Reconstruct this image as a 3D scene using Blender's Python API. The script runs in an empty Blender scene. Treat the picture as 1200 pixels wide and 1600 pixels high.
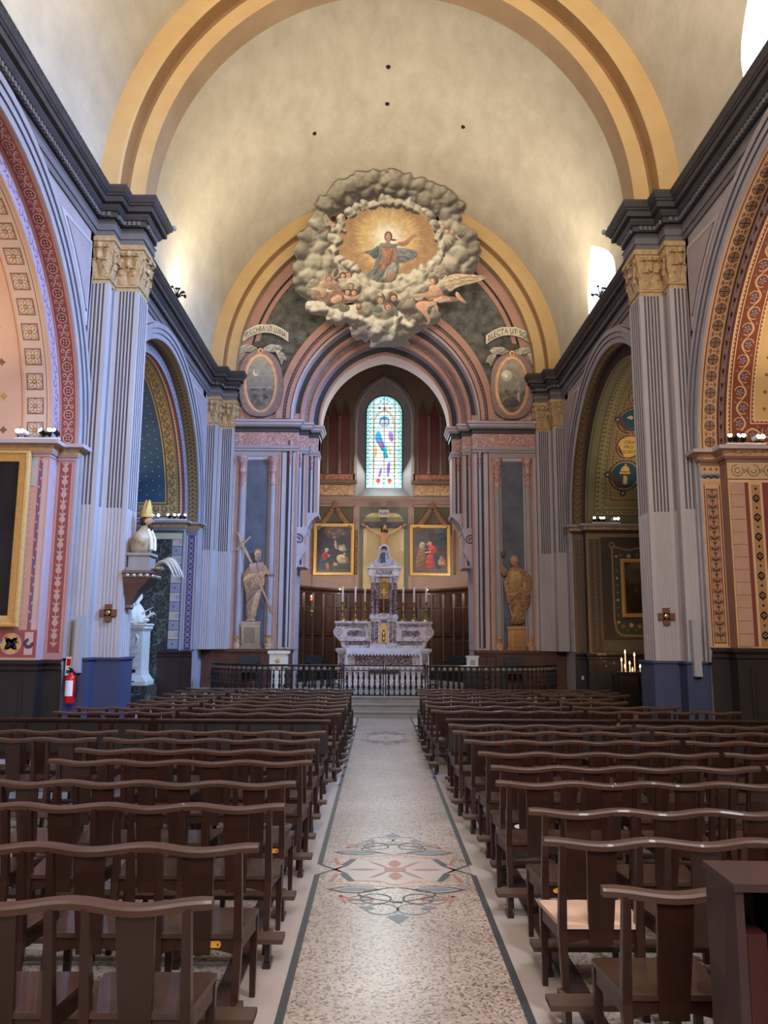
import bpy, bmesh, math, random
import numpy as np
from mathutils import Vector, Matrix
from math import sin, cos, pi, sqrt, radians, atan2

scn = bpy.context.scene
COL = scn.collection
random.seed(7)
RNG = np.random.default_rng(11)

# ------------------------------------------------------------------ camera
CAM_F, CAM_P, CAM_YAW, CAM_ROLL = 1240.0, .1565, .0052, .0065
CAM_C = Vector((-.131, 0, 1.7))
_cp, _sp = cos(CAM_P), sin(CAM_P)
_fw = Vector((sin(CAM_YAW) * _cp, cos(CAM_YAW) * _cp, _sp))
_rt = Vector((cos(CAM_YAW), -sin(CAM_YAW), 0))
_up = _rt.cross(_fw)
_r2 = _rt * cos(CAM_ROLL) + _up * sin(CAM_ROLL)
_u2 = _up * cos(CAM_ROLL) - _rt * sin(CAM_ROLL)
cd = bpy.data.cameras.new('camera')
cd.sensor_fit = 'VERTICAL'
cd.sensor_height = 24
cd.lens = 24 * CAM_F / 1600
cd.clip_start, cd.clip_end = .05, 200
cam = bpy.data.objects.new('camera', cd)
COL.objects.link(cam)
cam.matrix_world = Matrix(((_r2.x, _u2.x, -_fw.x, CAM_C.x), (_r2.y, _u2.y, -_fw.y, CAM_C.y),
                           (_r2.z, _u2.z, -_fw.z, CAM_C.z), (0, 0, 0, 1)))
scn.camera = cam

# ------------------------------------------------------------------ world, lights, exposure
w = bpy.data.worlds.new('sky')
scn.world = w
w.use_nodes = True
w.node_tree.nodes['Background'].inputs[0].default_value = (.55, .70, 1.0, 1)
w.node_tree.nodes['Background'].inputs[1].default_value = 1.0


def area(name, loc, target, sx, sy, power, color, spread=180):
    l = bpy.data.lights.new(name, 'AREA')
    l.shape = 'RECTANGLE'
    l.size, l.size_y = sx, sy
    l.energy = power
    l.color = color
    l.spread = radians(spread)
    o = bpy.data.objects.new(name, l)
    COL.objects.link(o)
    o.location = loc
    d = Vector(target) - Vector(loc)
    o.rotation_euler = d.to_track_quat('-Z', 'Y').to_euler()
    return o


WARM = (1.0, .88, .68)
DAY = (.20, .43, 1.0)
# facade window and doors of the nave behind the camera, and an added fill
area('facade_window_light', (0, -4.6, 8.6), (0, 14, 3.0), 4.0, 4.0, 640, (1.0, .95, .93))
area('clerestory_level_light', (4.6, .4, 10.0), (-2.0, 5.5, 0), 2.0, 2.0, 300, (.85, .90, 1.0), 130)  # added fill from above, at clerestory height; no window stands there
# daylight through the two clerestory windows in the right side of the vault
area('clerestory_level_light', (4.9, 8.4, 9.7), (-4.6, 11.8, 3.2), 1.9, 2.0, 470, DAY, 84)
area('clerestory_level_light', (4.9, 16.3, 9.7), (-4.4, 18.9, 3.0), 1.9, 2.0, 380, DAY, 84)
# daylight through the stained glass of the choir
area('choir_window_light', (0, 26.0, 8.4), (0, 18, 1.5), 1.1, 3.0, 110, (.85, .97, 1.0))
# strip lights hidden on the ledge of the nave cornice, washing the vault
for s in (-1, 1):
    for (ya, yb, e) in ((3.2, 11.0, 165), (13.3, 20.0, 125)):
        area('cornice_strip_light', (s * 4.60, (ya + yb) / 2, 8.80), (s * 4.3, (ya + yb) / 2, 12.5),
             .06, yb - ya, e, WARM, 180)
    area('cornice_strip_light', (s * 4.2, -.2, 8.9), (s * 1.0, .4, 13), .5, 5.0, 60, WARM, 170)
scn.view_settings.view_transform = 'Standard'
scn.view_settings.look = 'None'
scn.view_settings.gamma = 1
scn.view_settings.use_curve_mapping = False
scn.view_settings.exposure = 1.0
scn.cycles.max_bounces = 8
scn.cycles.diffuse_bounces = 5
scn.cycles.glossy_bounces = 3
scn.cycles.sample_clamp_indirect = 6.0
scn.cycles.caustics_reflective = False
scn.cycles.caustics_refractive = False


# ------------------------------------------------------------------ materials
def S(r, g, b):
    f = lambda c: ((c / 255) / 12.92) if c / 255 <= .04045 else (((c / 255) + .055) / 1.055) ** 2.4
    return (f(r), f(g), f(b))


def mat(name, col, rough=.7, col2=None, nscale=6.0, namt=.5, bump=0.0, bscale=None, metal=0.0,
        spec=.4, emit=None, estr=0.0, stretch=(1, 1, 1), detail=6.0, coat=0.0):
    m = bpy.data.materials.new(name)
    m.use_nodes = True
    nt = m.node_tree
    b = nt.nodes['Principled BSDF']
    b.inputs['Base Color'].default_value = (*col, 1)
    b.inputs['Roughness'].default_value = rough
    b.inputs['Metallic'].default_value = metal
    b.inputs['Specular IOR Level'].default_value = spec
    if coat:
        b.inputs['Coat Weight'].default_value = coat
    if emit:
        b.inputs['Emission Color'].default_value = (*emit, 1)
        b.inputs['Emission Strength'].default_value = estr
    if col2 or bump:
        tc = nt.nodes.new('ShaderNodeTexCoord')
        mp = nt.nodes.new('ShaderNodeMapping')
        mp.inputs['Scale'].default_value = stretch
        nt.links.new(tc.outputs['Object'], mp.inputs[0])
        nz = nt.nodes.new('ShaderNodeTexNoise')
        nz.inputs['Scale'].default_value = nscale
        nz.inputs['Detail'].default_value = detail
        nz.inputs['Roughness'].default_value = .62
        nt.links.new(mp.outputs[0], nz.inputs['Vector'])
    if col2:
        cr = nt.nodes.new('ShaderNodeValToRGB')
        cr.color_ramp.elements[0].position = .5 - namt / 2
        cr.color_ramp.elements[1].position = .5 + namt / 2
        cr.color_ramp.elements[0].color = (*col, 1)
        cr.color_ramp.elements[1].color = (*col2, 1)
        nt.links.new(nz.outputs[0], cr.inputs[0])
        nt.links.new(cr.outputs[0], b.inputs['Base Color'])
    if bump:
        nb = nz
        if bscale:
            nb = nt.nodes.new('ShaderNodeTexNoise')
            nb.inputs['Scale'].default_value = bscale
            nb.inputs['Detail'].default_value = 5
            nt.links.new(mp.outputs[0], nb.inputs['Vector'])
        bp = nt.nodes.new('ShaderNodeBump')
        bp.inputs['Strength'].default_value = bump
        bp.inputs['Distance'].default_value = .02
        nt.links.new(nb.outputs[0], bp.inputs['Height'])
        nt.links.new(bp.outputs[0], b.inputs['Normal'])
    return m


def marble(name, base, vein, vscale=2.2, width=.10, rough=.3, col3=None, dist=2.5):
    """stone with veins: distorted wave bands over a cloudy ground"""
    m = mat(name, base, rough, col3 or tuple(c * .82 for c in base), vscale * 1.3, .6)
    nt = m.node_tree
    b = nt.nodes['Principled BSDF']
    old = b.inputs['Base Color'].links[0].from_socket
    tc = [n for n in nt.nodes if n.type == 'TEX_COORD'][0]
    nz = nt.nodes.new('ShaderNodeTexNoise')
    nz.inputs['Scale'].default_value = vscale
    nz.inputs['Detail'].default_value = 8
    nz.inputs['Distortion'].default_value = dist
    nt.links.new(tc.outputs['Object'], nz.inputs['Vector'])
    sub = nt.nodes.new('ShaderNodeMath'); sub.operation = 'SUBTRACT'; sub.inputs[1].default_value = .5
    ab = nt.nodes.new('ShaderNodeMath'); ab.operation = 'ABSOLUTE'
    nt.links.new(nz.outputs[0], sub.inputs[0]); nt.links.new(sub.outputs[0], ab.inputs[0])
    cr = nt.nodes.new('ShaderNodeValToRGB')
    cr.color_ramp.elements[0].color = (1, 1, 1, 1); cr.color_ramp.elements[0].position = width * .25
    cr.color_ramp.elements[1].color = (0, 0, 0, 1); cr.color_ramp.elements[1].position = width
    nt.links.new(ab.outputs[0], cr.inputs[0])
    mx = nt.nodes.new('ShaderNodeMixRGB')
    mx.inputs[2].default_value = (*vein, 1)
    nt.links.new(cr.outputs[0], mx.inputs[0]); nt.links.new(old, mx.inputs[1])
    nt.links.new(mx.outputs[0], b.inputs['Base Color'])
    return m


def attr_mat(name, rough=.7, emit=0.0, spec=.3):
    m = bpy.data.materials.new(name)
    m.use_nodes = True
    nt = m.node_tree
    b = nt.nodes['Principled BSDF']
    at = nt.nodes.new('ShaderNodeAttribute')
    at.attribute_name = 'col'
    nt.links.new(at.outputs['Color'], b.inputs['Base Color'])
    b.inputs['Roughness'].default_value = rough
    b.inputs['Specular IOR Level'].default_value = spec
    if emit:
        nt.links.new(at.outputs['Color'], b.inputs['Emission Color'])
        b.inputs['Emission Strength'].default_value = emit
    return m


def wood(name, c1, c2, rough=.4, scale=5.0, stretch=(1, 1, .12), coat=.15):
    return mat(name, c1, rough, c2, scale, .55, .08, scale * 5, stretch=stretch, coat=coat, spec=.45)


M = {}
M['vault'] = mat('vault_plaster', S(208, 199, 178), .9, S(184, 174, 153), 2.4, .42, .7, 11.0, stretch=(1, .5, .7), detail=9)
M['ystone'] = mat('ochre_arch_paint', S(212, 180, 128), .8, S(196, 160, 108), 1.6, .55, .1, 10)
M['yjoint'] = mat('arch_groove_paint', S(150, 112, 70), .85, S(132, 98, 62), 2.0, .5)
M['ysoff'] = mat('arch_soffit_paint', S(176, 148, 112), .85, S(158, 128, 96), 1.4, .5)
M['pil'] = mat('pilaster_grey_paint', S(186, 178, 176), .75, S(166, 157, 154), 2.2, .6, .12, 14, stretch=(1, 1, .3))
M['pil2'] = mat('wall_grey_paint', S(174, 162, 160), .8, S(156, 144, 142), 1.8, .5)
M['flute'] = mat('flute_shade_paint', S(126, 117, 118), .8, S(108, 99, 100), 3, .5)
M['arc'] = mat('archivolt_paint', S(172, 164, 164), .75, S(152, 144, 144), 2.2, .5)
M['arcd'] = mat('archivolt_line_paint', S(88, 82, 88), .8)
M['corn'] = mat('cornice_dark_paint', S(78, 72, 70), .6, S(60, 55, 54), 4, .5)
M['cornl'] = mat('cornice_light_paint', S(120, 114, 112), .7, S(104, 98, 96), 4, .5)
M['ochre'] = mat('capital_ochre_gold', S(208, 176, 128), .6, S(162, 128, 84), 14, .5, .6, 30)
M['socle'] = mat('socle_blue_paint', S(66, 72, 100), .6, S(56, 62, 88), 2, .5)
M['wood'] = wood('panel_wood_dark', S(58, 38, 32), S(42, 27, 23), .45)
M['woodb'] = wood('panel_wood_black', S(44, 36, 34), S(30, 25, 24), .5)
M['woodr'] = wood('panel_wood_red', S(104, 62, 44), S(74, 42, 30), .4)
M['pink'] = mat('pink_paint', S(196, 152, 132), .75, S(180, 134, 116), 2.5, .5)
M['pinkl'] = mat('lilac_paint', S(198, 182, 180), .75, S(180, 164, 162), 2.5, .5)
M['pinkm'] = marble('pink_marble', S(184, 134, 122), S(206, 172, 158), 3.5, .05, .5, S(164, 112, 102))
M['bluem'] = mat('slate_blue_marble_paint', S(104, 106, 114), .6, S(72, 75, 84), 2.2, .5, detail=10)
M['greenm'] = mat('grey_green_marble_paint', S(124, 122, 112), .7, S(60, 60, 56), 4.2, .36, detail=10)
M['maroon'] = mat('maroon_panel_paint', S(112, 62, 58), .7, S(90, 48, 46), 3, .5)
M['redb'] = marble('red_marble_paint', S(150, 86, 66), S(186, 124, 96), 4, .1, .5)
M['tan'] = marble('tan_marble_paint', S(176, 128, 92), S(206, 168, 128), 4, .1, .5)
M['mauve'] = mat('apse_mauve_paint', S(164, 138, 126), .8, S(146, 121, 110), 1.5, .5)
M['apse'] = mat('apse_brown_paint', S(132, 112, 96), .8, S(112, 94, 80), 1.8, .5)
M['apsed'] = mat('apse_olive_paint', S(96, 88, 70), .8, S(74, 66, 54), 2.5, .5)
M['niche'] = mat('niche_cream_paint', S(206, 188, 146), .8, S(180, 160, 118), 2.2, .6, detail=8)
M['nicheg'] = mat('niche_border_grey', S(112, 112, 100), .8, S(92, 94, 84), 3, .5)
M['gold'] = mat('gilt_frame', S(226, 184, 112), .38, S(200, 152, 82), 20, .5, .2, 40, metal=.25, spec=.5)
M['goldp'] = mat('gold_paint', S(206, 170, 92), .6)
M['brass'] = mat('brass', S(196, 164, 104), .34, S(146, 116, 70), 20, .5, metal=.8)
M['wmar'] = marble('white_veined_marble', S(226, 216, 214), S(160, 138, 140), 1.6, .03, .3, S(206, 196, 196))
M['pmar'] = marble('purple_breccia_marble', S(124, 94, 99), S(182, 162, 164), 5.0, .06, .25, S(70, 42, 46))
M['statue'] = mat('white_statue_stone', S(240, 228, 206), .6, S(224, 210, 188), 5, .5)
M['pedes'] = mat('pale_pedestal_stone', S(222, 212, 194), .65, S(204, 192, 174), 4, .5)
M['dmar'] = marble('dark_green_marble', S(64, 64, 56), S(110, 110, 98), 3.2, .035, .3, S(44, 44, 40))
M['iron'] = mat('black_iron', S(40, 36, 36), .45, metal=.4)
M['black'] = mat('black_plastic', S(24, 22, 24), .5)
M['white'] = mat('white_enamel', S(226, 224, 224), .4)
M['speak'] = mat('speaker_grey_enamel', S(162, 160, 162), .5)
M['cloth'] = mat('white_linen', S(226, 222, 232), .85, S(208, 204, 216), 10, .5)
M['wax'] = mat('candle_wax', S(240, 232, 214), .5)
M['red'] = mat('red_enamel', S(196, 22, 30), .3)
M['chair'] = wood('chair_wood', S(56, 29, 18), S(33, 17, 11), .38, 5, (1, 1, .2), .25)
M['rail'] = wood('chair_rail_worn_wood', S(88, 61, 45), S(60, 40, 29), .46, 7, (.15, 1, 1), .1)
M['seat'] = wood('chair_seat_wood', S(76, 52, 39), S(52, 34, 25), .38, 6, (1, .2, 1), .3)
M['kneel'] = wood('kneeler_wood', S(92, 68, 54), S(66, 47, 37), .55, 6, (.15, 1, 1), 0)
M['pale'] = mat('pale_seat_board', S(222, 186, 164), .6, S(204, 166, 144), 4, .5)
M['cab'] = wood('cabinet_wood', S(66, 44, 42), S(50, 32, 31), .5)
M['cabr'] = wood('cabinet_red_back', S(72, 25, 19), S(52, 17, 13), .6)
M['bulb'] = mat('lamp_lens', (1, 1, 1), .3, emit=(1, .95, .85), estr=22)
M['bulbc'] = mat('lamp_lens_cool', (1, 1, 1), .3, emit=(.9, .95, 1), estr=14)
M['flame'] = mat('flame', (1, .8, .5), .5, emit=(1, .62, .28), estr=9)
M['rflame'] = mat('red_lamp_glass', (.6, .05, .02), .2, emit=(1, .12, .05), estr=1.2)
M['daypane'] = mat('clerestory_frosted_glass', (.9, .95, 1), .3, emit=(.86, .93, 1), estr=5.5)
M['skin'] = mat('carved_flesh_paint', S(186, 142, 108), .6, S(164, 120, 88), 8, .5)
M['hair'] = mat('dark_hair_paint', S(56, 40, 32), .7)
M['crossw'] = mat('crucifix_wood', S(88, 82, 88), .6, S(70, 64, 70), 5, .5)
M['slate'] = mat('slate_band_paint', S(70, 71, 78), .7, S(54, 55, 62), 4, .5)
M['splay'] = mat('window_splay_grey', S(126, 116, 116), .8, S(108, 99, 100), 3, .5)
M['bustb'] = mat('grey_bust_base', S(158, 150, 144), .6, S(136, 128, 124), 5, .5)
M['silver'] = mat('dull_silver_leaf', S(196, 188, 176), .45, S(166, 158, 148), 8, .5, metal=.3)
M['brk'] = wood('bracket_brown_paint', S(126, 98, 84), S(96, 72, 62), .5)
M['stall'] = wood('stall_walnut', S(80, 50, 37), S(56, 35, 26), .4)
M['bead'] = mat('grey_bead_metal', S(150, 140, 132), .45, metal=.3)
M['orange'] = mat('orange_tag_enamel', S(214, 150, 60), .5)
M['paper'] = mat('white_paper', S(226, 224, 226), .8)
M['plaq'] = mat('brown_cross_wood', S(112, 72, 52), .5)
M['step'] = mat('step_stone', S(158, 150, 140), .6, S(134, 126, 116), 3, .6, .08, 12)
M['line'] = mat('paint_line_dark', S(60, 50, 56), .8)
M['lead'] = mat('window_lead', S(30, 34, 40), .6)
MUR = attr_mat('mural_paint', .75)
OIL = attr_mat('oil_paint', .35, spec=.4)
GLASS = attr_mat('stained_glass', .2, emit=.52)


# ------------------------------------------------------------------ object helpers
def tag(o, label=None, cat=None, group=None, kind=None):
    if label: o['label'] = label
    if cat: o['category'] = cat
    if group: o['group'] = group
    if kind: o['kind'] = kind
    return o


def empty(name, loc=(0, 0, 0), rz=0, label=None, cat=None, group=None, parent=None):
    o = bpy.data.objects.new(name, None)
    COL.objects.link(o)
    o.location = loc
    o.rotation_euler = (0, 0, rz)
    o.empty_display_size = .2
    if parent: o.parent = parent
    return tag(o, label, cat, group)


def linkmesh(name, me, parent=None, loc=(0, 0, 0), rz=0):
    o = bpy.data.objects.new(name, me)
    COL.objects.link(o)
    if parent: o.parent = parent
    o.location = loc
    o.rotation_euler = (0, 0, rz)
    return o


def copy_tree(o, parent=None):
    c = o.copy()
    COL.objects.link(c)
    c.parent = parent
    for ch in o.children:
        copy_tree(ch, c)
    return c


class MB:
    def __init__(self):
        self.v, self.f, self.m = [], [], []

    def add(self, vs, fs, mi=0):
        n = len(self.v)
        self.v.extend([tuple(p) for p in vs])
        self.f.extend([tuple(i + n for i in q) for q in fs])
        self.m.extend([mi] * len(fs))
        return self

    def box(self, x0, x1, y0, y1, z0, z1, mi=0):
        if x0 > x1: x0, x1 = x1, x0
        v = [(x0, y0, z0), (x1, y0, z0), (x1, y1, z0), (x0, y1, z0), (x0, y0, z1), (x1, y0, z1), (x1, y1, z1), (x0, y1, z1)]
        return self.add(v, [(0, 3, 2, 1), (4, 5, 6, 7), (0, 1, 5, 4), (1, 2, 6, 5), (2, 3, 7, 6), (3, 0, 4, 7)], mi)

    def beam(self, a, b, w, d, mi=0, up=(0, 0, 1)):
        a, b = Vector(a), Vector(b)
        t = (b - a).normalized()
        u = Vector(up)
        if abs(t.dot(u)) > .95: u = Vector((0, 1, 0))
        sd = t.cross(u).normalized()
        u = sd.cross(t)
        sd, u = sd * w / 2, u * d / 2
        v = [a - sd - u, a + sd - u, a + sd + u, a - sd + u, b - sd - u, b + sd - u, b + sd + u, b - sd + u]
        return self.add(v, [(0, 1, 2, 3), (7, 6, 5, 4), (0, 4, 5, 1), (1, 5, 6, 2), (2, 6, 7, 3), (3, 7, 4, 0)], mi)

    def prism(self, poly, fn, d0, d1, mi=0, caps=True):
        """extrude a 2D polygon; fn(a, b, d) -> xyz"""
        n = len(poly)
        v = [fn(a, b, d0) for a, b in poly] + [fn(a, b, d1) for a, b in poly]
        f = [(i, (i + 1) % n, n + (i + 1) % n, n + i) for i in range(n)]
        if caps:
            f += [tuple(range(n))[::-1], tuple(range(n, 2 * n))]
        return self.add(v, f, mi)

    def lathe(self, prof, c=(0, 0, 0), seg=16, mi=0, sx=1, sy=1):
        v, f = [], []
        for r, z in prof:
            for k in range(seg):
                a = 2 * pi * k / seg
                v.append((c[0] + r * cos(a) * sx, c[1] + r * sin(a) * sy, c[2] + z))
        for i in range(len(prof) - 1):
            for k in range(seg):
                k2 = (k + 1) % seg
                f.append((i * seg + k, i * seg + k2, (i + 1) * seg + k2, (i + 1) * seg + k))
        f.append(tuple(range(seg))[::-1])
        f.append(tuple((len(prof) - 1) * seg + k for k in range(seg)))
        return self.add(v, f, mi)

    def tube(self, pts, r, seg=8, mi=0, closed=False):
        pts = [Vector(p) for p in pts]
        n = len(pts)
        v, f = [], []
        u = None
        for i, p in enumerate(pts):
            if closed:
                t = (pts[(i + 1) % n] - pts[i - 1]).normalized()
            else:
                t = (pts[min(i + 1, n - 1)] - pts[max(i - 1, 0)]).normalized()
            if u is None:
                u = t.orthogonal().normalized()
            u = (u - t * u.dot(t)).normalized()
            w_ = t.cross(u)
            rr = r[i] if hasattr(r, '__len__') else r
            for k in range(seg):
                a = 2 * pi * k / seg
                v.append(p + u * (rr * cos(a)) + w_ * (rr * sin(a)))
        for i in range(n if closed else n - 1):
            j = (i + 1) % n
            for k in range(seg):
                k2 = (k + 1) % seg
                f.append((i * seg + k, i * seg + k2, j * seg + k2, j * seg + k))
        if not closed:
            f.append(tuple(range(seg))[::-1])
            f.append(tuple((n - 1) * seg + k for k in range(seg)))
        return self.add(v, f, mi)

    def ell(self, c, rx, ry, rz, seg=14, rings=8, mi=0, R=None):
        v, f = [], []
        for i in range(rings + 1):
            th = pi * i / rings
            for k in range(seg):
                a = 2 * pi * k / seg
                p = Vector((rx * sin(th) * cos(a), ry * sin(th) * sin(a), rz * cos(th)))
                if R: p = R @ p
                v.append(p + Vector(c))
        for i in range(rings):
            for k in range(seg):
                k2 = (k + 1) % seg
                f.append((i * seg + k, (i + 1) * seg + k, (i + 1) * seg + k2, i * seg + k2))
        return self.add(v, f, mi)

    def grid(self, fn, nu, nv, mi=0):
        v = [fn(i / nu, j / nv) for j in range(nv + 1) for i in range(nu + 1)]
        f = [(j * (nu + 1) + i, j * (nu + 1) + i + 1, (j + 1) * (nu + 1) + i + 1, (j + 1) * (nu + 1) + i)
             for j in range(nv) for i in range(nu)]
        return self.add(v, f, mi)

    def strip(self, rows, mi=0, closed=False):
        """rows: list of equally long point lists"""
        n = len(rows[0])
        v = [p for r in rows for p in r]
        f = []
        for j in range(len(rows) - 1):
            for i in range(n if closed else n - 1):
                i2 = (i + 1) % n
                f.append((j * n + i, j * n + i2, (j + 1) * n + i2, (j + 1) * n + i))
        mis = mi if isinstance(mi, list) else [mi] * (len(rows) - 1)
        b = len(self.f)
        self.add(v, f, 0)
        k = n if closed else n - 1
        for j in range(len(rows) - 1):
            for i in range(k):
                self.m[b + j * k + i] = mis[j]
        return self

    def mesh(self, name, mats, smooth=True, recalc=True, angle=38):
        me = bpy.data.meshes.new(name)
        me.from_pydata(self.v, [], self.f)
        if not isinstance(mats, (list, tuple)): mats = [mats]
        for m in mats: me.materials.append(m)
        me.polygons.foreach_set('material_index', self.m)
        if recalc:
            bm = bmesh.new()
            bm.from_mesh(me)
            bmesh.ops.recalc_face_normals(bm, faces=bm.faces)
            bm.to_mesh(me)
            bm.free()
        if smooth:
            me.polygons.foreach_set('use_smooth', [True] * len(me.polygons))
            me.set_sharp_from_angle(angle=radians(angle))
        me.update()
        return me

    def build(self, name, mats, parent=None, loc=(0, 0, 0), rz=0, **k):
        return linkmesh(name, self.mesh(name, mats, **k), parent, loc, rz)


def struct(name, label, cat='wall'):
    o = empty(name)
    tag(o, label, cat, None, 'structure')
    return o


def sweep_path(mb, path, prof, mi=0, out=1):
    """path [(x, y)], prof [(offset, z)]; offset goes to the right (out=1) of the direction of travel, mitred"""
    n = len(path)
    rows = []
    P = [Vector((p[0], p[1])) for p in path]
    for i in range(n):
        d0 = (P[i] - P[i - 1]).normalized() if i else (P[1] - P[0]).normalized()
        d1 = (P[i + 1] - P[i]).normalized() if i < n - 1 else d0
        n0 = Vector((d0.y, -d0.x)) * out
        n1 = Vector((d1.y, -d1.x)) * out
        m = n0 + n1
        m = m / max(.3, m.dot(n0)) if m.length > 1e-6 else n0
        rows.append([(P[i].x + m.x * o, P[i].y + m.y * o, z) for o, z in prof])
    mb.strip(rows, mi)
    return mb


class Decal:
    """flat painted ornament laid on a surface; fn(s, t, h) -> xyz with h the height above it"""
    def __init__(self, fn):
        self.fn, self.mb, self.lay = fn, MB(), .0025

    def poly(self, pts, mi, h=1):
        self.mb.add([self.fn(s, t, h * self.lay) for s, t in pts], [tuple(range(len(pts)))], mi)

    def rect(self, s0, s1, t0, t1, mi, h=1, n=1):
        for i in range(n):
            a, b = s0 + (s1 - s0) * i / n, s0 + (s1 - s0) * (i + 1) / n
            self.poly([(a, t0), (b, t0), (b, t1), (a, t1)], mi, h)

    def disc(self, s, t, r, mi, h=1, n=16):
        self.poly([(s + r * cos(2 * pi * k / n), t + r * sin(2 * pi * k / n)) for k in range(n)], mi, h)

    def ring(self, s, t, r0, r1, mi, h=1, n=18):
        for k in range(n):
            a, b = 2 * pi * k / n, 2 * pi * (k + 1) / n
            self.poly([(s + r0 * cos(a), t + r0 * sin(a)), (s + r1 * cos(a), t + r1 * sin(a)),
                       (s + r1 * cos(b), t + r1 * sin(b)), (s + r0 * cos(b), t + r0 * sin(b))], mi, h)

    def stroke(self, pts, w, mi, h=1):
        for i in range(len(pts) - 1):
            (a, b), (c, d) = pts[i], pts[i + 1]
            L = math.hypot(c - a, d - b) or 1e-6
            nx, ny = -(d - b) / L * w / 2, (c - a) / L * w / 2
            self.poly([(a + nx, b + ny), (c + nx, d + ny), (c - nx, d - ny), (a - nx, b - ny)], mi, h)

    def leaf(self, s, t, ang, L, w, mi, h=1):
        ca, sa = cos(ang), sin(ang)
        out = []
        for u, vv in ((0, 0), (.25, .8), (.5, 1), (.75, .7), (1, 0), (.75, -.7), (.5, -1), (.25, -.8)):
            a, b = u * L, vv * w / 2
            out.append((s + a * ca - b * sa, t + a * sa + b * ca))
        self.poly(out, mi, h)

    def arc(self, s, t, r, a0, a1, w, mi, h=1, n=10):
        self.stroke([(s + r * cos(a0 + (a1 - a0) * k / n), t + r * sin(a0 + (a1 - a0) * k / n)) for k in range(n + 1)], w, mi, h)

    def build(self, name, mats, parent=None):
        o = self.mb.build(name, mats, parent, smooth=False, recalc=False)
        return o


# ------------------------------------------------------------------ painted canvases (flat pictures)
def box_blur(a, r):
    r = int(r)
    if r < 1: return a
    for ax in (0, 1):
        c = np.cumsum(np.concatenate([np.repeat(np.take(a, [0], ax), r + 1, ax), a, np.repeat(np.take(a, [-1], ax), r, ax)], ax), ax)
        n = a.shape[ax]
        a = (np.take(c, range(2 * r + 1, 2 * r + 1 + n), ax) - np.take(c, range(0, n), ax)) / (2 * r + 1)
    return a


def vnoise(h, w, cell, seed=0):
    r = np.random.default_rng(seed)
    gh, gw = int(h / cell) + 3, int(w / cell) + 3
    g = r.random((gh, gw))
    y, x = np.arange(h) / cell, np.arange(w) / cell
    yi, xi = y.astype(int), x.astype(int)
    fy, fx = (y - yi)[:, None], (x - xi)[None]
    fy, fx = fy * fy * (3 - 2 * fy), fx * fx * (3 - 2 * fx)
    a = g[yi][:, xi]; b = g[yi][:, xi + 1]; c = g[yi + 1][:, xi]; d = g[yi + 1][:, xi + 1]
    return (a * (1 - fx) + b * fx) * (1 - fy) + (c * (1 - fx) + d * fx) * fy


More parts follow.
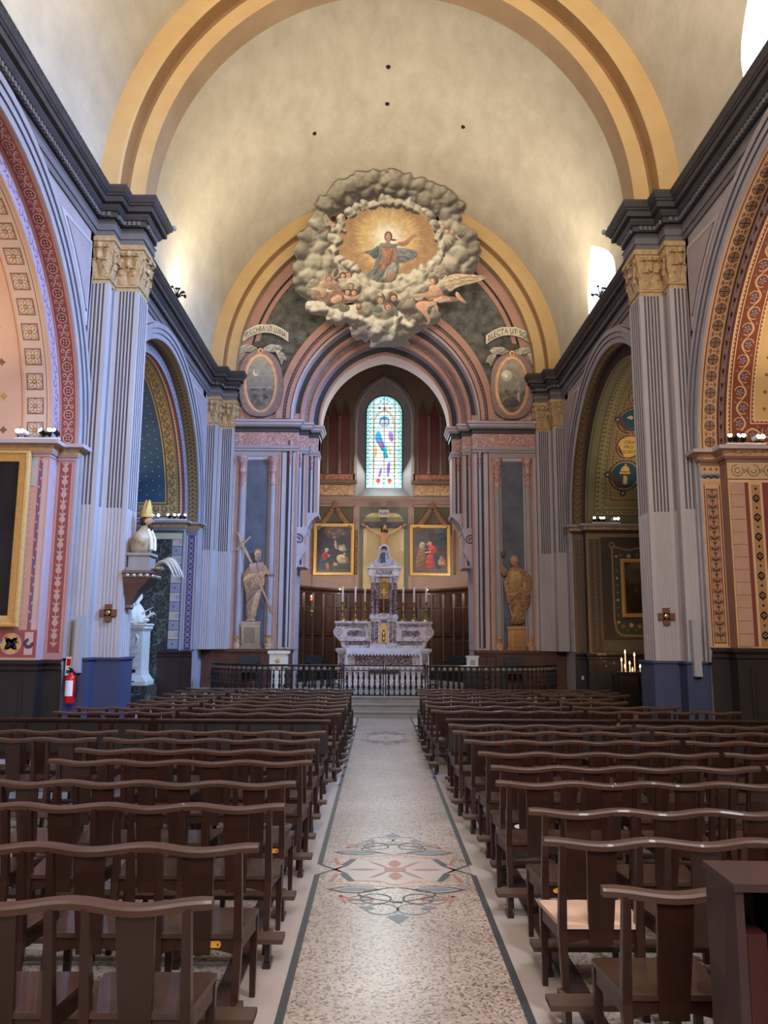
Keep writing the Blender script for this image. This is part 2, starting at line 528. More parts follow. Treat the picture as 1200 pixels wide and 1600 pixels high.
class Canvas:
    def __init__(self, x0, y0, x1, y1, k=1.0, bg=(128, 128, 128), alpha=1.0):
        self.x0, self.y0, self.k = x0, y0, k
        self.w, self.h = int(round((x1 - x0) * k)) + 1, int(round((y1 - y0) * k)) + 1
        self.c = np.ones((self.h, self.w, 3)) * np.array(bg)
        self.a = np.ones((self.h, self.w)) * alpha
        self.Y, self.X = np.mgrid[0:self.h, 0:self.w]
        self.X = self.X / k + x0
        self.Y = self.Y / k + y0
        self.sd = 1

    def mask(self, pts, soft=.6):
        m = np.zeros((self.h, self.w))
        P = np.array(pts, float)
        n = len(P)
        i0 = max(0, int((P[:, 1].min() - self.y0) * self.k) - 3); i1 = min(self.h, int((P[:, 1].max() - self.y0) * self.k) + 4)
        j0 = max(0, int((P[:, 0].min() - self.x0) * self.k) - 3); j1 = min(self.w, int((P[:, 0].max() - self.x0) * self.k) + 4)
        if i1 <= i0 or j1 <= j0: return m
        acc = np.zeros((i1 - i0, j1 - j0))
        for ox, oy in ((-.25, -.25), (.25, -.25), (-.25, .25), (.25, .25)):
            x = self.X[i0:i1, j0:j1] + ox / self.k
            y = self.Y[i0:i1, j0:j1] + oy / self.k
            ins = np.zeros(x.shape, bool)
            for q in range(n):
                xa, ya = P[q]; xb, yb = P[q - 1]
                if ya == yb: continue
                cr = ((ya > y) != (yb > y)) & (x < (xb - xa) * (y - ya) / (yb - ya) + xa)
                ins ^= cr
            acc += ins
        m[i0:i1, j0:j1] = acc / 4
        if soft * self.k >= 1: m = box_blur(m, soft * self.k)
        return m

    def put(self, m, col):
        col = np.array(col, float)
        self.c = self.c * (1 - m[..., None]) + col * m[..., None]
        self.a = np.maximum(self.a, m)

    def smooth(self, pts, n=4):
        """Chaikin rounding of a closed outline"""
        P = np.array(pts, float)
        for _ in range(2):
            Q = np.roll(P, -1, 0)
            P = np.stack([.75 * P + .25 * Q, .25 * P + .75 * Q], 1).reshape(-1, 2)
        return P

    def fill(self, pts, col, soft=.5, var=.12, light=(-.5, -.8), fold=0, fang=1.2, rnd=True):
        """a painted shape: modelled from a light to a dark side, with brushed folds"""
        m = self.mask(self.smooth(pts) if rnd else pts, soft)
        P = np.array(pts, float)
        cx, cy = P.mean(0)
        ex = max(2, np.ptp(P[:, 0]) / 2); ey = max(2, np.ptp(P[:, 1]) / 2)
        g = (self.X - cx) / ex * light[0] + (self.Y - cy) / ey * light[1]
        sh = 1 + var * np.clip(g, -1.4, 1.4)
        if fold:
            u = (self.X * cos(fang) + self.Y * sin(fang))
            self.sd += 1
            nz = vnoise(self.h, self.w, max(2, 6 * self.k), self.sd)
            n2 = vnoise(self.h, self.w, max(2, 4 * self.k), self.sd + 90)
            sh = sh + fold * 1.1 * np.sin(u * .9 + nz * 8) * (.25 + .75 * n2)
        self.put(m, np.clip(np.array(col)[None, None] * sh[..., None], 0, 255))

    def puff(self, x, y, r, hi=(214, 206, 186), lo=(112, 104, 92), light=(-.35, -.75), a=1.0, rim=None):
        d = np.sqrt((self.X - x) ** 2 + (self.Y - y) ** 2) / r
        m = np.clip((1.0 - d) * r * .40 * self.k, 0, 1) * a
        g = ((self.X - x) * light[0] + (self.Y - y) * light[1]) / r
        t = np.clip(.5 + .6 * g, 0, 1)[..., None]
        col = np.array(lo) * (1 - t) + np.array(hi) * t
        if rim is not None:
            q = np.clip((d - .72) / .25, 0, 1)[..., None] * .8
            col = col * (1 - q) + np.array(rim) * q
        self.c = self.c * (1 - m[..., None]) + col * m[..., None]
        self.a = np.maximum(self.a, m)

    def line(self, pts, w, col, soft=.4):
        for i in range(len(pts) - 1):
            (ax, ay), (bx, by) = pts[i], pts[i + 1]
            L2 = (bx - ax) ** 2 + (by - ay) ** 2 + 1e-9
            t = np.clip(((self.X - ax) * (bx - ax) + (self.Y - ay) * (by - ay)) / L2, 0, 1)
            d = np.sqrt((self.X - ax - t * (bx - ax)) ** 2 + (self.Y - ay - t * (by - ay)) ** 2)
            self.put(np.clip((w / 2 - d) * self.k + .5, 0, 1), col)

    def blob(self, x, y, rx, ry, col, soft=.5, var=.15, light=(-.5, -.8)):
        n = 18
        self.fill([(x + rx * cos(2 * pi * i / n), y + ry * sin(2 * pi * i / n)) for i in range(n)], col, soft, var, light)

    def clouds(self, puffs):
        """billowing cloud: a union of domes with wandering edges, painted as lit from above"""
        k = self.k
        def wob(c_, sd): return vnoise(self.h, self.w, c_ * k, sd) - .5
        Xw = self.X + 9 * wob(14, 41) + 4 * wob(7, 42) + 1.2 * wob(3.5, 43)
        Yw = self.Y + 9 * wob(14, 51) + 4 * wob(7, 52) + 1.2 * wob(3.5, 53)
        H = np.zeros((self.h, self.w)); T = np.ones((self.h, self.w))
        for x, y, r, t in puffs:
            r = r * 1.12
            hh = r * np.sqrt(np.clip(1 - ((Xw - x) ** 2 + (Yw - y) ** 2) / r ** 2, 0, 1))
            T = np.where(hh > H, t, T); H = np.maximum(H, hh)
        m = np.clip(H * .5, 0, 1)
        H = box_blur(H, 2) * .7 + box_blur(H, 6) * .5 + 1.8 * wob(9, 61) + .5 * wob(4, 62)
        gy, gx = np.gradient(H, 1 / k)
        n = 1 / np.sqrt(gx ** 2 + gy ** 2 + 1)
        s_ = np.clip((gx * .35 + gy * .80) * n * 1.0 + .55 * n, 0, 1.1)
        s_ = s_ * box_blur(T, 4)
        ramp = np.array([[84, 77, 71], [130, 121, 107], [170, 161, 140], [202, 193, 169], [230, 221, 198]], float)
        u = np.clip(s_, 0, .999) * 4
        i = u.astype(int)
        f = (u - i)[..., None]
        col = ramp[i] * (1 - f) + ramp[i + 1] * f
        self.put(m, col)

    def soften(self, r):
        for i in range(3): self.c[..., i] = box_blur(self.c[..., i], r)

    def grain(self, amt, cell=6, seed=5):
        n = vnoise(self.h, self.w, cell * self.k, seed) * .6 + vnoise(self.h, self.w, cell * self.k * .35, seed + 1) * .4
        self.c = np.clip(self.c * (1 + amt * (n[..., None] - .5) * 2), 0, 255)

    def build(self, name, fn, material, parent=None, thick=0.0, gain=1.0, cells=None, thr=.45):
        """fn(px, py) -> xyz of the picture plane (facing -y)."""
        c = np.clip(self.c * gain / 255, 0, 1)
        lin = np.where(c <= .04045, c / 12.92, ((c + .055) / 1.055) ** 2.4)
        vs = np.array([fn(px, py) for px, py in zip(self.X.ravel(), self.Y.ravel())])
        idx = np.arange(self.h * self.w).reshape(self.h, self.w)
        al = self.a
        keep = (al[:-1, :-1] + al[1:, :-1] + al[:-1, 1:] + al[1:, 1:]) / 4 > thr
        q = np.stack([idx[:-1, :-1], idx[:-1, 1:], idx[1:, 1:], idx[1:, :-1]], -1)
        outs = []
        cells = cells or [(0, 0, self.w - 1, self.h - 1)]
        for (j0, i0, j1, i1) in cells:
            qq = q[i0:i1, j0:j1][keep[i0:i1, j0:j1]]
            if len(qq) == 0: continue
            used, inv = np.unique(qq, return_inverse=True)
            f = inv.reshape(-1, 4)
            v = vs[used]
            cc = lin.reshape(-1, 3)[used]
            if thick:
                nv = len(v)
                e = np.concatenate([f[:, [0, 1]], f[:, [1, 2]], f[:, [2, 3]], f[:, [3, 0]]])
                key = np.sort(e, 1)
                ku = key[:, 0].astype(np.int64) * nv + key[:, 1]
                _, first, cnt = np.unique(ku, return_index=True, return_counts=True)
                be = e[first[cnt == 1]]
                v = np.concatenate([v, v + np.array([0, thick, 0])])
                cc = np.concatenate([cc, cc])
                f = np.concatenate([f, np.stack([be[:, 1], be[:, 0], be[:, 0] + nv, be[:, 1] + nv], 1)])
            me = bpy.data.meshes.new(name)
            me.from_pydata(v.tolist(), [], f.tolist())
            at = me.color_attributes.new('col', 'FLOAT_COLOR', 'POINT')
            at.data.foreach_set('color', np.concatenate([cc, np.ones((len(cc), 1))], 1).astype(np.float32).ravel())
            me.materials.append(material)
            me.update()
            outs.append(linkmesh(name, me, parent))
        return outs[0] if len(outs) == 1 else outs


def at_y(px, py, Y):
    """the point of the frontal plane y = Y that stands at this place of the picture"""
    d = _fw + _r2 * ((px - 600) / CAM_F) - _u2 * ((py - 800) / CAM_F)
    t = (Y - CAM_C.y) / d.y
    return CAM_C + d * t


def text_mesh(body, size):
    cu = bpy.data.curves.new('txt', 'FONT')
    cu.body = body
    cu.size = size
    cu.align_x = 'CENTER'
    cu.resolution_u = 3
    o = bpy.data.objects.new('txt', cu)
    COL.objects.link(o)
    dg = bpy.context.evaluated_depsgraph_get()
    me = bpy.data.meshes.new_from_object(o.evaluated_get(dg))
    bpy.data.objects.remove(o)
    vs = [v.co.copy() for v in me.vertices]
    fs = [tuple(p.vertices) for p in me.polygons]
    bpy.data.meshes.remove(me)
    return vs, fs
# ================================================================== dimensions (axis of the nave is x = 0)
WX = 4.72            # nave wall
P1, P2 = 4.45, 4.07  # faces of the two steps of the piers
YF = 21.0            # plane of the chancel arch wall
ZS, ZC, ZE, ZT = 1.37, 7.22, 8.0, 8.76   # socle, capital foot, entablature foot, cornice top
R_V, Z_V, VS = 4.72, 8.85, 1.06     # the barrel is slightly raised
YA = -5.0            # rear end of the nave
CH = [dict(c=8.27, r=3.45, z=4.5), dict(c=16.5, r=3.35, z=4.5)]   # side chapels: centre, radius, springing
STEP = .25           # the chapel vault is narrower than its arch
X1 = 5.0             # the arch's inner face

# ------------------------------------------------------------------ floor
floor = struct('floor', 'stone church floor with a speckled terrazzo aisle between white borders', 'floor')
mt = bpy.data.materials.new('terrazzo'); mt.use_nodes = True


def terrazzo(m, c1, c2, c3, sc=38, rough=.32):
    nt = m.node_tree; b = nt.nodes['Principled BSDF']
    tc = nt.nodes.new('ShaderNodeTexCoord')
    vo = nt.nodes.new('ShaderNodeTexVoronoi'); vo.inputs['Scale'].default_value = sc
    nt.links.new(tc.outputs['Object'], vo.inputs['Vector'])
    cr = nt.nodes.new('ShaderNodeValToRGB'); cr.color_ramp.interpolation = 'CONSTANT'
    e = cr.color_ramp.elements
    e[0].position = 0; e[0].color = (*c1, 1)
    e[1].position = .16; e[1].color = (*c2, 1)
    for p, c in ((.45, c3), (.62, c2), (.8, tuple(x * 1.18 for x in c2)), (.93, tuple(x * .55 for x in c1))):
        k = e.new(p); k.color = (*c, 1)
    sp = nt.nodes.new('ShaderNodeSeparateColor')
    nt.links.new(vo.outputs['Color'], sp.inputs[0]); nt.links.new(sp.outputs[0], cr.inputs[0])
    nz = nt.nodes.new('ShaderNodeTexNoise'); nz.inputs['Scale'].default_value = 1.1; nz.inputs['Detail'].default_value = 5
    nt.links.new(tc.outputs['Object'], nz.inputs['Vector'])
    r2 = nt.nodes.new('ShaderNodeValToRGB')
    r2.color_ramp.elements[0].position = .35; r2.color_ramp.elements[0].color = (.74, .70, .68, 1)
    r2.color_ramp.elements[1].position = .65; r2.color_ramp.elements[1].color = (1, 1, 1, 1)
    nt.links.new(nz.outputs[0], r2.inputs[0])
    mx = nt.nodes.new('ShaderNodeMixRGB'); mx.blend_type = 'MULTIPLY'; mx.inputs[0].default_value = 1
    nt.links.new(cr.outputs[0], mx.inputs[1]); nt.links.new(r2.outputs[0], mx.inputs[2])
    nt.links.new(mx.outputs[0], b.inputs['Base Color'])
    b.inputs['Roughness'].default_value = rough
    b.inputs['Specular IOR Level'].default_value = .5
    return m


M['terr'] = terrazzo(mt, S(132, 112, 100), S(178, 164, 154), S(160, 145, 134), 80)
M['terrg'] = terrazzo(bpy.data.materials.new('grey_terrazzo') if False else (lambda m: (setattr(m, 'use_nodes', True), m)[1])(bpy.data.materials.new('grey_terrazzo')),
                      S(132, 122, 114), S(176, 166, 156), S(156, 146, 136), 70, .4)
M['border'] = mat('white_border_marble', S(178, 165, 158), .35, S(160, 147, 141), 2, .5, spec=.5)
M['inlay'] = mat('black_inlay_stone', S(62, 62, 66), .4, S(48, 48, 52), 8, .5)
M['ornb'] = mat('blue_grey_inlay', S(104, 112, 122), .4)
M['ornr'] = mat('red_inlay', S(158, 104, 88), .4)
M['ornp'] = mat('pink_inlay', S(196, 158, 138), .4)
MB().box(-9.5, 9.5, YA, 17.42, -.12, 0).box(-9.5, -4.72, 17.42, 21.3, -.12, 0).box(4.72, 9.5, 17.42, 21.3, -.12, 0).build('floor_slab', M['terrg'], floor, smooth=False)
MB().box(-.56, .56, YA, 17.42, -.05, .004).build('aisle_terrazzo', M['terr'], floor, smooth=False)
for s in (-1, 1):
    MB().box(s * .56, s * .80, YA, 17.42, -.05, .0042).build('white_border', M['border'], floor, smooth=False)
# inlaid lines and the ornament of the aisle
ORN = 6.2
d = Decal(lambda s, t, h: (t, s, .0045 + h)); d.lay = .0004
BL, OB, OR_, OP, WH = 0, 1, 2, 3, 4
OM = [M['inlay'], M['ornb'], M['ornr'], M['ornp'], M['border']]
for s in (-1, 1):
    for a, b in ((YA, ORN - .13), (ORN + .13, 13.9), (14.1, 17.4)):
        d.rect(a, b, s * .545, s * .585, BL, 1)
    d.stroke([(ORN - .13, s * .56), (ORN + .10, s * .36), (ORN + .28, s * .30)], .022, BL, 2)
    d.stroke([(ORN + .13, s * .56), (ORN - .10, s * .36), (ORN - .28, s * .30)], .022, BL, 2)


def ornament(y0, k=1.0):
    d.poly([(y0, -.42 * k), (y0 + .26 * k, -.3 * k), (y0 + .26 * k, -.12 * k), (y0 + .36 * k, 0), (y0 + .26 * k, .12 * k), (y0 + .26 * k, .3 * k), (y0, .42 * k),
            (y0 - .26 * k, .3 * k), (y0 - .26 * k, .12 * k), (y0 - .36 * k, 0), (y0 - .26 * k, -.12 * k), (y0 - .26 * k, -.3 * k)], WH, 1)
    for s in (-1, 1):
        for q in (-1, 1):
            d.stroke([(y0, s * .44 * k), (y0 + q * .26 * k, s * .31 * k), (y0 + q * .27 * k, s * .12 * k), (y0 + q * .37 * k, 0)], .03 * k, OP, 2)
            d.stroke([(y0 + q * .1 * k, s * .385 * k), (y0 + q * .28 * k, s * .31 * k)], .045 * k, BL, 3)
            d.stroke([(y0 + q * .3 * k, s * .46 * k), (y0 + q * .12 * k, s * .42 * k)], .03 * k, OR_, 2)
            d.stroke([(y0 + q * .33 * k, s * .44 * k), (y0 + q * .36 * k, s * .2 * k), (y0 + q * .42 * k, 0)], .028 * k, OP, 2)
            d.leaf(y0 + q * .47 * k, s * .10 * k, s * pi / 2, .38 * k, .16 * k, BL, 2)
            d.leaf(y0 + q * .47 * k, s * .125 * k, s * pi / 2, .31 * k, .12 * k, WH, 3); d.leaf(y0 + q * .47 * k, s * .145 * k, s * pi / 2, .26 * k, .085 * k, OB, 4)
            d.arc(y0 + q * .66 * k, s * .14 * k, .10 * k, 0, 2 * pi, .016 * k, BL, 2, 18)
            d.arc(y0 + q * .68 * k, s * .24 * k, .08 * k, 0, 2 * pi, .015 * k, OR_, 3, 18)
            d.leaf(y0 + q * .68 * k, s * .16 * k, s * pi / 2, .18 * k, .035 * k, OB, 4)
            d.stroke([(y0 + q * (.42 + .04 * i) * k, s * (.02 + .24 * sin(i * .42)) * k) for i in range(9)], .014 * k, BL, 3)
            d.arc(y0 + q * .86 * k, s * .10 * k, .10 * k, 0, 2 * pi, .014 * k, OB, 2, 18)
            d.leaf(y0 + q * .86 * k, s * .14 * k, s * (pi / 2 + q * .4), .12 * k, .06 * k, OB, 3)
            d.stroke([(y0 + q * .74 * k, s * .34 * k), (y0 + q * .6 * k, s * .38 * k), (y0 + q * .66 * k, s * .3 * k)], .025 * k, OR_, 2)
        d.leaf(y0, s * .12 * k, s * pi / 2, .24 * k, .05 * k, OR_, 3)
        for q in (-1, 1):
            d.leaf(y0 + q * .04 * k, s * .05 * k, s * (pi / 2 - q * .9 * 1) if True else 0, .24 * k, .035 * k, OR_, 3)
    for q in (-1, 1):
        d.leaf(y0 + q * .06 * k, 0, 0 if q > 0 else pi, .20 * k, .10 * k, OR_, 3)
        d.poly([(y0 + q * 1.0 * k, -.07 * k), (y0 + q * 1.12 * k, 0), (y0 + q * 1.0 * k, .07 * k), (y0 + q * .95 * k, 0)], OB, 2)
    d.rect(y0 - .05 * k, y0 + .05 * k, -.08 * k, .08 * k, OR_, 4)


ornament(ORN)
ornament(14.0, .9)
d.build('inlaid_ornament', OM, floor)

# steps up to the communion rail
st = struct('trim_1', 'three worn grey stone steps at the end of the aisle below the communion rail gate', 'steps')
for i in range(3):
    y0 = 17.4 + .33 * i
    b = MB().box(-4.72, 4.72, y0, y0 + .42 if i < 2 else 21.3, i * .13 - (.0 if i else .02), (i + 1) * .13 - .03)
    b.box(-4.72, 4.72, y0 - .03, y0 + .42 if i < 2 else 21.3, (i + 1) * .13 - .03, (i + 1) * .13)
    b.build('step', M['step'], st, smooth=False)
MB().box(-4.0, 4.0, 21.3, 27, .2, .392).build('chancel_pavement', M['step'], st, smooth=False)

# ------------------------------------------------------------------ vault
ceil = struct('ceiling', 'cream plastered barrel vault washed by hidden cornice lights', 'ceiling')
WIN = [(8.5, 1.08), (16.45, 1.05)]   # clerestory windows in the right flank


def win_top(y, win):
    c, hw = win
    u = min(1.0, abs(y - c) / hw)
    # a pointed arch: vertical sides, then two curves meeting at the top
    zt = 9.42 + .88 * (1 - u) ** .62
    return zt


ys = set(np.round(np.linspace(YA, YF, 90), 4).tolist())
for c, hw in WIN:
    ys |= set(np.round(np.linspace(c - hw, c + hw, 31), 4).tolist())
ys = sorted(ys)
NT = 56
mb = MB()
cuts = [YA] + [round(v, 4) for c, hw in WIN for v in (c - hw, c + hw)] + [YF]
for q in range(len(cuts) - 1):
    rows = []
    for y in ys:
        if not cuts[q] - 1e-6 <= y <= cuts[q + 1] + 1e-6: continue
        th0 = math.asin((win_top(y, WIN[q // 2]) - Z_V) / (R_V * VS)) if q % 2 else 0.0
        rows.append([(R_V * cos(th0 + (pi - th0) * k / NT), y, Z_V + VS * R_V * sin(th0 + (pi - th0) * k / NT)) for k in range(NT + 1)])
    mb.strip(rows)
for s in (-1, 1):   # the upright strip between cornice and springing
    if s < 0:
        mb.add([(-R_V, YA, 8.6), (-R_V, YF, 8.6), (-R_V, YF, Z_V), (-R_V, YA, Z_V)], [(0, 1, 2, 3)])
    else:
        segs = [YA] + [v for c, hw in WIN for v in (c - hw, c + hw)] + [YF]
        for i in range(0, len(segs), 2):
            mb.add([(R_V, segs[i], 8.6), (R_V, segs[i + 1], 8.6), (R_V, segs[i + 1], Z_V), (R_V, segs[i], Z_V)], [(0, 1, 2, 3)])
mb.build('vault_plaster', M['vault'], ceil, recalc=False)

for i, wn in enumerate(WIN):
    c, hw = wn
    wo = struct('window_%d' % (i + 1), ['bright clear pointed clerestory window at the upper right corner of the picture',
                                        'bright clear pointed clerestory window above the right cornice, beyond the near pier'][i], 'window')
    N = 24
    edge_in, edge_out = [], []
    outline = [(c - hw, 8.62)] + [(c - hw + 2 * hw * k / N, win_top(c - hw + 2 * hw * k / N, wn)) for k in range(N + 1)] + [(c + hw, 8.62)]
    for y, z in outline:
        x = R_V * sqrt(max(0, 1 - (max(0, z - Z_V) / (R_V * VS)) ** 2))
        edge_in.append((x, y, z))
        edge_out.append((5.25, c + (y - c) * .92, z + .05))
    MB().strip([edge_in, edge_out]).build('window_reveal', M['vault'], wo, smooth=False, recalc=False)
    MB().box(4.6, 5.3, c - hw, c + hw, 8.5, 8.62).build('window_sill', M['vault'], wo, smooth=False)
    pn = MB()
    pn.prism([(y, z) for x, y, z in edge_out], lambda a, b, dd: (dd, a, b), 5.24, 5.27)
    pn.build('glass_pane', M['daypane'], wo, smooth=False)

# transverse arches: two steps each
def ring_arch(yc, w1, w2, name, parent, full=True):
    prof = [(R_V + .02, yc - w1), (4.42, yc - w1), (4.39, yc - w1 + .03), (4.36, yc - w2 - .03), (4.32, yc - w2), (4.06, yc - w2),
            (4.06, yc + w2), (4.32, yc + w2), (4.36, yc + w2 + .03), (4.39, yc + w1 - .03), (4.42, yc + w1), (R_V + .02, yc + w1)]
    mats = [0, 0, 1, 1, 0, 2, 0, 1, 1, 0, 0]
    rows = []
    for k in range(65):
        a = pi * k / 64
        rows.append([(r * cos(a), y, Z_V + VS * r * sin(a) - .1 * (1 - sin(a))) for r, y in prof])
    m_ = MB()
    cols = list(zip(*rows))
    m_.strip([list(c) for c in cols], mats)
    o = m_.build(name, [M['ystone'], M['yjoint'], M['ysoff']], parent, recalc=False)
    return o


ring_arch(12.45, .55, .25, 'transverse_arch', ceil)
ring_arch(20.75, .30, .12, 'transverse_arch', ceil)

# small dark holes of the old lamp chains in the vault
for hx, hy in ((-.02, 15.4), (-.03, 16.6), (1.75, 16.9), (-1.75, 17.2)):
    hz = Z_V + VS * sqrt(R_V ** 2 - hx ** 2)
    MB().lathe([(.045, -.03), (.05, -.01), (.05, .05)], (hx, hy, hz), 10).build('chain_hole', M['black'], ceil)

# ------------------------------------------------------------------ side walls
def fluted(p0, p1, n, depth, margin, ang_out):
    """points from p0 to p1 with n flutes cut in against the outward normal"""
    p0, p1 = Vector(p0), Vector(p1)
    L = (p1 - p0).length
    t = (p1 - p0) / L
    nrm = Vector(ang_out)
    out = [p0]
    w_ = (L - 2 * margin) / n
    for i in range(n):
        a = margin + w_ * (i + .22)
        b = margin + w_ * (i + .78)
        mid = (a + b) / 2
        out += [p0 + t * a, p0 + t * (a + (mid - a) * .35) - nrm * depth * .85, p0 + t * mid - nrm * depth,
                p0 + t * (b - (mid - a) * .35) - nrm * depth * .85, p0 + t * b]
    out.append(p1)
    return out


def shaft_poly(s, xa, xb, ya, yb, nf, ns, depth, open_back=True):
    """plan of a pilaster step: xa = inner face |x|, xb = back |x|, ya..yb along the nave"""
    pts = [Vector((xb, ya))]
    pts += fluted((xb - .015, ya), (xa, ya), nf, depth, min(.06, (xb - xa) * .16), (0, -1))
    pts += fluted((xa, ya), (xa, yb), ns, depth, min(.06, (yb - ya) * .16), (-1, 0))[1:]
    pts += fluted((xa, yb), (xb - .015, yb), nf, depth, min(.06, (xb - xa) * .16), (0, 1))[1:]
    pts += [Vector((xb, yb))]
    return [(s * p.x, p.y) for p in pts]


def plan_prism(mb, poly, z0, z1, mi=0, caps=True):
    return mb.prism(poly, lambda a, b, dd: (a, b, dd), z0, z1, mi, caps)


def shaft(s, xa, xb, ya, yb, nf, ns, parent, z0=ZS, zsplit=3.66, z1=ZC):
    m_ = MB()
    plan_prism(m_, shaft_poly(s, xa, xb, ya, yb, nf, ns, .034), zsplit, z1)
    m2 = MB()
    plan_prism(m2, shaft_poly(s, xa - .004, xb, ya - .004, yb + .004, nf, ns, .012), z0, zsplit)
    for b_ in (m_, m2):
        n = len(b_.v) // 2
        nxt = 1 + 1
        # the four facets inside each flute take a darker paint that includes their shade
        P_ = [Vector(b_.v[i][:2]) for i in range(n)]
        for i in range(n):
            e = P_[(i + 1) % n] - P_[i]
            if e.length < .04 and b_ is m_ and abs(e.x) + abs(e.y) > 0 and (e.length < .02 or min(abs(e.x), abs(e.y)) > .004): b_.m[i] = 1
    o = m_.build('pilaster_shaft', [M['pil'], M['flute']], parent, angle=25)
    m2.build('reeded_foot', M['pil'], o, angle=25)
    return o


def capital(s, xa, xb, ya, yb, parent, z0=ZC, z1=ZE):
    """gilded composite capital: bell, two rows of acanthus leaves, corner volutes, mask and abacus"""
    m_ = MB()
    H = z1 - z0
    x0, x1 = xa, xb
    # bell: slightly flaring block
    def ringp(o, z): return [(s * (x0 - o), ya - o, z), (s * (x0 - o), yb + o, z), (s * x1, yb + o, z), (s * x1, ya - o, z)]
    rows = [ringp(-.01, z0), ringp(-.01, z0 + .06), ringp(.012, z0 + .07), ringp(.012, z0 + .10), ringp(-.005, z0 + .11), ringp(.01, z0 + H * .6), ringp(.05, z1 - .12), ringp(.05, z1 - .10),
            ringp(.075, z1 - .09), ringp(.075, z1 - .03), ringp(.06, z1)]
    m_.strip([r + [r[0]] for r in rows])
    core = m_.build('capital', M['ochre'], parent, angle=30)
    lv = MB()

    def leaf(p, nrm, wv, h, wdt, curl):
        n_ = Vector(nrm); t_ = Vector(wv); p = Vector(p)
        prof = [(0, .012), (.35, .03), (.7, .05), (.92, .05 + curl), (1.0, .045 + curl * 1.6), (.93, .055 + curl * 1.9)]
        rws = []
        for u, o in prof:
            wd = wdt * (1 - .55 * max(0, u - .4))
            rws.append([p + Vector((0, 0, u * h)) + t_ * (q * wd / 2) + n_ * (o - .018 * abs(q) * 1.0) for q in (-1, -.55, 0, .55, 1)])
        lv.strip(rws)
    def face(a, b, nrm, n):
        a, b = Vector(a), Vector(b)
        t = (b - a); L = t.length; t = t / L
        wd = L / n
        for i in range(n):
            leaf(a + t * (wd * (i + .5)) + Vector((0, 0, .11)), nrm, t, H * .34, wd * .95, .03)
        for i in range(n + 1):
            if 0 < i < n or n < 3:
                leaf(a + t * min(max(wd * i, wd * .3), L - wd * .3) + Vector((0, 0, .13 + H * .24)), nrm, t, H * .34, wd * .8, .035)
        # fleuron and volutes
        c_ = (a + b) / 2 + Vector((0, 0, H * .80)) + Vector(nrm) * .05
        lv.ell(c_, .05, .05, .06, 8, 6)
        lv.ell(c_ - Vector((0, 0, .17)), .04, .04, .07, 8, 6)
        for e, q in ((a, 1), (b, -1)):
            cc = e + t * (.06 * q) + Vector((0, 0, H * .76)) + Vector(nrm) * .045
            pts = [cc + t * (q * (.055 - .0045 * k) * cos(k * .75)) + Vector((0, 0, (.07 - .0058 * k) * sin(k * .75))) for k in range(11)]
            lv.tube(pts, .017, 6)
            pts = [cc - t * (.02 * q) + Vector((0, 0, -.06)), cc - Vector((0, 0, .2)), cc - Vector((0, 0, .34)) + t * (q * .03)]
            lv.tube(pts, [.014, .018, .022], 5)
    nf = 2 if abs(xb - xa) < .45 else 3
    face((s * x1, ya, z0), (s * x0, ya, z0), (0, -1, 0), nf)
    face((s * x0, ya, z0), (s * x0, yb, z0), (-s, 0, 0), max(2, int((yb - ya) / .2)))
    lv.build('acanthus_leaves', M['ochre'], core, angle=50)
    return core


E_PROF = [(0, ZE), (.03, ZE), (.03, ZE + .10), (.05, ZE + .10), (.05, ZE + .20), (.075, ZE + .225)]
C_PROF = [(.02, ZE + .225), (.02, ZE + .30), (.07, ZE + .31), (.07, ZE + .40), (.10, ZE + .41), (.135, ZE + .46), (.135, ZE + .50),
          (.20, ZE + .51), (.20, ZE + .60), (.225, ZE + .61), (.225, ZE + .635), (.245, ZE + .65), (.275, ZE + .72), (.275, ZT), (-.1, ZT)]
NP = (11.9, 13.05, 12.2, 12.72)      # near pier: step 1 y0 y1, step 2 y0 y1
FP = (20.45, 21.0, 20.8, 21.0)       # far pier


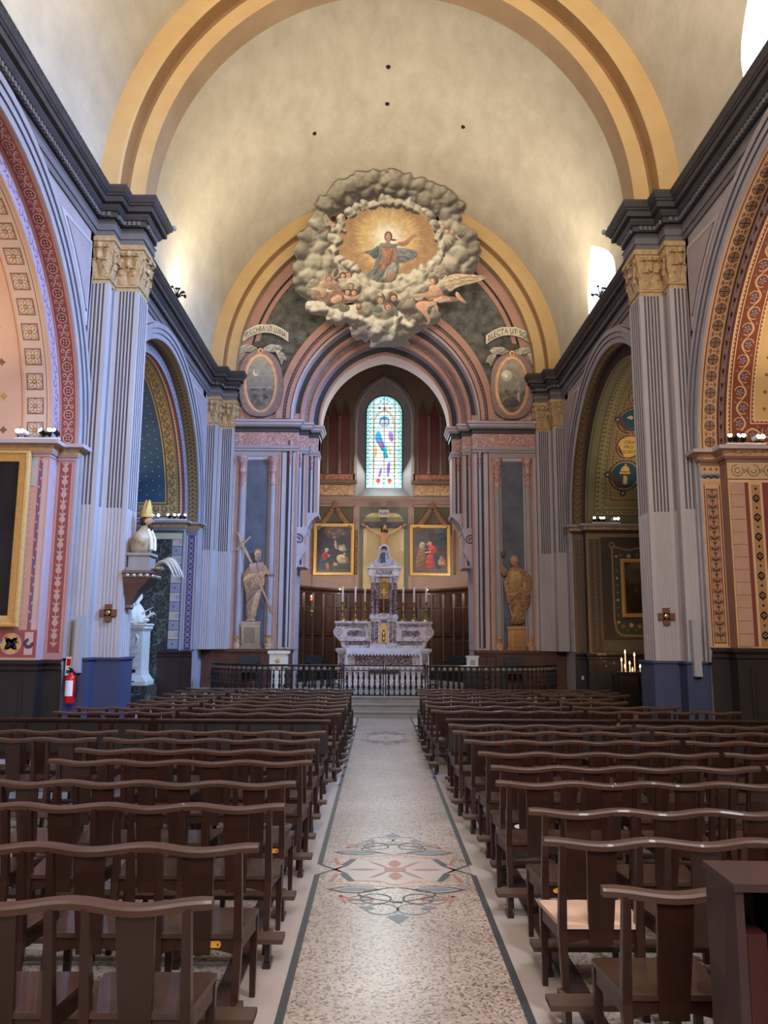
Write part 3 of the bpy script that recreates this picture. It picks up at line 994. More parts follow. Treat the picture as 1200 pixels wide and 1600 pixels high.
def chapel_wall(s, par, C, span, side):
    """the arched nave wall of one chapel; span = y range between the piers"""
    c, r, z0 = C['c'], C['r'], C['z']
    ya, yb = span
    N = 48
    up, lo = [], []
    for k in range(N + 1):
        a = pi * k / N
        y, z = c + r * cos(a), z0 + r * sin(a)
        lo.append((s * WX, y, z)); up.append((s * WX, min(max(c + (r + .3) * cos(a) * 1.0, ya), yb), ZE + .05))
    m_ = MB().strip([lo, up])
    for y0, y1 in ((c + r, yb), (ya, c - r)):
        if y1 > y0:
            m_.add([(s * WX, y0, ZS), (s * WX, y1, ZS), (s * WX, y1, ZE + .05), (s * WX, y0, ZE + .05)], [(0, 1, 2, 3)])
    m_.build('nave_wall', M['pil2'], par, smooth=False, recalc=False)
    # reveals of the arch: first order
    rows = []
    jl = [(c + r, ZS - 1.37)] + [(c + r * cos(pi * k / N), z0 + r * sin(pi * k / N)) for k in range(N + 1)] + [(c - r, ZS - 1.37)]
    rows = [[(s * x, y, z) for y, z in jl] for x in (WX, X1)]
    MB().strip(rows).build('arch_reveal', M['base' + side], par, angle=20, recalc=False)
    # the face of the narrower chapel vault, then the vault and its end walls
    r2 = r - STEP
    j2 = [(c + r2, 0)] + [(c + r2 * cos(pi * k / N), z0 + r2 * sin(pi * k / N)) for k in range(N + 1)] + [(c - r2, 0)]
    MB().strip([[(s * X1, y, z) for y, z in jl], [(s * X1, y, z) for y, z in j2]]).build('vault_face', M['ring' + side], par, smooth=False, recalc=False)
    MB().strip([[(s * x, y, z) for y, z in j2] for x in (X1, 8.0)]).build('chapel_vault', M['field' + side], par, angle=20, recalc=False)
    MB().box(s * 8.0, s * 8.15, c - r, c + r, 0, 8.2).build('chapel_back_wall', M['field' + side], par, smooth=False)
    # archivolt mouldings on the nave face
    prof = [(r, 0), (r, .03), (r + .05, .035), (r + .10, .035), (r + .11, .06), (r + .2, .06), (r + .21, .085), (r + .27, .10), (r + .31, .085), (r + .32, .04), (r + .35, .03), (r + .36, 0)]
    cols = []
    ang = [pi * k / N for k in range(N + 1)]
    for rr, o in prof:
        cols.append([(s * (WX - o), c + rr * cos(a), z0 + rr * sin(a)) for a in ang])
    MB().strip(cols, [0, 0, 0, 1, 0, 1, 0, 0, 1, 0, 0]).build('archivolt', [M['arc'], M['arcd']], par, recalc=False)
    # jamb strips below the archivolt
    for sg in (1, -1):
        y_ = c + sg * r
        if abs(y_ + sg * .3 - (yb if sg > 0 else ya)) > 3: continue
        m_ = MB()
        for a, b, o in ((0, .08, .03), (.10, .19, .055)):
            m_.box(s * WX, s * (WX - o), min(y_ + sg * a, y_ + sg * b), max(y_ + sg * a, y_ + sg * b), ZS, z0)
        m_.build('jamb_strip', M['arc'], par, smooth=False)
    # spandrel panels: framed triangles between arch, pier and cornice
    for sg in (1, -1):
        ye = yb - .12 if sg > 0 else ya + .12
        R3 = r + .52
        pts = []
        zt = ZE - .14
        for k in range(25):
            a = radians(10 + 78 * k / 24)
            y, z = c + sg * R3 * cos(a), z0 + R3 * sin(a)
            if z < zt and (y - ye) * sg < 0: pts.append((y, z))
        if len(pts) < 4: continue
        poly = [(ye, pts[0][1])] + pts + [(ye, zt)]
        def sc_(pl, f):
            cx = sum(p[0] for p in pl[:1] + pl[-1:]) / 2 - sg * .25; cz = zt - .35
            return [(cx + (y - cx) * f, cz + (z - cz) * f) for y, z in pl]
        dd = Decal(lambda a, b, h: (s * (WX - .004 - h), a, b))
        dd.poly(poly, 0, 1); dd.poly(sc_(poly, .80), 1, 2); dd.poly(sc_(poly, .76), 2, 3)
        dd.build('spandrel_panel', [M['pinkl'], M['line'], M['pil2']], par)
    # impost mouldings: along the wall jamb, into the reveal, across the face and along the side wall
    for sg in (1, -1):
        yj, y2 = c + sg * r, c + sg * r2
        path = [(s * WX, (yj + sg * .3)), (s * WX, yj), (s * X1, yj), (s * X1, y2), (s * 8.0, y2)]
        out = 1
        d0 = Vector((path[1][0] - path[0][0], path[1][1] - path[0][1]))
        # offset must point into the opening / nave: (-s, 0) for the first leg
        nrm = Vector((d0.y, -d0.x))
        out = 1 if nrm.x * (-s) > 0 else -1
        zb = z0 - .16
        m_ = MB()
        sweep_path(m_, path, [(.0, zb - .05), (.012, zb - .04), (.012, zb), (.03, zb), (.05, zb + .04)], 0, out)
        sweep_path(m_, path, [(.05, zb + .04), (.06, zb + .08), (.10, zb + .12)], 1, out)
        sweep_path(m_, path, [(.10, zb + .12), (.16, zb + .13), (.17, zb + .18), (.0, zb + .19)], 2, out)
        m_.build('impost_moulding', [M['ring' + side], M['ochre'] if s < 0 else M['tan'], M['pinkl'] if C['c'] < 12 else M['arc']], par, recalc=False, angle=20)


M['baseL1'] = mat('left_arch_rose_paint', S(184, 134, 126), .75, S(168, 120, 114), 3, .5)
M['ringL1'] = mat('left_vault_face_lilac', S(190, 164, 164), .75, S(176, 148, 150), 3, .5)
M['fieldL1'] = mat('left_chapel_apricot_paint', S(220, 178, 148), .8, S(208, 164, 134), 1.6, .5)
M['baseL2'] = mat('left_far_arch_slate_paint', S(120, 116, 120), .75, S(106, 102, 108), 3, .5)
M['ringL2'] = mat('left_far_vault_face', S(168, 150, 138), .75, S(152, 134, 124), 3, .5)
M['fieldL2'] = mat('left_far_chapel_blue_paint', S(62, 88, 104), .75, S(50, 74, 92), 2, .5)
M['baseR1'] = mat('right_arch_sand_paint', S(206, 162, 118), .75, S(192, 146, 104), 3, .5)
M['ringR1'] = mat('right_vault_face_brown', S(150, 112, 92), .75, S(136, 98, 80), 3, .5)
M['fieldR1'] = mat('right_chapel_buff_paint', S(214, 178, 118), .8, S(202, 164, 104), 1.6, .5)
M['baseR2'] = mat('right_far_arch_umber_paint', S(120, 100, 84), .75, S(106, 86, 72), 3, .5)
M['ringR2'] = mat('right_far_vault_face', S(74, 56, 50), .75, S(62, 46, 42), 3, .5)
M['fieldR2'] = mat('right_far_chapel_olive_paint', S(142, 126, 88), .8, S(126, 108, 72), 3.2, .55)

WALLS = {}
for s, nm in ((-1, 'left'), (1, 'right')):
    sd = 'L' if s < 0 else 'R'
    wl = struct('wall_' + nm, ['left', 'right'][s > 0] + ' nave wall with fluted piers, cornice and two painted arched chapels', 'wall')
    WALLS[sd] = wl
    for i, C in enumerate(CH):
        chapel_wall(s, wl, C, ((YA, 11.9), (13.05, 20.45))[i], sd + str(i + 1))
    # masonry between the chapels, behind the pier
    MB().box(s * (WX + .3), s * 8.0, CH[0]['c'] + CH[0]['r'] - STEP + .02, CH[1]['c'] - CH[1]['r'] + STEP - .02, 0, ZE).build('dividing_wall', M['pil2'], wl, smooth=False)
    MB().box(s * (WX + .02), s * (WX + .3), CH[0]['c'] + CH[0]['r'] + .01, CH[1]['c'] - CH[1]['r'] - .01, 0, ZE).build('dividing_wall', M['pil2'], wl, smooth=False)
    MB().box(s * (WX + .02), s * 8.0, CH[1]['c'] + CH[1]['r'] + .01, 21.2, 0, ZE).build('dividing_wall', M['pil2'], wl, smooth=False)
    MB().box(s * (WX + .02), s * 8.0, YA, CH[0]['c'] - CH[0]['r'] - .01, 0, ZE).build('dividing_wall', M['pil2'], wl, smooth=False)
    # piers
    for (a0, a1, b0, b1), zz in ((NP, 3.66), (FP, 3.9)):
        ns1 = 3 if a1 - a0 > 1 else 2
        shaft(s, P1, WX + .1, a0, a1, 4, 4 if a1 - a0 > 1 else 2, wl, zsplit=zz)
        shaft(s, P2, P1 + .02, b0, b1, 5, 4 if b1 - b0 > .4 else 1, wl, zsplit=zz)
        capital(s, P1, WX + .1, a0, a1, wl)
        capital(s, P2, P1, b0, b1, wl)
    a0, a1, b0, b1 = NP
    m_ = MB()
    plan = [(WX + .05, a0 - .05), (P1 - .05, a0 - .05), (P1 - .05, b0 - .05), (P2 - .05, b0 - .05), (P2 - .05, b1 + .05), (P1 - .05, b1 + .05), (P1 - .05, a1 + .05), (WX + .05, a1 + .05)]
    plan_prism(m_, [(s * x, y) for x, y in plan], 0, ZS - .03)
    pl2 = [(WX + .05, a0 - .075), (P1 - .075, a0 - .075), (P1 - .075, b0 - .075), (P2 - .075, b0 - .075), (P2 - .075, b1 + .075), (P1 - .075, b1 + .075), (P1 - .075, a1 + .075), (WX + .05, a1 + .075)]
    plan_prism(m_, [(s * x, y) for x, y in pl2], ZS - .03, ZS + .005)
    m_.build('socle', M['socle'], wl, smooth=False)
    # entablature following the piers
    path = [(s * WX, YA)]
    for (a0, a1, b0, b1) in (NP, FP):
        path += [(s * WX, a0), (s * P1, a0), (s * P1, b0), (s * P2, b0)]
        if a1 < YF: path += [(s * P2, b1), (s * P1, b1), (s * P1, a1), (s * WX, a1)]
        else: path += [(s * P2, YF)]
    out = -1 if s > 0 else 1
    sweep_path(MB(), path, E_PROF, 0, out).build('architrave', M['cornl'], wl, recalc=False, angle=20)
    co = sweep_path(MB(), path, C_PROF, 0, out).build('cornice', M['corn'], wl, recalc=False, angle=20)
    # dentils along the whole cornice (hundreds of thumb-sized blocks)
    dn, bd = MB(), MB()
    for i in range(len(path) - 1):
        A, B = Vector(path[i]), Vector(path[i + 1])
        L = (B - A).length
        t = (B - A) / L
        nr = Vector((t.y, -t.x)) * out
        ext = .07
        n = max(1, int((L + ext) / .085))
        for k in range(n):
            p = A + t * ((k + .5) * L / n) + nr * .085
            dn.beam((p.x - t.x * .024, p.y - t.y * .024, ZE + .355), (p.x + t.x * .024, p.y + t.y * .024, ZE + .355), .034, .07)
        n = max(1, int(L / .11))
        for k in range(n):
            p = A + t * ((k + .5) * L / n) + nr * .272
            bd.beam((p.x - t.x * .03, p.y - t.y * .03, ZE + .735), (p.x + t.x * .03, p.y + t.y * .03, ZE + .735), .02, .03)
    o = dn.build('dentil_course', M['cornl'], wl, smooth=False); o['kind'] = 'stuff'
    o = bd.build('bead_course', M['corn'], wl, smooth=False); o['kind'] = 'stuff'

# rear of the nave
wr = struct('wall_rear', 'plain rear wall of the nave behind the camera', 'wall')
MB().box(-5, 5, YA - .2, YA, 0, 14).build('wall_face', M['pil2'], wr, smooth=False)
# ================================================================== chancel arch wall
wf = struct('wall_front', 'painted chancel arch wall with stepped pointed arch, marbled niches and murals', 'wall')
AC, AZ = .60, 7.55      # arch centres and springing


def arc_pt(R, t):
    """t from 0 (right springing) to 1 (left springing) along a pointed arch of radius R"""
    # the inner orders are rounder than the outer ones
    c = .28 + .34 * min(1, max(0, (R - 2.40) / 1.18))
    R = R - AC + c
    tm = math.acos(c / R)
    if t <= .5:
        a = tm * t * 2
        return (-c + R * cos(a), AZ + R * sin(a))
    a = tm * (1 - t) * 2
    return (c - R * cos(a), AZ + R * sin(a))


NA = 60
# wall above and beside the arch
m_ = MB()
outer, inner = [], []
for k in range(NA + 1):
    x, z = arc_pt(3.55, k / NA)
    inner.append((x, YF, z))
    u = 1 - 2 * k / NA
    outer.append((4.6 * max(-1, min(1, u * 1.25)) , YF, 14 if abs(u) < .8 else 7.3 + (14 - 7.3) * (1 - (abs(u) - .8) / .2)))
m_.strip([inner, outer])
m_.build('spandrel_wall', M['greenm'], wf, smooth=False, recalc=False)
for s in (-1, 1):
    MB().box(s * 2.78, s * 4.75, YF, YF + .3, ZS, 7.56).build('niche_wall', M['pinkl'], wf, smooth=False)
    MB().box(s * 2.95, s * 4.6, YF - .02, YF + .2, 7.56, 7.9).build('marble_plinth', M['pinkm'], wf, smooth=False)

# arch mouldings: (R, y, material of the face up to the next point)
PR = [(3.58, 21.0, 0), (3.58, 20.90, 0), (3.40, 20.90, 1), (3.38, 20.92, 3), (3.33, 20.92, 1), (3.31, 20.90, 0), (3.20, 20.90, 1), (3.18, 20.93, 2), (3.12, 20.96, 2), (3.10, 21.12, 2),
      (3.09, 21.12, 4), (2.95, 21.14, 2), (2.96, 21.10, 0), (2.92, 21.06, 0), (2.88, 21.06, 0), (2.84, 21.12, 2), (2.84, 21.32, 3), (2.72, 21.32, 2), (2.70, 21.28, 0), (2.62, 21.28, 2),
      (2.61, 21.60, 4), (2.47, 21.62, 2), (2.48, 21.58, 0), (2.44, 21.56, 0), (2.40, 21.58, 0), (2.40, 22.1, 0), (2.40, 22.3, 0)]
cols = [[(lambda p: (p[0], y, p[1]))(arc_pt(R, k / NA)) for k in range(NA + 1)] for R, y, _ in PR]
M['greek'] = mat('fret_band_paint', S(128, 104, 98), .8, S(168, 136, 124), 26, .3, detail=1)
MB().strip(cols, [p[2] for p in PR[:-1]]).build('chancel_arch', [M['pink'], M['line'], M['pinkl'], M['greek'], M['slate']], wf, recalc=False, angle=25)
# fret pattern on the outer band
d = Decal(lambda a, t, h: (lambda p: (p[0], 20.917 - h, p[1]))(arc_pt(3.355 + t, a)))
for k in range(90):
    a = (k + .5) / 90
    e = .0036
    for q in (-1, 1):
        d.stroke([(a - e, q * .012), (a + e * .2, q * .012)], .006, 0)
        d.stroke([(a + q * e * .6, -.016), (a + q * e * .6, .016)], .0016, 0)
d.build('fret_pattern', [M['line']], wf)
# pink and dark rings under the transverse arch
m_ = MB()
for r0, r1, mi, y in ((4.10, 3.78, 0, 20.93), (3.78, 3.72, 1, 20.94), (3.72, 3.60, 0, 20.95)):
    A = [(r0 * cos(pi * k / 64), y, Z_V + VS * r0 * sin(pi * k / 64)) for k in range(65)]
    B = [(r1 * cos(pi * k / 64), y, Z_V + VS * r1 * sin(pi * k / 64)) for k in range(65)]
    m_.strip([A, B], mi)
    C_ = [(p[0], 21.0, p[2]) for p in B]
    m_.strip([B, C_], mi)
m_.build('painted_ring', [M['pink'], M['line']], wf, smooth=False, recalc=False)

# stepped jambs
ORD = [(2.78, 20.98), (2.46, 21.28), (2.16, 21.58), (1.86, 21.88)]
for s in (-1, 1):
    # (outer x, inner x, y front, z bottom)
    jb = [(2.80, 2.36, 21.0, ZS), (2.48, 2.12, 21.3, 3.55), (2.18, 1.86, 21.6, 4.95)]
    for i, (xo, xi, y, zb) in enumerate(jb):
        m_ = MB()
        m_.box(s * xi, s * xo, y, 22.3, zb, 7.4)
        o = m_.build('jamb', M['pinkl'], wf, smooth=False)
        # sunk slate strip with its light colonnette
        w_ = xo - xi
        xs = xi + w_ * .30
        x2 = xi + (w_ * .78 if i else .30)
        MB().box(s * xs, s * x2, y - .006, y + .01, zb + .06, 6.95).build('slate_strip', M['slate'], o, smooth=False)
        m_ = MB()
        xc = xi + (w_ * .55 if i else .2)
        m_.lathe([(.035, zb + .02), (.035, 6.3)], (s * xc, y - .01, 0), 10)
        m_.build('colonnette', M['pinkl'], o)
        m_ = MB()
        m_.lathe([(.04, 6.28), (.05, 6.3), (.035, 6.36), (.04, 6.5), (.055, 6.55), (.04, 6.6), (.05, 6.75), (.07, 6.9), (.07, 6.95)], (s * xc, y - .01, 0), 10)
        m_.build('colonnette_capital', M['pinkm'], o)
        MB().box(s * (xi + .0), s * (xi + .05), y - .015, y + .01, zb, 7.0).build('edge_bead', M['pink'], o, smooth=False)
    # the strip between jamb and opening at floor height
    # consoles carrying the upper orders
    for (xo, xi, y, zt, k) in ((2.48, 2.12, 21.3, 4.62, 1), (2.18, 1.86, 21.6, 5.06, 0)):
        m_ = MB()
        if k:
            prof = [(xo + .02, zt), (xi - .02, zt), (xi - .03, zt - .1), (xi + .02, zt - .22), (xi + .06, zt - .3), (xi + .05, zt - .45), (xi + .0, zt - .55), (xi + .01, zt - .66), (xi + .1, zt - .8),
                    (xi + .18, zt - .95), (xi + .22, zt - 1.1), (xo - .08, zt - 1.12), (xo - .1, zt - .8), (xo + .02, zt - .6)]
        else:
            prof = [(xo + .02, zt), (xi - .04, zt), (xi - .05, zt - .08), (xi + .04, zt - .12), (xi + .16, zt - .24), (xo - .05, zt - .46), (xo + .02, zt - .5)]
        m_.prism([(s * a, b) for a, b in prof], lambda a, b, dd: (a, dd, b), y - .08, 22.28)
        o = m_.build('console', M['pinkl'], wf, smooth=False)
        if k:
            m2 = MB()
            cx, cz = s * (xo - .17), zt - .32
            m2.tube([(cx + s * (.15 - .0075 * q) * cos(q * .6), y - .085, cz + (.15 - .0075 * q) * sin(q * .6)) for q in range(19)], .018, 6)
            m2.tube([(s * (xo - .05), y - .085, zt - .45), (s * (xo - .08), y - .085, zt - .7), (s * (xo - .02), y - .085, zt - 1.05)], .014, 6)
            m2.build('console_scroll', M['arcd'], o)
    # lower reveal below the consoles
    MB().box(s * 2.37, s * 2.75, 21.3, 22.27, .39, ZS - .01).build('jamb', M['pinkl'], wf, smooth=False)
    # niche: slate panel, border and two painted half columns
    MB().box(s * 3.13, s * 3.72, YF - .008, YF + .01, ZS + .02, 6.42).build('slate_panel', M['bluem'], wf, smooth=False)
    for xc in (3.02, 3.84):
        m_ = MB()
        m_.lathe([(.115, ZS + .01), (.115, ZS + .12), (.09, ZS + .14), (.09, ZS + .34), (.10, ZS + .36)], (s * xc, YF, 0), 12)
        m_.build('column_base', M['tan'], wf)
        m_ = MB()
        m_.lathe([(.088, ZS + .36), (.088, 3.2), (.082, 5.7)], (s * xc, YF, 0), 14)
        m_.build('column_shaft', M['pil2'], wf)
        m_ = MB()
        m_.lathe([(.085, 5.7), (.10, 5.74), (.085, 5.8), (.09, 6.02), (.115, 6.08), (.09, 6.14), (.10, 6.3), (.15, 6.42), (.15, 6.5)], (s * xc, YF, 0), 12)
        m_.build('column_capital', M['pinkm'], wf)
    for xa, xb in ((2.80, 2.84), (2.88, 2.92), (3.94, 3.99)):
        MB().box(s * xa, s * xb, YF - .03, YF + .01, ZS, 6.6).build('niche_fillet', M['pink'], wf, smooth=False)
    MB().box(s * 2.84, s * 4.07, YF - .02, YF + .01, 6.52, 6.66).build('niche_lintel', M['pil2'], wf, smooth=False)
    # entablature of the arch wall, stepping back with the orders
    path = [(s * 4.07, 21.0), (s * 2.80, 21.0), (s * 2.80, 21.3), (s * 2.48, 21.3), (s * 2.48, 21.6), (s * 2.18, 21.6), (s * 2.18, 21.9), (s * 1.88, 21.9), (s * 1.88, 22.3)]
    path = [(s * 4.07, 20.98), (s * 2.40, 20.98), (s * 2.40, 21.28), (s * 2.14, 21.28), (s * 2.14, 21.58), (s * 1.88, 21.58), (s * 1.88, 22.3)]
    out = 1 if s < 0 else -1
    sweep_path(MB(), path, [(0, 6.66), (.03, 6.66), (.03, 6.72), (.05, 6.73), (.05, 6.80), (.02, 6.81)], 0, out).build('lower_moulding', M['pil2'], wf, recalc=False, angle=20)
    sweep_path(MB(), path, [(.02, 6.81), (.02, 7.18)], 0, out).build('marble_frieze', M['pinkm'], wf, recalc=False, angle=20)
    sweep_path(MB(), path, [(.02, 7.18), (.05, 7.19), (.05, 7.28), (.09, 7.29), (.09, 7.33)], 0, out).build('dark_moulding', M['corn'], wf, recalc=False, angle=20)
    sweep_path(MB(), path, [(.09, 7.33), (.14, 7.38), (.14, 7.42), (.18, 7.45), (.18, 7.5), (-.1, 7.56)], 0, out).build('crown_moulding', M['pinkl'], wf, recalc=False, angle=20)
    # marble blocks over the orders
    for xo, xi, y in ((2.75, 2.36, 21.0), (2.46, 2.12, 21.3), (2.16, 1.86, 21.6)):
        MB().box(s * xi, s * xo, y + .03, 22.2, 7.5, 7.72 - .04 * (2.75 - xo)).build('marble_block', M['pinkm'], wf, smooth=False)
    # wooden dado of the arch wall
    m_ = MB()
    m_.box(s * 2.4, s * 4.72, YF - .06, YF + .25, .39, ZS - .02)
    m_.box(s * 2.38, s * 4.72, YF - .11, YF + .25, ZS - .07, ZS + .01)
    m_.box(s * 2.38, s * 4.72, YF - .10, YF + .25, .39, .55)
    o = m_.build('dado', M['woodr'], wf, smooth=False)
    for k in range(4):
        x0 = 2.5 + k * .56
        b = MB()
        b.box(s * x0, s * (x0 + .46), YF - .075, YF - .05, .62, 1.22)
        b.box(s * (x0 + .05), s * (x0 + .41), YF - .09, YF - .07, .68, 1.16)
        b.build('dado_panel', M['woodr'], o, smooth=False)

# ================================================================== choir behind the arch
wa = struct('wall_apse', 'choir wall behind the altar with lancet panels, marble bands and a stained window', 'wall')
YB = 26.5
# back wall with the window opening (x +-.86, z 6.55..)
def pointed(hw, z0, zs, za, n=16):
    pts = [(hw, z0), (hw, zs)]
    R = ((za - zs) ** 2 + hw ** 2) / (2 * hw)
    for k in range(1, n):
        z = zs + (za - zs) * k / n
        pts.append((hw - R + sqrt(max(0, R * R - (z - zs) ** 2)), z))
    pts.append((0, za))
    pts += [(-x, z) for x, z in pts[-2::-1]]
    return pts


def frame_wall(op, x0, x1, z0, z1, y, mb, mi=0):
    """a wall face with an opening (outline op from right foot to left foot)"""
    n = len(op)
    o2 = []
    for k, (x, z) in enumerate(op):
        if k == 0: o2.append((x1, z0))
        elif k == n - 1: o2.append((x0, z0))
        else:
            u = k / (n - 1)
            if u < .25: o2.append((x1, z0 + (z1 - z0) * u * 4))
            elif u < .75: o2.append((x1 + (x0 - x1) * (u - .25) * 2, z1))
            else: o2.append((x0, z0 + (z1 - z0) * (1 - u) * 4))
    mb.strip([[(x, y, z) for x, z in op], [(x, y, z) for x, z in o2]], mi)


op_o = pointed(.92, 6.42, 9.1, 10.55)
op_i = []
hwi = .63
for x, z in op_o:
    op_i.append((x * hwi / .92, 6.80 + (z - 6.42) * (10.08 - 6.80) / (10.55 - 6.42)))
# inner opening is round-headed: push the shoulder outwards
gl = [(hwi, 6.80), (hwi, 9.45)] + [(hwi * cos(pi * k / 32), 9.45 + hwi * sin(pi * k / 32)) for k in range(1, 32)] + [(-hwi, 9.45), (-hwi, 6.80)]
op_o2 = pointed(.92, 6.42, 9.1, 10.55, 16)
gl = [gl[round(k * (len(gl) - 1) / (len(op_o2) - 1))] for k in range(len(op_o2))]
m_ = MB()
frame_wall(op_o2, -3.1, 3.1, 6.42, 12.0, YB, m_)
m_.add([(-3.1, YB, 0), (3.1, YB, 0), (3.1, YB, 6.42), (-3.1, YB, 6.42)], [(0, 1, 2, 3)])
m_.build('back_wall', M['apse'], wa, smooth=False, recalc=False)
for s in (-1, 1):
    MB().box(s * 3.0, s * 3.2, 22.3, YB + .1, 0, 12).build('side_wall', M['mauve'], wa, smooth=False)
    MB().box(s * 2.36, s * 4.0, 22.28, 22.34, .39, 12).box(s * 1.86, s * 2.4, 22.28, 22.34, 5.0, 12).build('return_wall', M['apse'], wa, smooth=False)
M['apv'] = mat('choir_vault_dark_paint', S(84, 76, 64), .85, S(56, 50, 42), 3, .5)
m_ = MB()
rows = [[(3.1 * cos(pi * k / 24), y, 8.2 + 2.9 * sin(pi * k / 24)) for k in range(25)] for y in (22.3, YB + .02)]
m_.strip(rows).build('choir_vault', M['apv'], wa, recalc=False)

wn = struct('window_3', 'tall round-headed stained glass window with a standing haloed figure in white and blue glass', 'window')
MB().strip([[(x, YB, z) for x, z in op_o2], [(x, YB + .45, z) for x, z in gl]]).build('window_splay', M['splay'], wn, smooth=False, recalc=False)
m_ = MB()
m_.add([(-.92, YB - .02, 6.42), (.92, YB - .02, 6.42), (.63, YB + .45, 6.8), (-.63, YB + .45, 6.8)], [(0, 1, 2, 3)])
m_.build('sloping_sill', M['corn'], wn, smooth=False)
mo = MB()
P_ = op_o2
for (o0, o1, yy) in ((0, .07, -.05), (.09, .13, -.03)):
    rows = []
    for f, y in ((o0, YB), (o0, YB + yy), (o1, YB + yy), (o1, YB)):
        rows.append([(x * (1 + f / .92), y, z if k in (0, len(P_) - 1) else z + (f if abs(x) < .9 else 0)) for k, (x, z) in enumerate(P_)])
    mo.strip(rows)
mo.build('window_moulding', M['pil2'], wn, recalc=False)

# stained glass, drawn in picture units of 58 x 146 and cut into panes by its saddle bars
cv = Canvas(0, 0, 58, 148, 2.6, (214, 242, 240), 1)
X, Y = cv.X, cv.Y
n1 = vnoise(cv.h, cv.w, 4 * 2.6, 3)
cv.c = np.where((n1 > .55)[..., None], np.array([190, 234, 238]), np.array([232, 250, 246])).astype(float)
# teal ornamental borders
for i in range(40):
    yy = 6 + i * 3.6
    for xx, ph in ((4.5, 0), (53.5, 1)):
        cv.blob(xx + (1.2 if (i + ph) % 2 else -1.2), yy, 1.6, 1.3, [(70, 170, 176), (120, 200, 170), (88, 160, 206)][i % 3], .3)
    cv.blob(11.5, yy, .9, 1.2, (150, 206, 190), .3); cv.blob(46.5, yy, .9, 1.2, (150, 206, 190), .3)
cv.line([(2, 148), (2, 26), (8, 11), (18, 4), (29, 2), (40, 4), (50, 11), (56, 26), (56, 148)], 1.6, (120, 214, 214))
# canopy arch
cv.line([(13, 132), (13, 40), (17, 30), (29, 22), (41, 30), (45, 40), (45, 132)], 1.2, (196, 176, 110))
cv.line([(15, 36), (20, 29), (29, 24), (38, 29), (43, 36)], 1.0, (214, 120, 90))
cv.fill([(26, 22), (29, 15), (32, 22), (29, 24)], (236, 120, 100), .3)
cv.fill([(18, 20), (22, 17), (24, 20), (21, 22)], (60, 120, 180), .3); cv.fill([(36, 20), (38, 17), (41, 20), (38, 22)], (70, 150, 180), .3)
for a in range(7): cv.blob(29 + 7 * cos(a * .9), 9 + 4 * sin(a * .9), 1.6, 1.4, (90, 170, 190), .3)
# halo, head, robe
cv.blob(29, 42, 8.2, 8.8, (56, 140, 204), .4, 0); cv.blob(29, 43, 6.0, 6.6, (206, 228, 236), .4, 0)
cv.blob(29, 43.5, 4.0, 5.4, (214, 176, 190), .4); cv.fill([(25, 40), (29, 36), (33, 40), (31, 39), (27, 39)], (120, 96, 110), .3)
cv.fill([(25, 50), (33, 50), (42, 58), (43, 82), (40, 104), (39, 130), (18, 130), (19, 100), (15, 80), (16, 58)], (238, 240, 240), .5, .05)
cv.fill([(15, 60), (22, 56), (28, 78), (32, 86), (27, 92), (20, 80), (14, 72)], (60, 150, 206), .4, .2)
cv.fill([(21, 70), (26, 78), (30, 84), (25, 84), (20, 78)], (196, 96, 150), .4)
cv.fill([(28, 82), (34, 80), (33, 92), (37, 100), (27, 102)], (48, 186, 200), .4, .2)
cv.fill([(38, 56), (44, 62), (43, 76), (37, 72), (35, 62)], (166, 130, 214), .4)
cv.fill([(33, 76), (41, 84), (40, 98), (35, 92)], (226, 200, 170), .4)
for xa, xb in ((20, 24), (25, 28), (31, 34), (36, 37)):
    cv.line([(xa + 3, 104), (xa, 118), (xa - 1, 130)], .8, (150, 190, 206))
cv.fill([(34, 108), (39, 106), (38, 130), (33, 131)], (132, 96, 200), .3)
cv.fill([(22, 120), (26, 114), (24, 131), (19, 131)], (110, 90, 190), .3)
cv.fill([(12, 78), (18, 82), (17, 100), (12, 98)], (226, 190, 140), .4); cv.fill([(40, 40), (44, 36), (46, 44), (41, 46)], (236, 190, 130), .4)
cv.blob(20, 137, 3.6, 3.6, (236, 60, 56), .3, 0); cv.blob(38, 137, 3.6, 3.6, (236, 66, 60), .3, 0); cv.blob(29, 137, 3.2, 3.8, (110, 190, 196), .3, 0); cv.blob(29, 137, 1.8, 2.2, (226, 246, 240), .3, 0)
cv.grain(.10, 3, 9)
kz = 3.28 / 148
rad = .63
xx = (cv.X - 29) / 29 * rad
zz = 10.08 - cv.Y * kz
cv.a = np.where((zz < 9.45) | (xx ** 2 + (zz - 9.45) ** 2 < rad ** 2), 1.0, 0.0)
xs = [0, 12, 29, 46, 58]
yrow = [0, 14, 26, 38, 52, 64, 76, 88, 100, 112, 124, 134, 148]
kk = 2.6
cells = [(int(xs[i] * kk), int(yrow[j] * kk), int(xs[i + 1] * kk), int(yrow[j + 1] * kk)) for j in range(len(yrow) - 1) for i in range(4)]
cv.build('glass_pane', lambda px, py: ((px - 29) / 29 * rad, YB + .44, 10.08 - py * kz), GLASS, wn, cells=cells)
ld = MB()
for x in xs[1:-1]:
    xw = (x - 29) / 29 * rad
    zt = 9.45 + sqrt(rad ** 2 - xw ** 2)
    ld.box(xw - .008, xw + .008, YB + .415, YB + .435, 6.8, zt)
for y in yrow[1:-1] + [20, 32, 45, 58, 70, 82, 94, 106, 118, 129, 141]:
    z = 10.08 - y * kz
    wv = rad if z < 9.45 else sqrt(max(.01, rad ** 2 - (z - 9.45) ** 2))
    ld.box(-wv, wv, YB + .415, YB + .435, z - .006, z + .006)
rim = [(rad, 6.8), (rad, 9.45)] + [(rad * cos(pi * k / 20), 9.45 + rad * sin(pi * k / 20)) for k in range(1, 20)] + [(-rad, 9.45), (-rad, 6.8)]
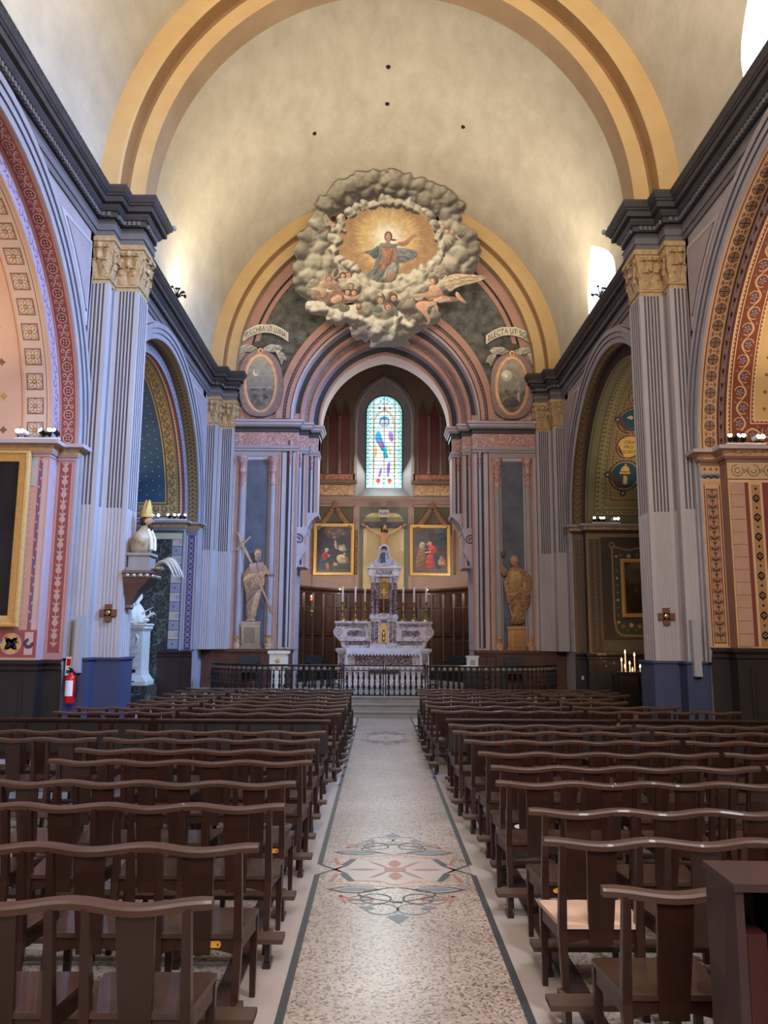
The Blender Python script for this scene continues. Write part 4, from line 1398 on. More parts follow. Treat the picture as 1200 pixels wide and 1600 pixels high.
ld.tube([(x, YB + .43, z) for x, z in rim], .018, 6)
ld.build('saddle_bars', M['lead'], wn, smooth=False)

# lancet panels
for s in (-1, 1):
    for xc, hw, za in ((1.33, .155, 9.75), (1.74, .155, 9.75), (2.2, .1, 9.2)):
        m_ = MB()
        pts = pointed(hw, 7.18, 9.1, za, 8)
        m_.prism([(s * xc + x, z) for x, z in pts], lambda a, b, dd: (a, dd, b), YB - .01, YB + .02)
        m_.build('lancet_panel', M['maroon'], wa, smooth=False)
        m_ = MB()
        m_.tube([(s * xc + x * 1.12, YB - .02, z) for x, z in pts], .022, 6)
        m_.build('lancet_moulding', M['apse'], wa)
    for xc in (1.02, 1.535, 1.95, 2.4):
        m_ = MB()
        m_.lathe([(.07, 7.18), (.07, 7.26), (.042, 7.3), (.04, 9.0), (.06, 9.06), (.05, 9.1), (.075, 9.2)], (s * xc, YB - .03, 0), 10)
        m_.build('mullion_column', M['apse'], wa)
    MB().box(s * .92, s * 3.0, YB - .03, YB + .1, 6.95, 7.17).build('red_marble_band', M['redb'], wa, smooth=False)
    m_ = MB()
    m_.box(s * .92, s * 3.0, YB - .07, YB + .1, 6.83, 6.95); m_.box(s * .92, s * 3.0, YB - .11, YB + .1, 6.88, 6.93)
    m_.build('cornice_band', M['apse'], wa, smooth=False)
    MB().box(s * .92, s * 3.0, YB - .025, YB + .1, 6.44, 6.80).build('tan_marble_band', M['tan'], wa, smooth=False)
m_ = MB()
m_.box(-3, 3, YB - .06, YB + .1, 6.26, 6.42); m_.box(-3, 3, YB - .10, YB + .1, 6.32, 6.37); m_.box(-3, 3, YB - .03, YB + .1, 6.18, 6.26)
m_.build('lower_cornice', M['mauve'], wa, smooth=False)
# lower zone
MB().box(-3.0, 3.0, YB - .02, YB + .1, 0, 6.2).build('lower_wall', M['mauve'], wa, smooth=False)
MB().box(-.82, .82, YB - .03, YB, 1.5, 6.05).build('niche_surround', M['nicheg'], wa, smooth=False)
pts = [(.68, 1.5), (.68, 5.5)] + [(.68 - .34 + .34 * cos(a), 5.5 + .34 * sin(a)) for a in np.linspace(0, pi / 2, 8)] + [(-.68 + .34 - .34 * cos(a), 5.5 + .34 * sin(a)) for a in np.linspace(pi / 2, 0, 8)] + [(-.68, 1.5)]
MB().prism(pts, lambda a, b, dd: (a, dd, b), YB - .04, YB).build('niche_panel', M['niche'], wa, smooth=False)
m_ = MB(); m_.tube([(x, YB - .04, z) for x, z in pts[1:-1]], .025, 6)
m_.build('niche_moulding', M['mauve'], wa)
for s in (-1, 1):
    MB().box(s * 1.02, s * 2.3, YB - .03, YB, 5.1, 6.08).build('garland_panel', M['apsed'], wa, smooth=False)
    m_ = MB()
    for xa, xb, za, zb in ((.98, 1.02, 1.5, 6.1), (2.3, 2.36, 1.5, 6.1)):
        m_.box(s * xa, s * xb, YB - .05, YB, za, zb)
    m_.box(s * .98, s * 2.36, YB - .05, YB, 6.06, 6.12)
    m_.build('panel_fillet', M['mauve'], wa, smooth=False)
    # carved garlands hanging like a gable over each painting, and beside it
    m_ = MB()
    cx = s * 1.65
    for q in (-1, 1):
        for k in range(10):
            u = k / 9
            m_.ell((cx + q * (.06 + .5 * u ** 1.1), YB - .07, 6.05 - .75 * u ** .8), .075 + .03 * sin(u * pi), .05, .075, 8, 5)
        for k in range(12):
            m_.ell((cx + q * .73, YB - .06, 5.2 - k * .125), .05, .05, .07, 8, 5)
    m_.ell((cx, YB - .07, 6.12), .07, .05, .10, 8, 5)
    m_.build('carved_garland', M['tan'] if False else M['apsed2'] if 'apsed2' in M else M.setdefault('apsed2', mat('garland_brown_paint', S(138, 104, 74), .8, S(112, 82, 56), 9, .5)), wa)

# curved wooden stalls round the choir
st_ = struct('wall_stalls', 'curved dark walnut choir panelling with a moulded top behind the altar', 'panelling')
NS = 40
pl = []
for k in range(NS + 1):
    a = pi * k / NS
    pl.append((-2.94 * cos(a) if False else -2.96 * (abs(cos(a)) ** .8) * (1 if cos(a) > 0 else -1), 22.3 + 4.0 * sin(a) ** .9))
cols = []
for o, z in ((0, .39), (0, 3.05), (.03, 3.06), (.03, 3.12), (.07, 3.16), (.11, 3.2), (.11, 3.26), (-.2, 3.28)):
    cols.append([(x - o * x / 3.0, y - o * (y - 22.3) / 4.0, z) for x, y in pl])
MB().strip(cols).build('panelling', M['stall'], st_, angle=20, recalc=False)
for k in range(0, NS, 2):
    (xa, ya), (xb, yb) = pl[k], pl[k + 1] if k + 1 <= NS else pl[k]
    (xc, yc) = pl[k + 2] if k + 2 <= NS else pl[NS]
    m_ = MB()
    c0, c1 = Vector((xa, ya)), Vector((xc, yc))
    mid = Vector((0, 23.5))
    def ins(p, o): 
        v = (mid - p); return p + v.normalized() * o
    for (u0, u1, z0, z1, o) in ((.12, .88, 1.75, 2.62, .05), (.2, .8, 1.85, 2.52, .075), (.12, .88, .6, 1.6, .05)):
        p, q = ins(c0.lerp(c1, u0), o), ins(c0.lerp(c1, u1), o)
        p2, q2 = ins(c0.lerp(c1, u0), .0), ins(c0.lerp(c1, u1), .0)
        m_.add([(p.x, p.y, z0), (q.x, q.y, z0), (q.x, q.y, z1), (p.x, p.y, z1), (p2.x, p2.y, z0 - .03), (q2.x, q2.y, z0 - .03), (q2.x, q2.y, z1 + .03), (p2.x, p2.y, z1 + .03)],
               [(0, 1, 2, 3), (0, 4, 5, 1), (1, 5, 6, 2), (2, 6, 7, 3), (3, 7, 4, 0)])
    m_.build('stall_panel', M['stall'], st_, smooth=False)
    if k:
        p = ins(c0, .03)
        MB().box(p.x - .04, p.x + .04, p.y - .04, p.y + .04, .39, 3.06).build('stall_pilaster', M['stall'], st_, smooth=False)
# seat ledge of the stalls
cols = [[(x * f, 22.3 + (y - 22.3) * f, z) for x, y in pl] for f, z in ((.99, .85), (.84, .85), (.84, .80), (.86, .80), (.86, .39))]
MB().strip(cols).build('stall_seat', M['woodb'], st_, angle=20, recalc=False)
# ================================================================== murals
def A(*p): return [(440 + x / 6.667, 330 + y / 6.667) for x, y in p]
def B(*p): return [(590 + x / 6.316, 330 + y / 6.316) for x, y in p]


YM = 20.32
cv = Canvas(458, 264, 768, 542, 1.7, (150, 140, 122), 0)
HI, LO, DK = (206, 198, 178), (128, 120, 106), (74, 68, 62)
RIM = (236, 224, 192)
CL = []
CL += [(x, y, r, .50) for x, y, r in ((482, 372, 14), (476, 392, 14), (470, 420, 15), (468, 440, 12), (478, 455, 12), (728, 372, 14), (737, 392, 13), (740, 408, 10), (596, 524, 20), (570, 515, 18), (626, 520, 18), (610, 531, 14), (560, 508, 12), (650, 506, 15), (666, 505, 10), (500, 345, 14))]
CL += [(x, y, r, .66) for x, y, r in ((512, 322, 16), (530, 304, 17), (548, 292, 16), (566, 285, 15), (584, 281, 14), (600, 285, 14), (618, 282, 15), (636, 286, 14), (654, 292, 14), (670, 296, 12), (684, 304, 14), (700, 314, 15), (712, 328, 12))]
CL += [(x, y, r, .80) for x, y, r in ((508, 332, 12), (524, 322, 12), (540, 312, 13), (556, 303, 12), (574, 298, 12), (594, 297, 13), (612, 298, 12), (630, 300, 12), (648, 305, 12), (666, 310, 14), (684, 318, 14), (700, 334, 14), (710, 345, 12))]
CL += [(x, y, r, .88) for x, y, r in ((500, 352, 16), (508, 366, 14), (490, 374, 14), (500, 388, 16), (512, 398, 13), (492, 410, 18), (512, 416, 18), (484, 432, 20), (505, 436, 20), (526, 432, 16), (540, 418, 12), (548, 428, 10), (496, 452, 18), (520, 450, 18), (544, 444, 16), (562, 438, 12))]
CL += [(x, y, r, .88) for x, y, r in ((700, 352, 14), (690, 362, 12), (714, 362, 16), (722, 380, 14), (700, 380, 16), (696, 396, 14), (716, 400, 18), (728, 418, 15), (704, 416, 20), (688, 412, 12), (690, 430, 18), (712, 434, 16), (730, 436, 10), (674, 422, 12), (664, 432, 14), (682, 414, 9))]
CR = []
CR += [(x, y, r, 1.06) for x, y, r in ((534, 345, 8), (528, 356, 9), (522, 374, 9), (522, 390, 8), (530, 404, 8), (540, 412, 8), (548, 416, 7), (545, 330, 8), (556, 321, 7), (570, 318, 8), (584, 319, 7), (598, 315, 7), (612, 315, 8), (626, 318, 7), (640, 320, 8), (652, 325, 8), (664, 330, 7), (672, 338, 8), (678, 352, 8), (684, 366, 8), (692, 384, 8), (690, 396, 8), (684, 408, 9), (676, 416, 8), (662, 424, 9), (648, 430, 8), (636, 436, 8), (556, 424, 8), (566, 432, 8))]
CR += [(x, y, r, 0.92) for x, y, r in ((556, 446, 14), (572, 444, 12), (590, 448, 14), (606, 452, 14), (624, 448, 14), (642, 440, 14), (656, 436, 12), (580, 460, 16), (604, 464, 16), (630, 462, 16), (652, 456, 16), (668, 450, 14), (690, 452, 16), (560, 466, 14), (520, 464, 14))]
CR += [(x, y, r, 0.6) for x, y, r in ((640, 480, 18), (660, 484, 16), (676, 494, 12), (600, 490, 18), (575, 484, 16))]
CR += [(x, y, r, 1.32) for x, y, r in ((486, 478, 8), (496, 482, 10), (508, 484, 10), (520, 490, 11), (534, 494, 13), (550, 496, 14), (562, 484, 11), (566, 498, 12), (582, 500, 16), (600, 502, 18), (618, 506, 16), (590, 512, 18), (612, 514, 16), (634, 494, 10), (632, 484, 8), (645, 498, 11), (640, 506, 12))]
CR += [(x, y, r, 0.62) for x, y, r in ((584, 524, 12), (604, 527, 13), (622, 524, 10))]
cv.clouds(CL + CR)
cv.soften(2)
# golden glory
n = 28
gl_ = [(605 + 82 * cos(2 * pi * k / n) * (1 + .05 * sin(5 * 2 * pi * k / n)), 384 + 66 * sin(2 * pi * k / n) * (1 + .06 * sin(4 * 2 * pi * k / n + 1))) for k in range(n)]
mk = cv.mask(cv.smooth(gl_), .8)
dx, dy = cv.X - 605, cv.Y - 372
rr = np.sqrt(dx ** 2 + (dy * 1.05) ** 2)
an = np.arctan2(dy, dx)
ray = .5 + .5 * np.sin(an * 34 + 3 * np.sin(an * 5)) * np.sin(an * 21)
t = np.clip((rr - 9) / 26, 0, 1)[..., None]
t2 = np.clip((rr - 34 - 12 * ray) / 16, 0, 1)[..., None]
cg = np.array([252, 244, 222]) * (1 - t) + np.array([226, 190, 126]) * t
cg = cg * (1 - t2) + np.array([186, 144, 100]) * t2
cv.c = cv.c * (1 - mk[..., None]) + cg * mk[..., None]
cv.a = np.maximum(cv.a, mk)
# the cloud's rim glows where it meets the light; the lower banks pass in front of the glory
gm = cv.mask(cv.smooth(gl_), .8)
c0 = cv.c.copy()
cv.clouds([p for p in CR])
keepg = gm * (cv.Y < 418)
ins = np.clip(gm - np.clip(box_blur(1 - gm, 4) * 1.4, 0, 1), 0, 1)
rimm = np.clip(box_blur(gm, 9) * 2.2, 0, 1) * (1 - np.clip(box_blur(gm, 2), 0, 1)) * 1.0
cv.c = cv.c * (1 - rimm[..., None]) + np.array([232, 218, 184]) * rimm[..., None]
cv.soften(1)
# the standing woman in blue and rose on the cloud
cv.fill(B((180, 355), (300, 370), (400, 405), (395, 450), (300, 500), (215, 520), (150, 470)), (128, 130, 132), .5, .2, fold=.16, fang=1.4)
cv.fill(A((1010, 335), (1080, 325), (1150, 335), (1200, 370), (1230, 480), (1220, 640), (1180, 740), (1010, 750), (930, 700), (880, 690), (870, 660), (950, 610), (985, 500)), (128, 132, 128), .5, .2, fold=.13, fang=.5)
cv.fill(A((1030, 370), (1110, 375), (1190, 370), (1200, 500), (1110, 560), (1010, 640), (1000, 580), (1060, 480)), (186, 128, 104), .5, .18, fold=.12, fang=.3)
cv.fill(A((1110, 560), (1200, 510), (1215, 640), (1130, 640), (1095, 690), (1040, 720)), (158, 160, 148), .5, .2, fold=.12, fang=.2)
cv.fill(A((1120, 640), (1200, 640), (1180, 700), (1120, 740), (1085, 700)), (176, 128, 100), .5, .2)
cv.fill(A((1020, 340), (950, 400), (870, 418), (860, 440), (920, 450), (970, 510), (1020, 470)), (112, 118, 122), .5, .25, fold=.12)
cv.fill(A((870, 418), (800, 428), (802, 440), (870, 442)), (196, 150, 122), .4)
cv.fill(A((1030, 335), (1100, 350), (1190, 335), (1230, 350), (1180, 385), (1080, 390), (1030, 370)), (150, 140, 124), .5, .15)
cv.fill(B((190, 310), (260, 300), (330, 240), (345, 228), (400, 240), (395, 252), (350, 262), (290, 345), (200, 345)), (190, 138, 108), .5, .2)
cv.fill(B((130, 270), (190, 280), (185, 292), (130, 292)), (104, 80, 66), .4)
cv.blob(606.8, 369.5, 6.2, 8.2, (112, 84, 66), .4)
cv.blob(606.6, 370.5, 4.0, 6.4, (206, 160, 132), .4, .12)
cv.fill(A((1095, 285), (1125, 285), (1135, 335), (1085, 335)), (196, 148, 122), .4)
cv.line(A((1092, 250), (1100, 250)), .8, (70, 48, 40)); cv.line(A((1115, 250), (1124, 250)), .8, (70, 48, 40)); cv.line(A((1102, 277), (1114, 277)), .7, (150, 80, 70))
for p, q in (((1040, 400), (1000, 600)), ((1160, 400), (1120, 560)), ((1190, 520), (1210, 640)), ((960, 660), (1040, 560)), ((1000, 720), (1080, 620))):
    cv.line(A(p, q), 1.0, (86, 84, 84))
# cherub heads at the sides
for x, y in ((516.5, 349), (521, 352), (692, 354), (698, 362), (707, 362)):
    cv.blob(x, y, 4.4, 4.2, (170, 138, 110), .5); cv.blob(x - .4, y + .6, 2.8, 3.0, (214, 176, 146), .4)
    cv.line([(x - 1.6, y + .4), (x - .6, y + .4)], .6, (96, 70, 58)); cv.line([(x + .6, y + .4), (x + 1.6, y + .4)], .6, (96, 70, 58))
for a, b in (((506, 338), (512, 352)), ((509, 336), (516, 348)), ((700, 372), (704, 380)), ((712, 368), (718, 374)), ((688, 362), (680, 366))):
    cv.line([a, b], 2.4, (196, 182, 156))
# left group of reclining angels
cv.fill(A((240, 810), (270, 740), (330, 690), (420, 740), (380, 770), (300, 800)), (150, 146, 126), .5, .2, fold=.15)
cv.fill(A((300, 890), (360, 840), (470, 850), (610, 810), (640, 850), (820, 850), (800, 930), (640, 970), (520, 960), (330, 920)), (150, 112, 96), .6, .2, fold=.18, fang=.9)
cv.fill(A((310, 800), (390, 790), (410, 760), (440, 790), (470, 820), (460, 880), (420, 890), (400, 830), (320, 820)), (210, 172, 142), .5, .2)
cv.fill(A((410, 740), (480, 690), (560, 720), (620, 780), (580, 830), (470, 820)), (176, 140, 118), .5, .2, fold=.15)
cv.fill(A((640, 860), (720, 900), (830, 860), (850, 880), (760, 930), (660, 920)), (206, 160, 134), .5, .18)
cv.fill(A((560, 610), (590, 590), (600, 640), (560, 690), (530, 680)), (110, 92, 82), .5)
for x, y, hr in ((640, 670, (90, 62, 48)), (700, 660, (130, 100, 76)), (495, 700, (150, 112, 88)), (690, 840, (96, 66, 52)), (755, 845, (110, 84, 66)), (720, 780, (140, 110, 92)), (590, 905, (206, 166, 138)), (550, 925, (206, 166, 138)), (430, 760, (206, 168, 138))):
    (px, py), = A((x, y))
    cv.blob(px, py, 6.0, 5.4, hr, .5); cv.blob(px - .4, py + 1.2, 3.6, 3.8, (212, 168, 140), .4)
    cv.line([(px - 1.8, py + .6), (px - .8, py + .6)], .6, (90, 60, 50)); cv.line([(px + .5, py + .6), (px + 1.5, py + .6)], .6, (90, 60, 50))
cv.fill(A((580, 700), (700, 700), (690, 730), (600, 735)), (214, 180, 150), .5, .1)
cv.fill(A((510, 990), (600, 960), (720, 980), (700, 1050), (610, 1050), (590, 1010), (520, 1020)), (134, 124, 102), .5, .2, fold=.15)
cv.fill(A((640, 770), (700, 760), (720, 800), (650, 830)), (160, 150, 130), .5, .2)
(px, py), = A((805, 1000)); cv.blob(px, py, 4.6, 6, (124, 92, 76), .5); cv.blob(px, py - 2, 3, 3.4, (196, 156, 130), .4); cv.fill(A((785, 1030), (830, 1030), (815, 1080), (800, 1080)), (150, 116, 100), .5)
# three winged heads in the middle
for pts, c in ((B((-70, 960), (20, 930), (60, 980), (20, 1010), (-60, 990)), (112, 124, 108)), (B((150, 930), (200, 960), (205, 1050), (170, 1030)), (112, 122, 108)), (B((200, 900), (320, 800), (300, 860), (220, 960)), (150, 138, 118)), (B((30, 790), (80, 840), (70, 900), (50, 860)), (104, 94, 84))):
    cv.fill(pts, c, .5, .2, fold=.12)
for x, y, hr in ((25, 880, (126, 104, 80)), (155, 855, (120, 72, 50)), (105, 945, (140, 96, 70))):
    (px, py), = B((x, y))
    cv.blob(px, py - .6, 6.8, 6.8, hr, .5); cv.blob(px + .4, py + 1, 4.2, 4.8, (206, 158, 130), .4)
    cv.line([(px - 1.8, py), (px - .6, py)], .7, (90, 60, 50)); cv.line([(px + 1.0, py), (px + 2.2, py)], .7, (90, 60, 50)); cv.line([(px - .4, py + 3), (px + 1.2, py + 3)], .6, (150, 84, 74))
# right angel with outstretched wing
cv.fill(B((560, 570), (600, 550), (660, 580), (670, 640), (620, 690), (570, 620)), (158, 144, 120), .5, .2, fold=.15)
cv.fill(B((630, 690), (720, 620), (860, 620), (1090, 640), (1040, 680), (900, 720), (780, 745), (720, 800), (680, 770)), (196, 172, 140), .5, .15, fold=.14, fang=1.5)
cv.line(B((700, 690), (860, 655), (1060, 650)), 1.2, (150, 122, 98)); cv.line(B((720, 730), (880, 690), (1000, 676)), 1.2, (150, 122, 98))
cv.fill(B((520, 720), (600, 730), (640, 790), (660, 840), (820, 850), (860, 870), (740, 890), (600, 900), (500, 880), (470, 850), (520, 800)), (170, 128, 104), .5, .2, fold=.16)
cv.fill(B((500, 740), (600, 720), (620, 790), (560, 840), (430, 850), (340, 840), (350, 820), (430, 810), (510, 790)), (212, 166, 134), .5, .18)
cv.fill(B((430, 880), (600, 900), (560, 930), (470, 950), (530, 1080), (490, 1130), (480, 1110), (500, 1080), (430, 990), (370, 940), (380, 910)), (206, 156, 126), .5, .18)
cv.fill(B((560, 920), (590, 930), (600, 980), (590, 1020), (575, 960)), (196, 148, 120), .5)
cv.fill(B((780, 780), (830, 850), (890, 910), (830, 900), (760, 830)), (200, 154, 126), .5)
cv.fill(B((520, 880), (640, 830), (740, 860), (640, 910)), (206, 164, 140), .5, .15, fold=.1)
cv.fill(B((360, 850), (470, 850), (420, 885), (370, 880)), (186, 170, 138), .5)
cv.blob(678.5, 438, 7.6, 7.2, (120, 92, 70), .5); cv.blob(675.4, 440.4, 4.0, 5.2, (214, 170, 138), .4)
cv.line([(672.6, 439.6), (674, 439.6)], .7, (96, 64, 52)); cv.line([(672, 444), (674, 444)], .6, (160, 90, 80))
lum = cv.c.mean(-1, keepdims=True); cv.c = lum + (cv.c - lum) * .84
cv.grain(.09, 5, 21)


def wall_or_vault(px, py):
    """the picture is painted across the front of the arch and runs on over the soffit of the vault"""
    p = at_y(px, py, YM)
    if p.x ** 2 + ((p.z - Z_V) / VS) ** 2 > (R_V - .03) ** 2:
        dv = p - CAM_C
        ox, oz, dz = CAM_C.x, (CAM_C.z - Z_V) / VS, dv.z / VS
        a = dv.x ** 2 + dz ** 2
        b = ox * dv.x + oz * dz
        t = (-b + sqrt(b * b - a * (ox * ox + oz * oz - (R_V - .03) ** 2))) / a
        p = CAM_C + dv * t
    return p


cv.build('assumption_mural', wall_or_vault, MUR, wf, thick=.03, gain=1.02)

# ------------------------------------------------------------------ oval medallions with banners
def medallion(cx, cy, rx, ry, bx, flip):
    c_ = Canvas(cx - 45 if not flip else cx - 46, cy - 92, cx + 46 if not flip else cx + 40, cy + 60, 2.6, (0, 0, 0), 0)
    s_ = 1
    # marbled shell behind the frame and knotted cloths
    c_.fill([(cx - 30, cy - 40), (cx, cy - 56), (cx + 30, cy - 40), (cx + 38, cy + 6), (cx + 26, cy + 52), (cx - 26, cy + 52), (cx - 36, cy + 4)], (140, 118, 108), .8, .1)
    for q in (-1, 1):
        c_.fill([(cx, cy - 52), (cx + q * 14, cy - 62), (cx + q * 33, cy - 60), (cx + q * 36, cy - 52), (cx + q * 20, cy - 47)], (158, 152, 134), .5, .25, fold=.2)
        c_.fill([(cx + q * 22, cy - 54), (cx + q * 38, cy - 48), (cx + q * 43, cy - 33), (cx + q * 36, cy - 38), (cx + q * 34, cy - 26), (cx + q * 28, cy - 38)], (146, 140, 126), .5, .25, fold=.2)
    c_.fill([(cx - 11, cy - 66), (cx + 11, cy - 66), (cx + 12, cy - 56), (cx - 12, cy - 56)], (84, 78, 70), .5)
    n = 40
    def ov(k_): return [(cx + rx * k_ * cos(2 * pi * i / n), cy + ry * (1 - (1 - k_) * rx / ry) * sin(2 * pi * i / n)) for i in range(n)]
    c_.fill(ov(1.0), (196, 146, 112), .4, .15); c_.fill(ov(.90), (232, 186, 140), .4, .1); c_.fill(ov(.84), (178, 126, 92), .4, .1)
    c_.fill(ov(.78), (144, 136, 120), .4, .05)
    m_ = c_.mask(ov(.78), .4)[..., None]
    # landscape
    yy = np.clip((c_.Y - (cy - ry * .8)) / (1.6 * ry), 0, 1)[..., None]
    nz = vnoise(c_.h, c_.w, 12, int(cx))[..., None]
    sk = np.array([168, 158, 138]) * (1 - yy) + np.array([112, 106, 98]) * yy
    sk = np.where(yy > .58 + .05 * nz, np.array([104, 96, 86]) * (.8 + .5 * nz), sk)
    c_.c = c_.c * (1 - m_) + sk * m_
    if not flip:
        c_.blob(cx - 7, cy - 17, 5.2, 5.2, (222, 208, 172), .3, 0); c_.blob(cx - 4.9, cy - 18.4, 4.6, 4.6, (164, 154, 136), .3, 0)
        c_.line([(cx - 14, cy + 7), (cx + 16, cy + 6)], 1, (176, 164, 144)); c_.fill([(cx + 2, cy + 24), (cx + 8, cy + 16), (cx + 14, cy + 24)], (78, 70, 66), .4)
    else:
        c_.puff(cx - 8, cy - 16, 9, (230, 220, 196), (176, 166, 148)); c_.blob(cx - 9, cy - 16, 3.4, 3.4, (238, 228, 204), .4, 0)
        c_.fill([(cx + 7, cy + 18), (cx + 10, cy + 6), (cx + 13, cy + 18), (cx + 12, cy + 28), (cx + 8, cy + 28)], (168, 150, 130), .4)
        c_.line([(cx + 4, cy + 2), (cx + 10, cy - 6), (cx + 12, cy + 6)], 1.4, (166, 152, 132)); c_.fill([(cx - 16, cy + 24), (cx, cy + 14), (cx + 14, cy + 26), (cx + 8, cy + 34), (cx - 12, cy + 34)], (82, 76, 72), .5, .2)
    c_.blob(cx, cy - ry - 4, 4.6, 4.6, (222, 176, 126), .4); c_.blob(cx, cy - ry - 4, 2.2, 2.2, (150, 100, 70), .4)
    # banner
    top = [(bx - 36 + 72 * i / 16, cy - 78 - 15 * (1 - ((i - 8) / 8) ** 2)) for i in range(17)]
    bot = [(x, y + 14) for x, y in top]
    c_.fill(top + bot[::-1], (206, 196, 170), .4, .06, rnd=False)
    c_.line(top, .8, (232, 224, 200)); c_.line(bot, .8, (120, 108, 92))
    c_.grain(.10, 4, int(cx))
    o = c_.build('medallion_mural', lambda px, py: at_y(px, py, 20.885), MUR, wf, gain=1.1)
    vs, fs = text_mesh('ELECTA UT SOL' if flip else 'PULCHRA UT LUNA', 1.0)
    x0 = min(v.x for v in vs); x1 = max(v.x for v in vs)
    sc = 64 / (x1 - x0)
    out = []
    for v in vs:
        u = (v.x - (x0 + x1) / 2) * sc
        yb = cy - 78 - 15 * (1 - (u / 36) ** 2) + 11.2
        out.append(at_y(bx + u, yb - v.y * 12.4, 20.88))
    me = bpy.data.meshes.new('banner_lettering'); me.from_pydata(out, [], fs); me.materials.append(M['line'])
    linkmesh('banner_lettering', me, wf)


medallion(407, 599, 27, 47, 415, False)
medallion(800, 603, 27, 47, 795, True)

# ------------------------------------------------------------------ painted statues in the two niches
cv = Canvas(368, 828, 442, 1018, 2.2, (0, 0, 0), 0)
def C(*p): return [(370 + x / 8, 820 + y / 8) for x, y in p]
ST, SL, SD = (186, 138, 98), (214, 170, 124), (122, 92, 78)
cv.fill(C((40, 1560), (40, 1530), (60, 1500), (55, 1270), (45, 1210), (300, 1210), (290, 1270), (290, 1500), (310, 1560)), (176, 148, 112), .4, .1, rnd=False)
cv.fill(C((85, 1285), (220, 1285), (222, 1480), (82, 1480)), (150, 122, 92), .4, .05, rnd=False)
cv.line(C((50, 1265), (298, 1265)), 1.2, (206, 178, 140)); cv.line(C((50, 1215), (300, 1215)), 1.2, (210, 184, 146))
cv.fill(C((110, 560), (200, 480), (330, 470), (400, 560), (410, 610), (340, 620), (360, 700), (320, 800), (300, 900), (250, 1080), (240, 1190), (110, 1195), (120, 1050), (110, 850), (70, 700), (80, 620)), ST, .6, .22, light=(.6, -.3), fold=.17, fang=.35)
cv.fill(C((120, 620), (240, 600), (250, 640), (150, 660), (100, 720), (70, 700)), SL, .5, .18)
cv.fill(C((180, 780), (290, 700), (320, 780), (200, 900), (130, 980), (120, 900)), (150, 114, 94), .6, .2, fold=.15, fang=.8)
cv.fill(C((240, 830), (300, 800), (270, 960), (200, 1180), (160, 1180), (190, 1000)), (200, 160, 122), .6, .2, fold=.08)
cv.line(C((20, 100), (60, 240), (180, 470)), 3.8, (196, 160, 122)); cv.line(C((235, 640), (330, 830), (440, 1080)), 3.8, (180, 140, 108)); cv.line(C((0, 310), (90, 230), (170, 150)), 3.2, (188, 152, 116))
cv.line(C((30, 110), (190, 470)), 1, (222, 190, 150)); cv.line(C((245, 645), (450, 1080)), 1, (206, 168, 132))
cv.fill(C((150, 490), (240, 470), (265, 580), (260, 600), (190, 600)), (196, 156, 126), .4, .1, rnd=False); cv.fill(C((250, 468), (330, 465), (358, 560), (275, 596)), (190, 150, 122), .4, .1, rnd=False)
cv.line(C((245, 470), (268, 592)), .9, (120, 88, 74))
cv.fill(C((340, 570), (400, 600), (475, 625), (470, 640), (400, 630), (335, 600)), (186, 142, 114), .5)
cv.blob(403.0, 864, 7.4, 8.2, (142, 106, 86), .5); cv.blob(403.2, 866, 5.2, 7.0, (206, 162, 132), .4); cv.fill(C((215, 390), (320, 380), (310, 450), (265, 480), (225, 450)), (150, 118, 100), .5, .2)
cv.line(C((240, 362), (255, 362)), .8, (90, 62, 54)); cv.line(C((275, 362), (290, 362)), .8, (90, 62, 54)); cv.line(C((264, 365), (264, 385)), .7, (160, 116, 94))
cv.fill(C((110, 1185), (170, 1170), (180, 1205), (110, 1205)), (190, 146, 116), .4); cv.fill(C((170, 1180), (230, 1170), (240, 1205), (175, 1205)), (196, 152, 122), .4)
cv.grain(.08, 4, 31)
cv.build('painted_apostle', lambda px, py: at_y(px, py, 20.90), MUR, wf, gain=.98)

cv = Canvas(772, 852, 838, 1024, 2.2, (0, 0, 0), 0)
def D(*p): return [(760 + x / 8.42, 840 + y / 8.42) for x, y in p]
cv.fill(D((275, 1510), (270, 1450), (285, 1440), (280, 1215), (270, 1170), (525, 1165), (520, 1215), (520, 1440), (540, 1510)), (180, 130, 84), .4, .12, rnd=False)
cv.line(D((340, 1215), (345, 1440)), 1.4, (206, 156, 110)); cv.line(D((272, 1210), (522, 1210)), 1.4, (140, 96, 62)); cv.line(D((272, 1445), (535, 1445)), 1.2, (146, 100, 64))
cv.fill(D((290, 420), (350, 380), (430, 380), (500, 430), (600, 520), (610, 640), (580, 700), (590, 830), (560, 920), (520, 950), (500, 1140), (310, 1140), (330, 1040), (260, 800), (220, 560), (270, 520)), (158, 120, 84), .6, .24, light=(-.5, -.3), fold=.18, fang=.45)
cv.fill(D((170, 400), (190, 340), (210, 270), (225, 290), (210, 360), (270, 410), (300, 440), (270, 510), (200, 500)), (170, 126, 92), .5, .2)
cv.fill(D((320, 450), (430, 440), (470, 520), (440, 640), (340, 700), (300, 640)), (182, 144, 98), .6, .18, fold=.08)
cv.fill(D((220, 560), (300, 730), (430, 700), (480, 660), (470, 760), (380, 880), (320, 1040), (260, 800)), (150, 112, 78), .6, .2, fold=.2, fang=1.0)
cv.line(D((270, 740), (360, 760), (470, 660)), 1.6, (196, 156, 114)); cv.line(D((300, 900), (350, 1040), (420, 880)), 1.6, (192, 150, 108)); cv.line(D((230, 560), (280, 720)), 1.4, (190, 150, 110))
cv.fill(D((480, 560), (530, 620), (520, 690), (480, 700), (490, 650)), (190, 144, 106), .5)
cv.fill(D((500, 700), (580, 720), (590, 840), (540, 920), (510, 900)), (136, 98, 72), .6, .2, fold=.2)
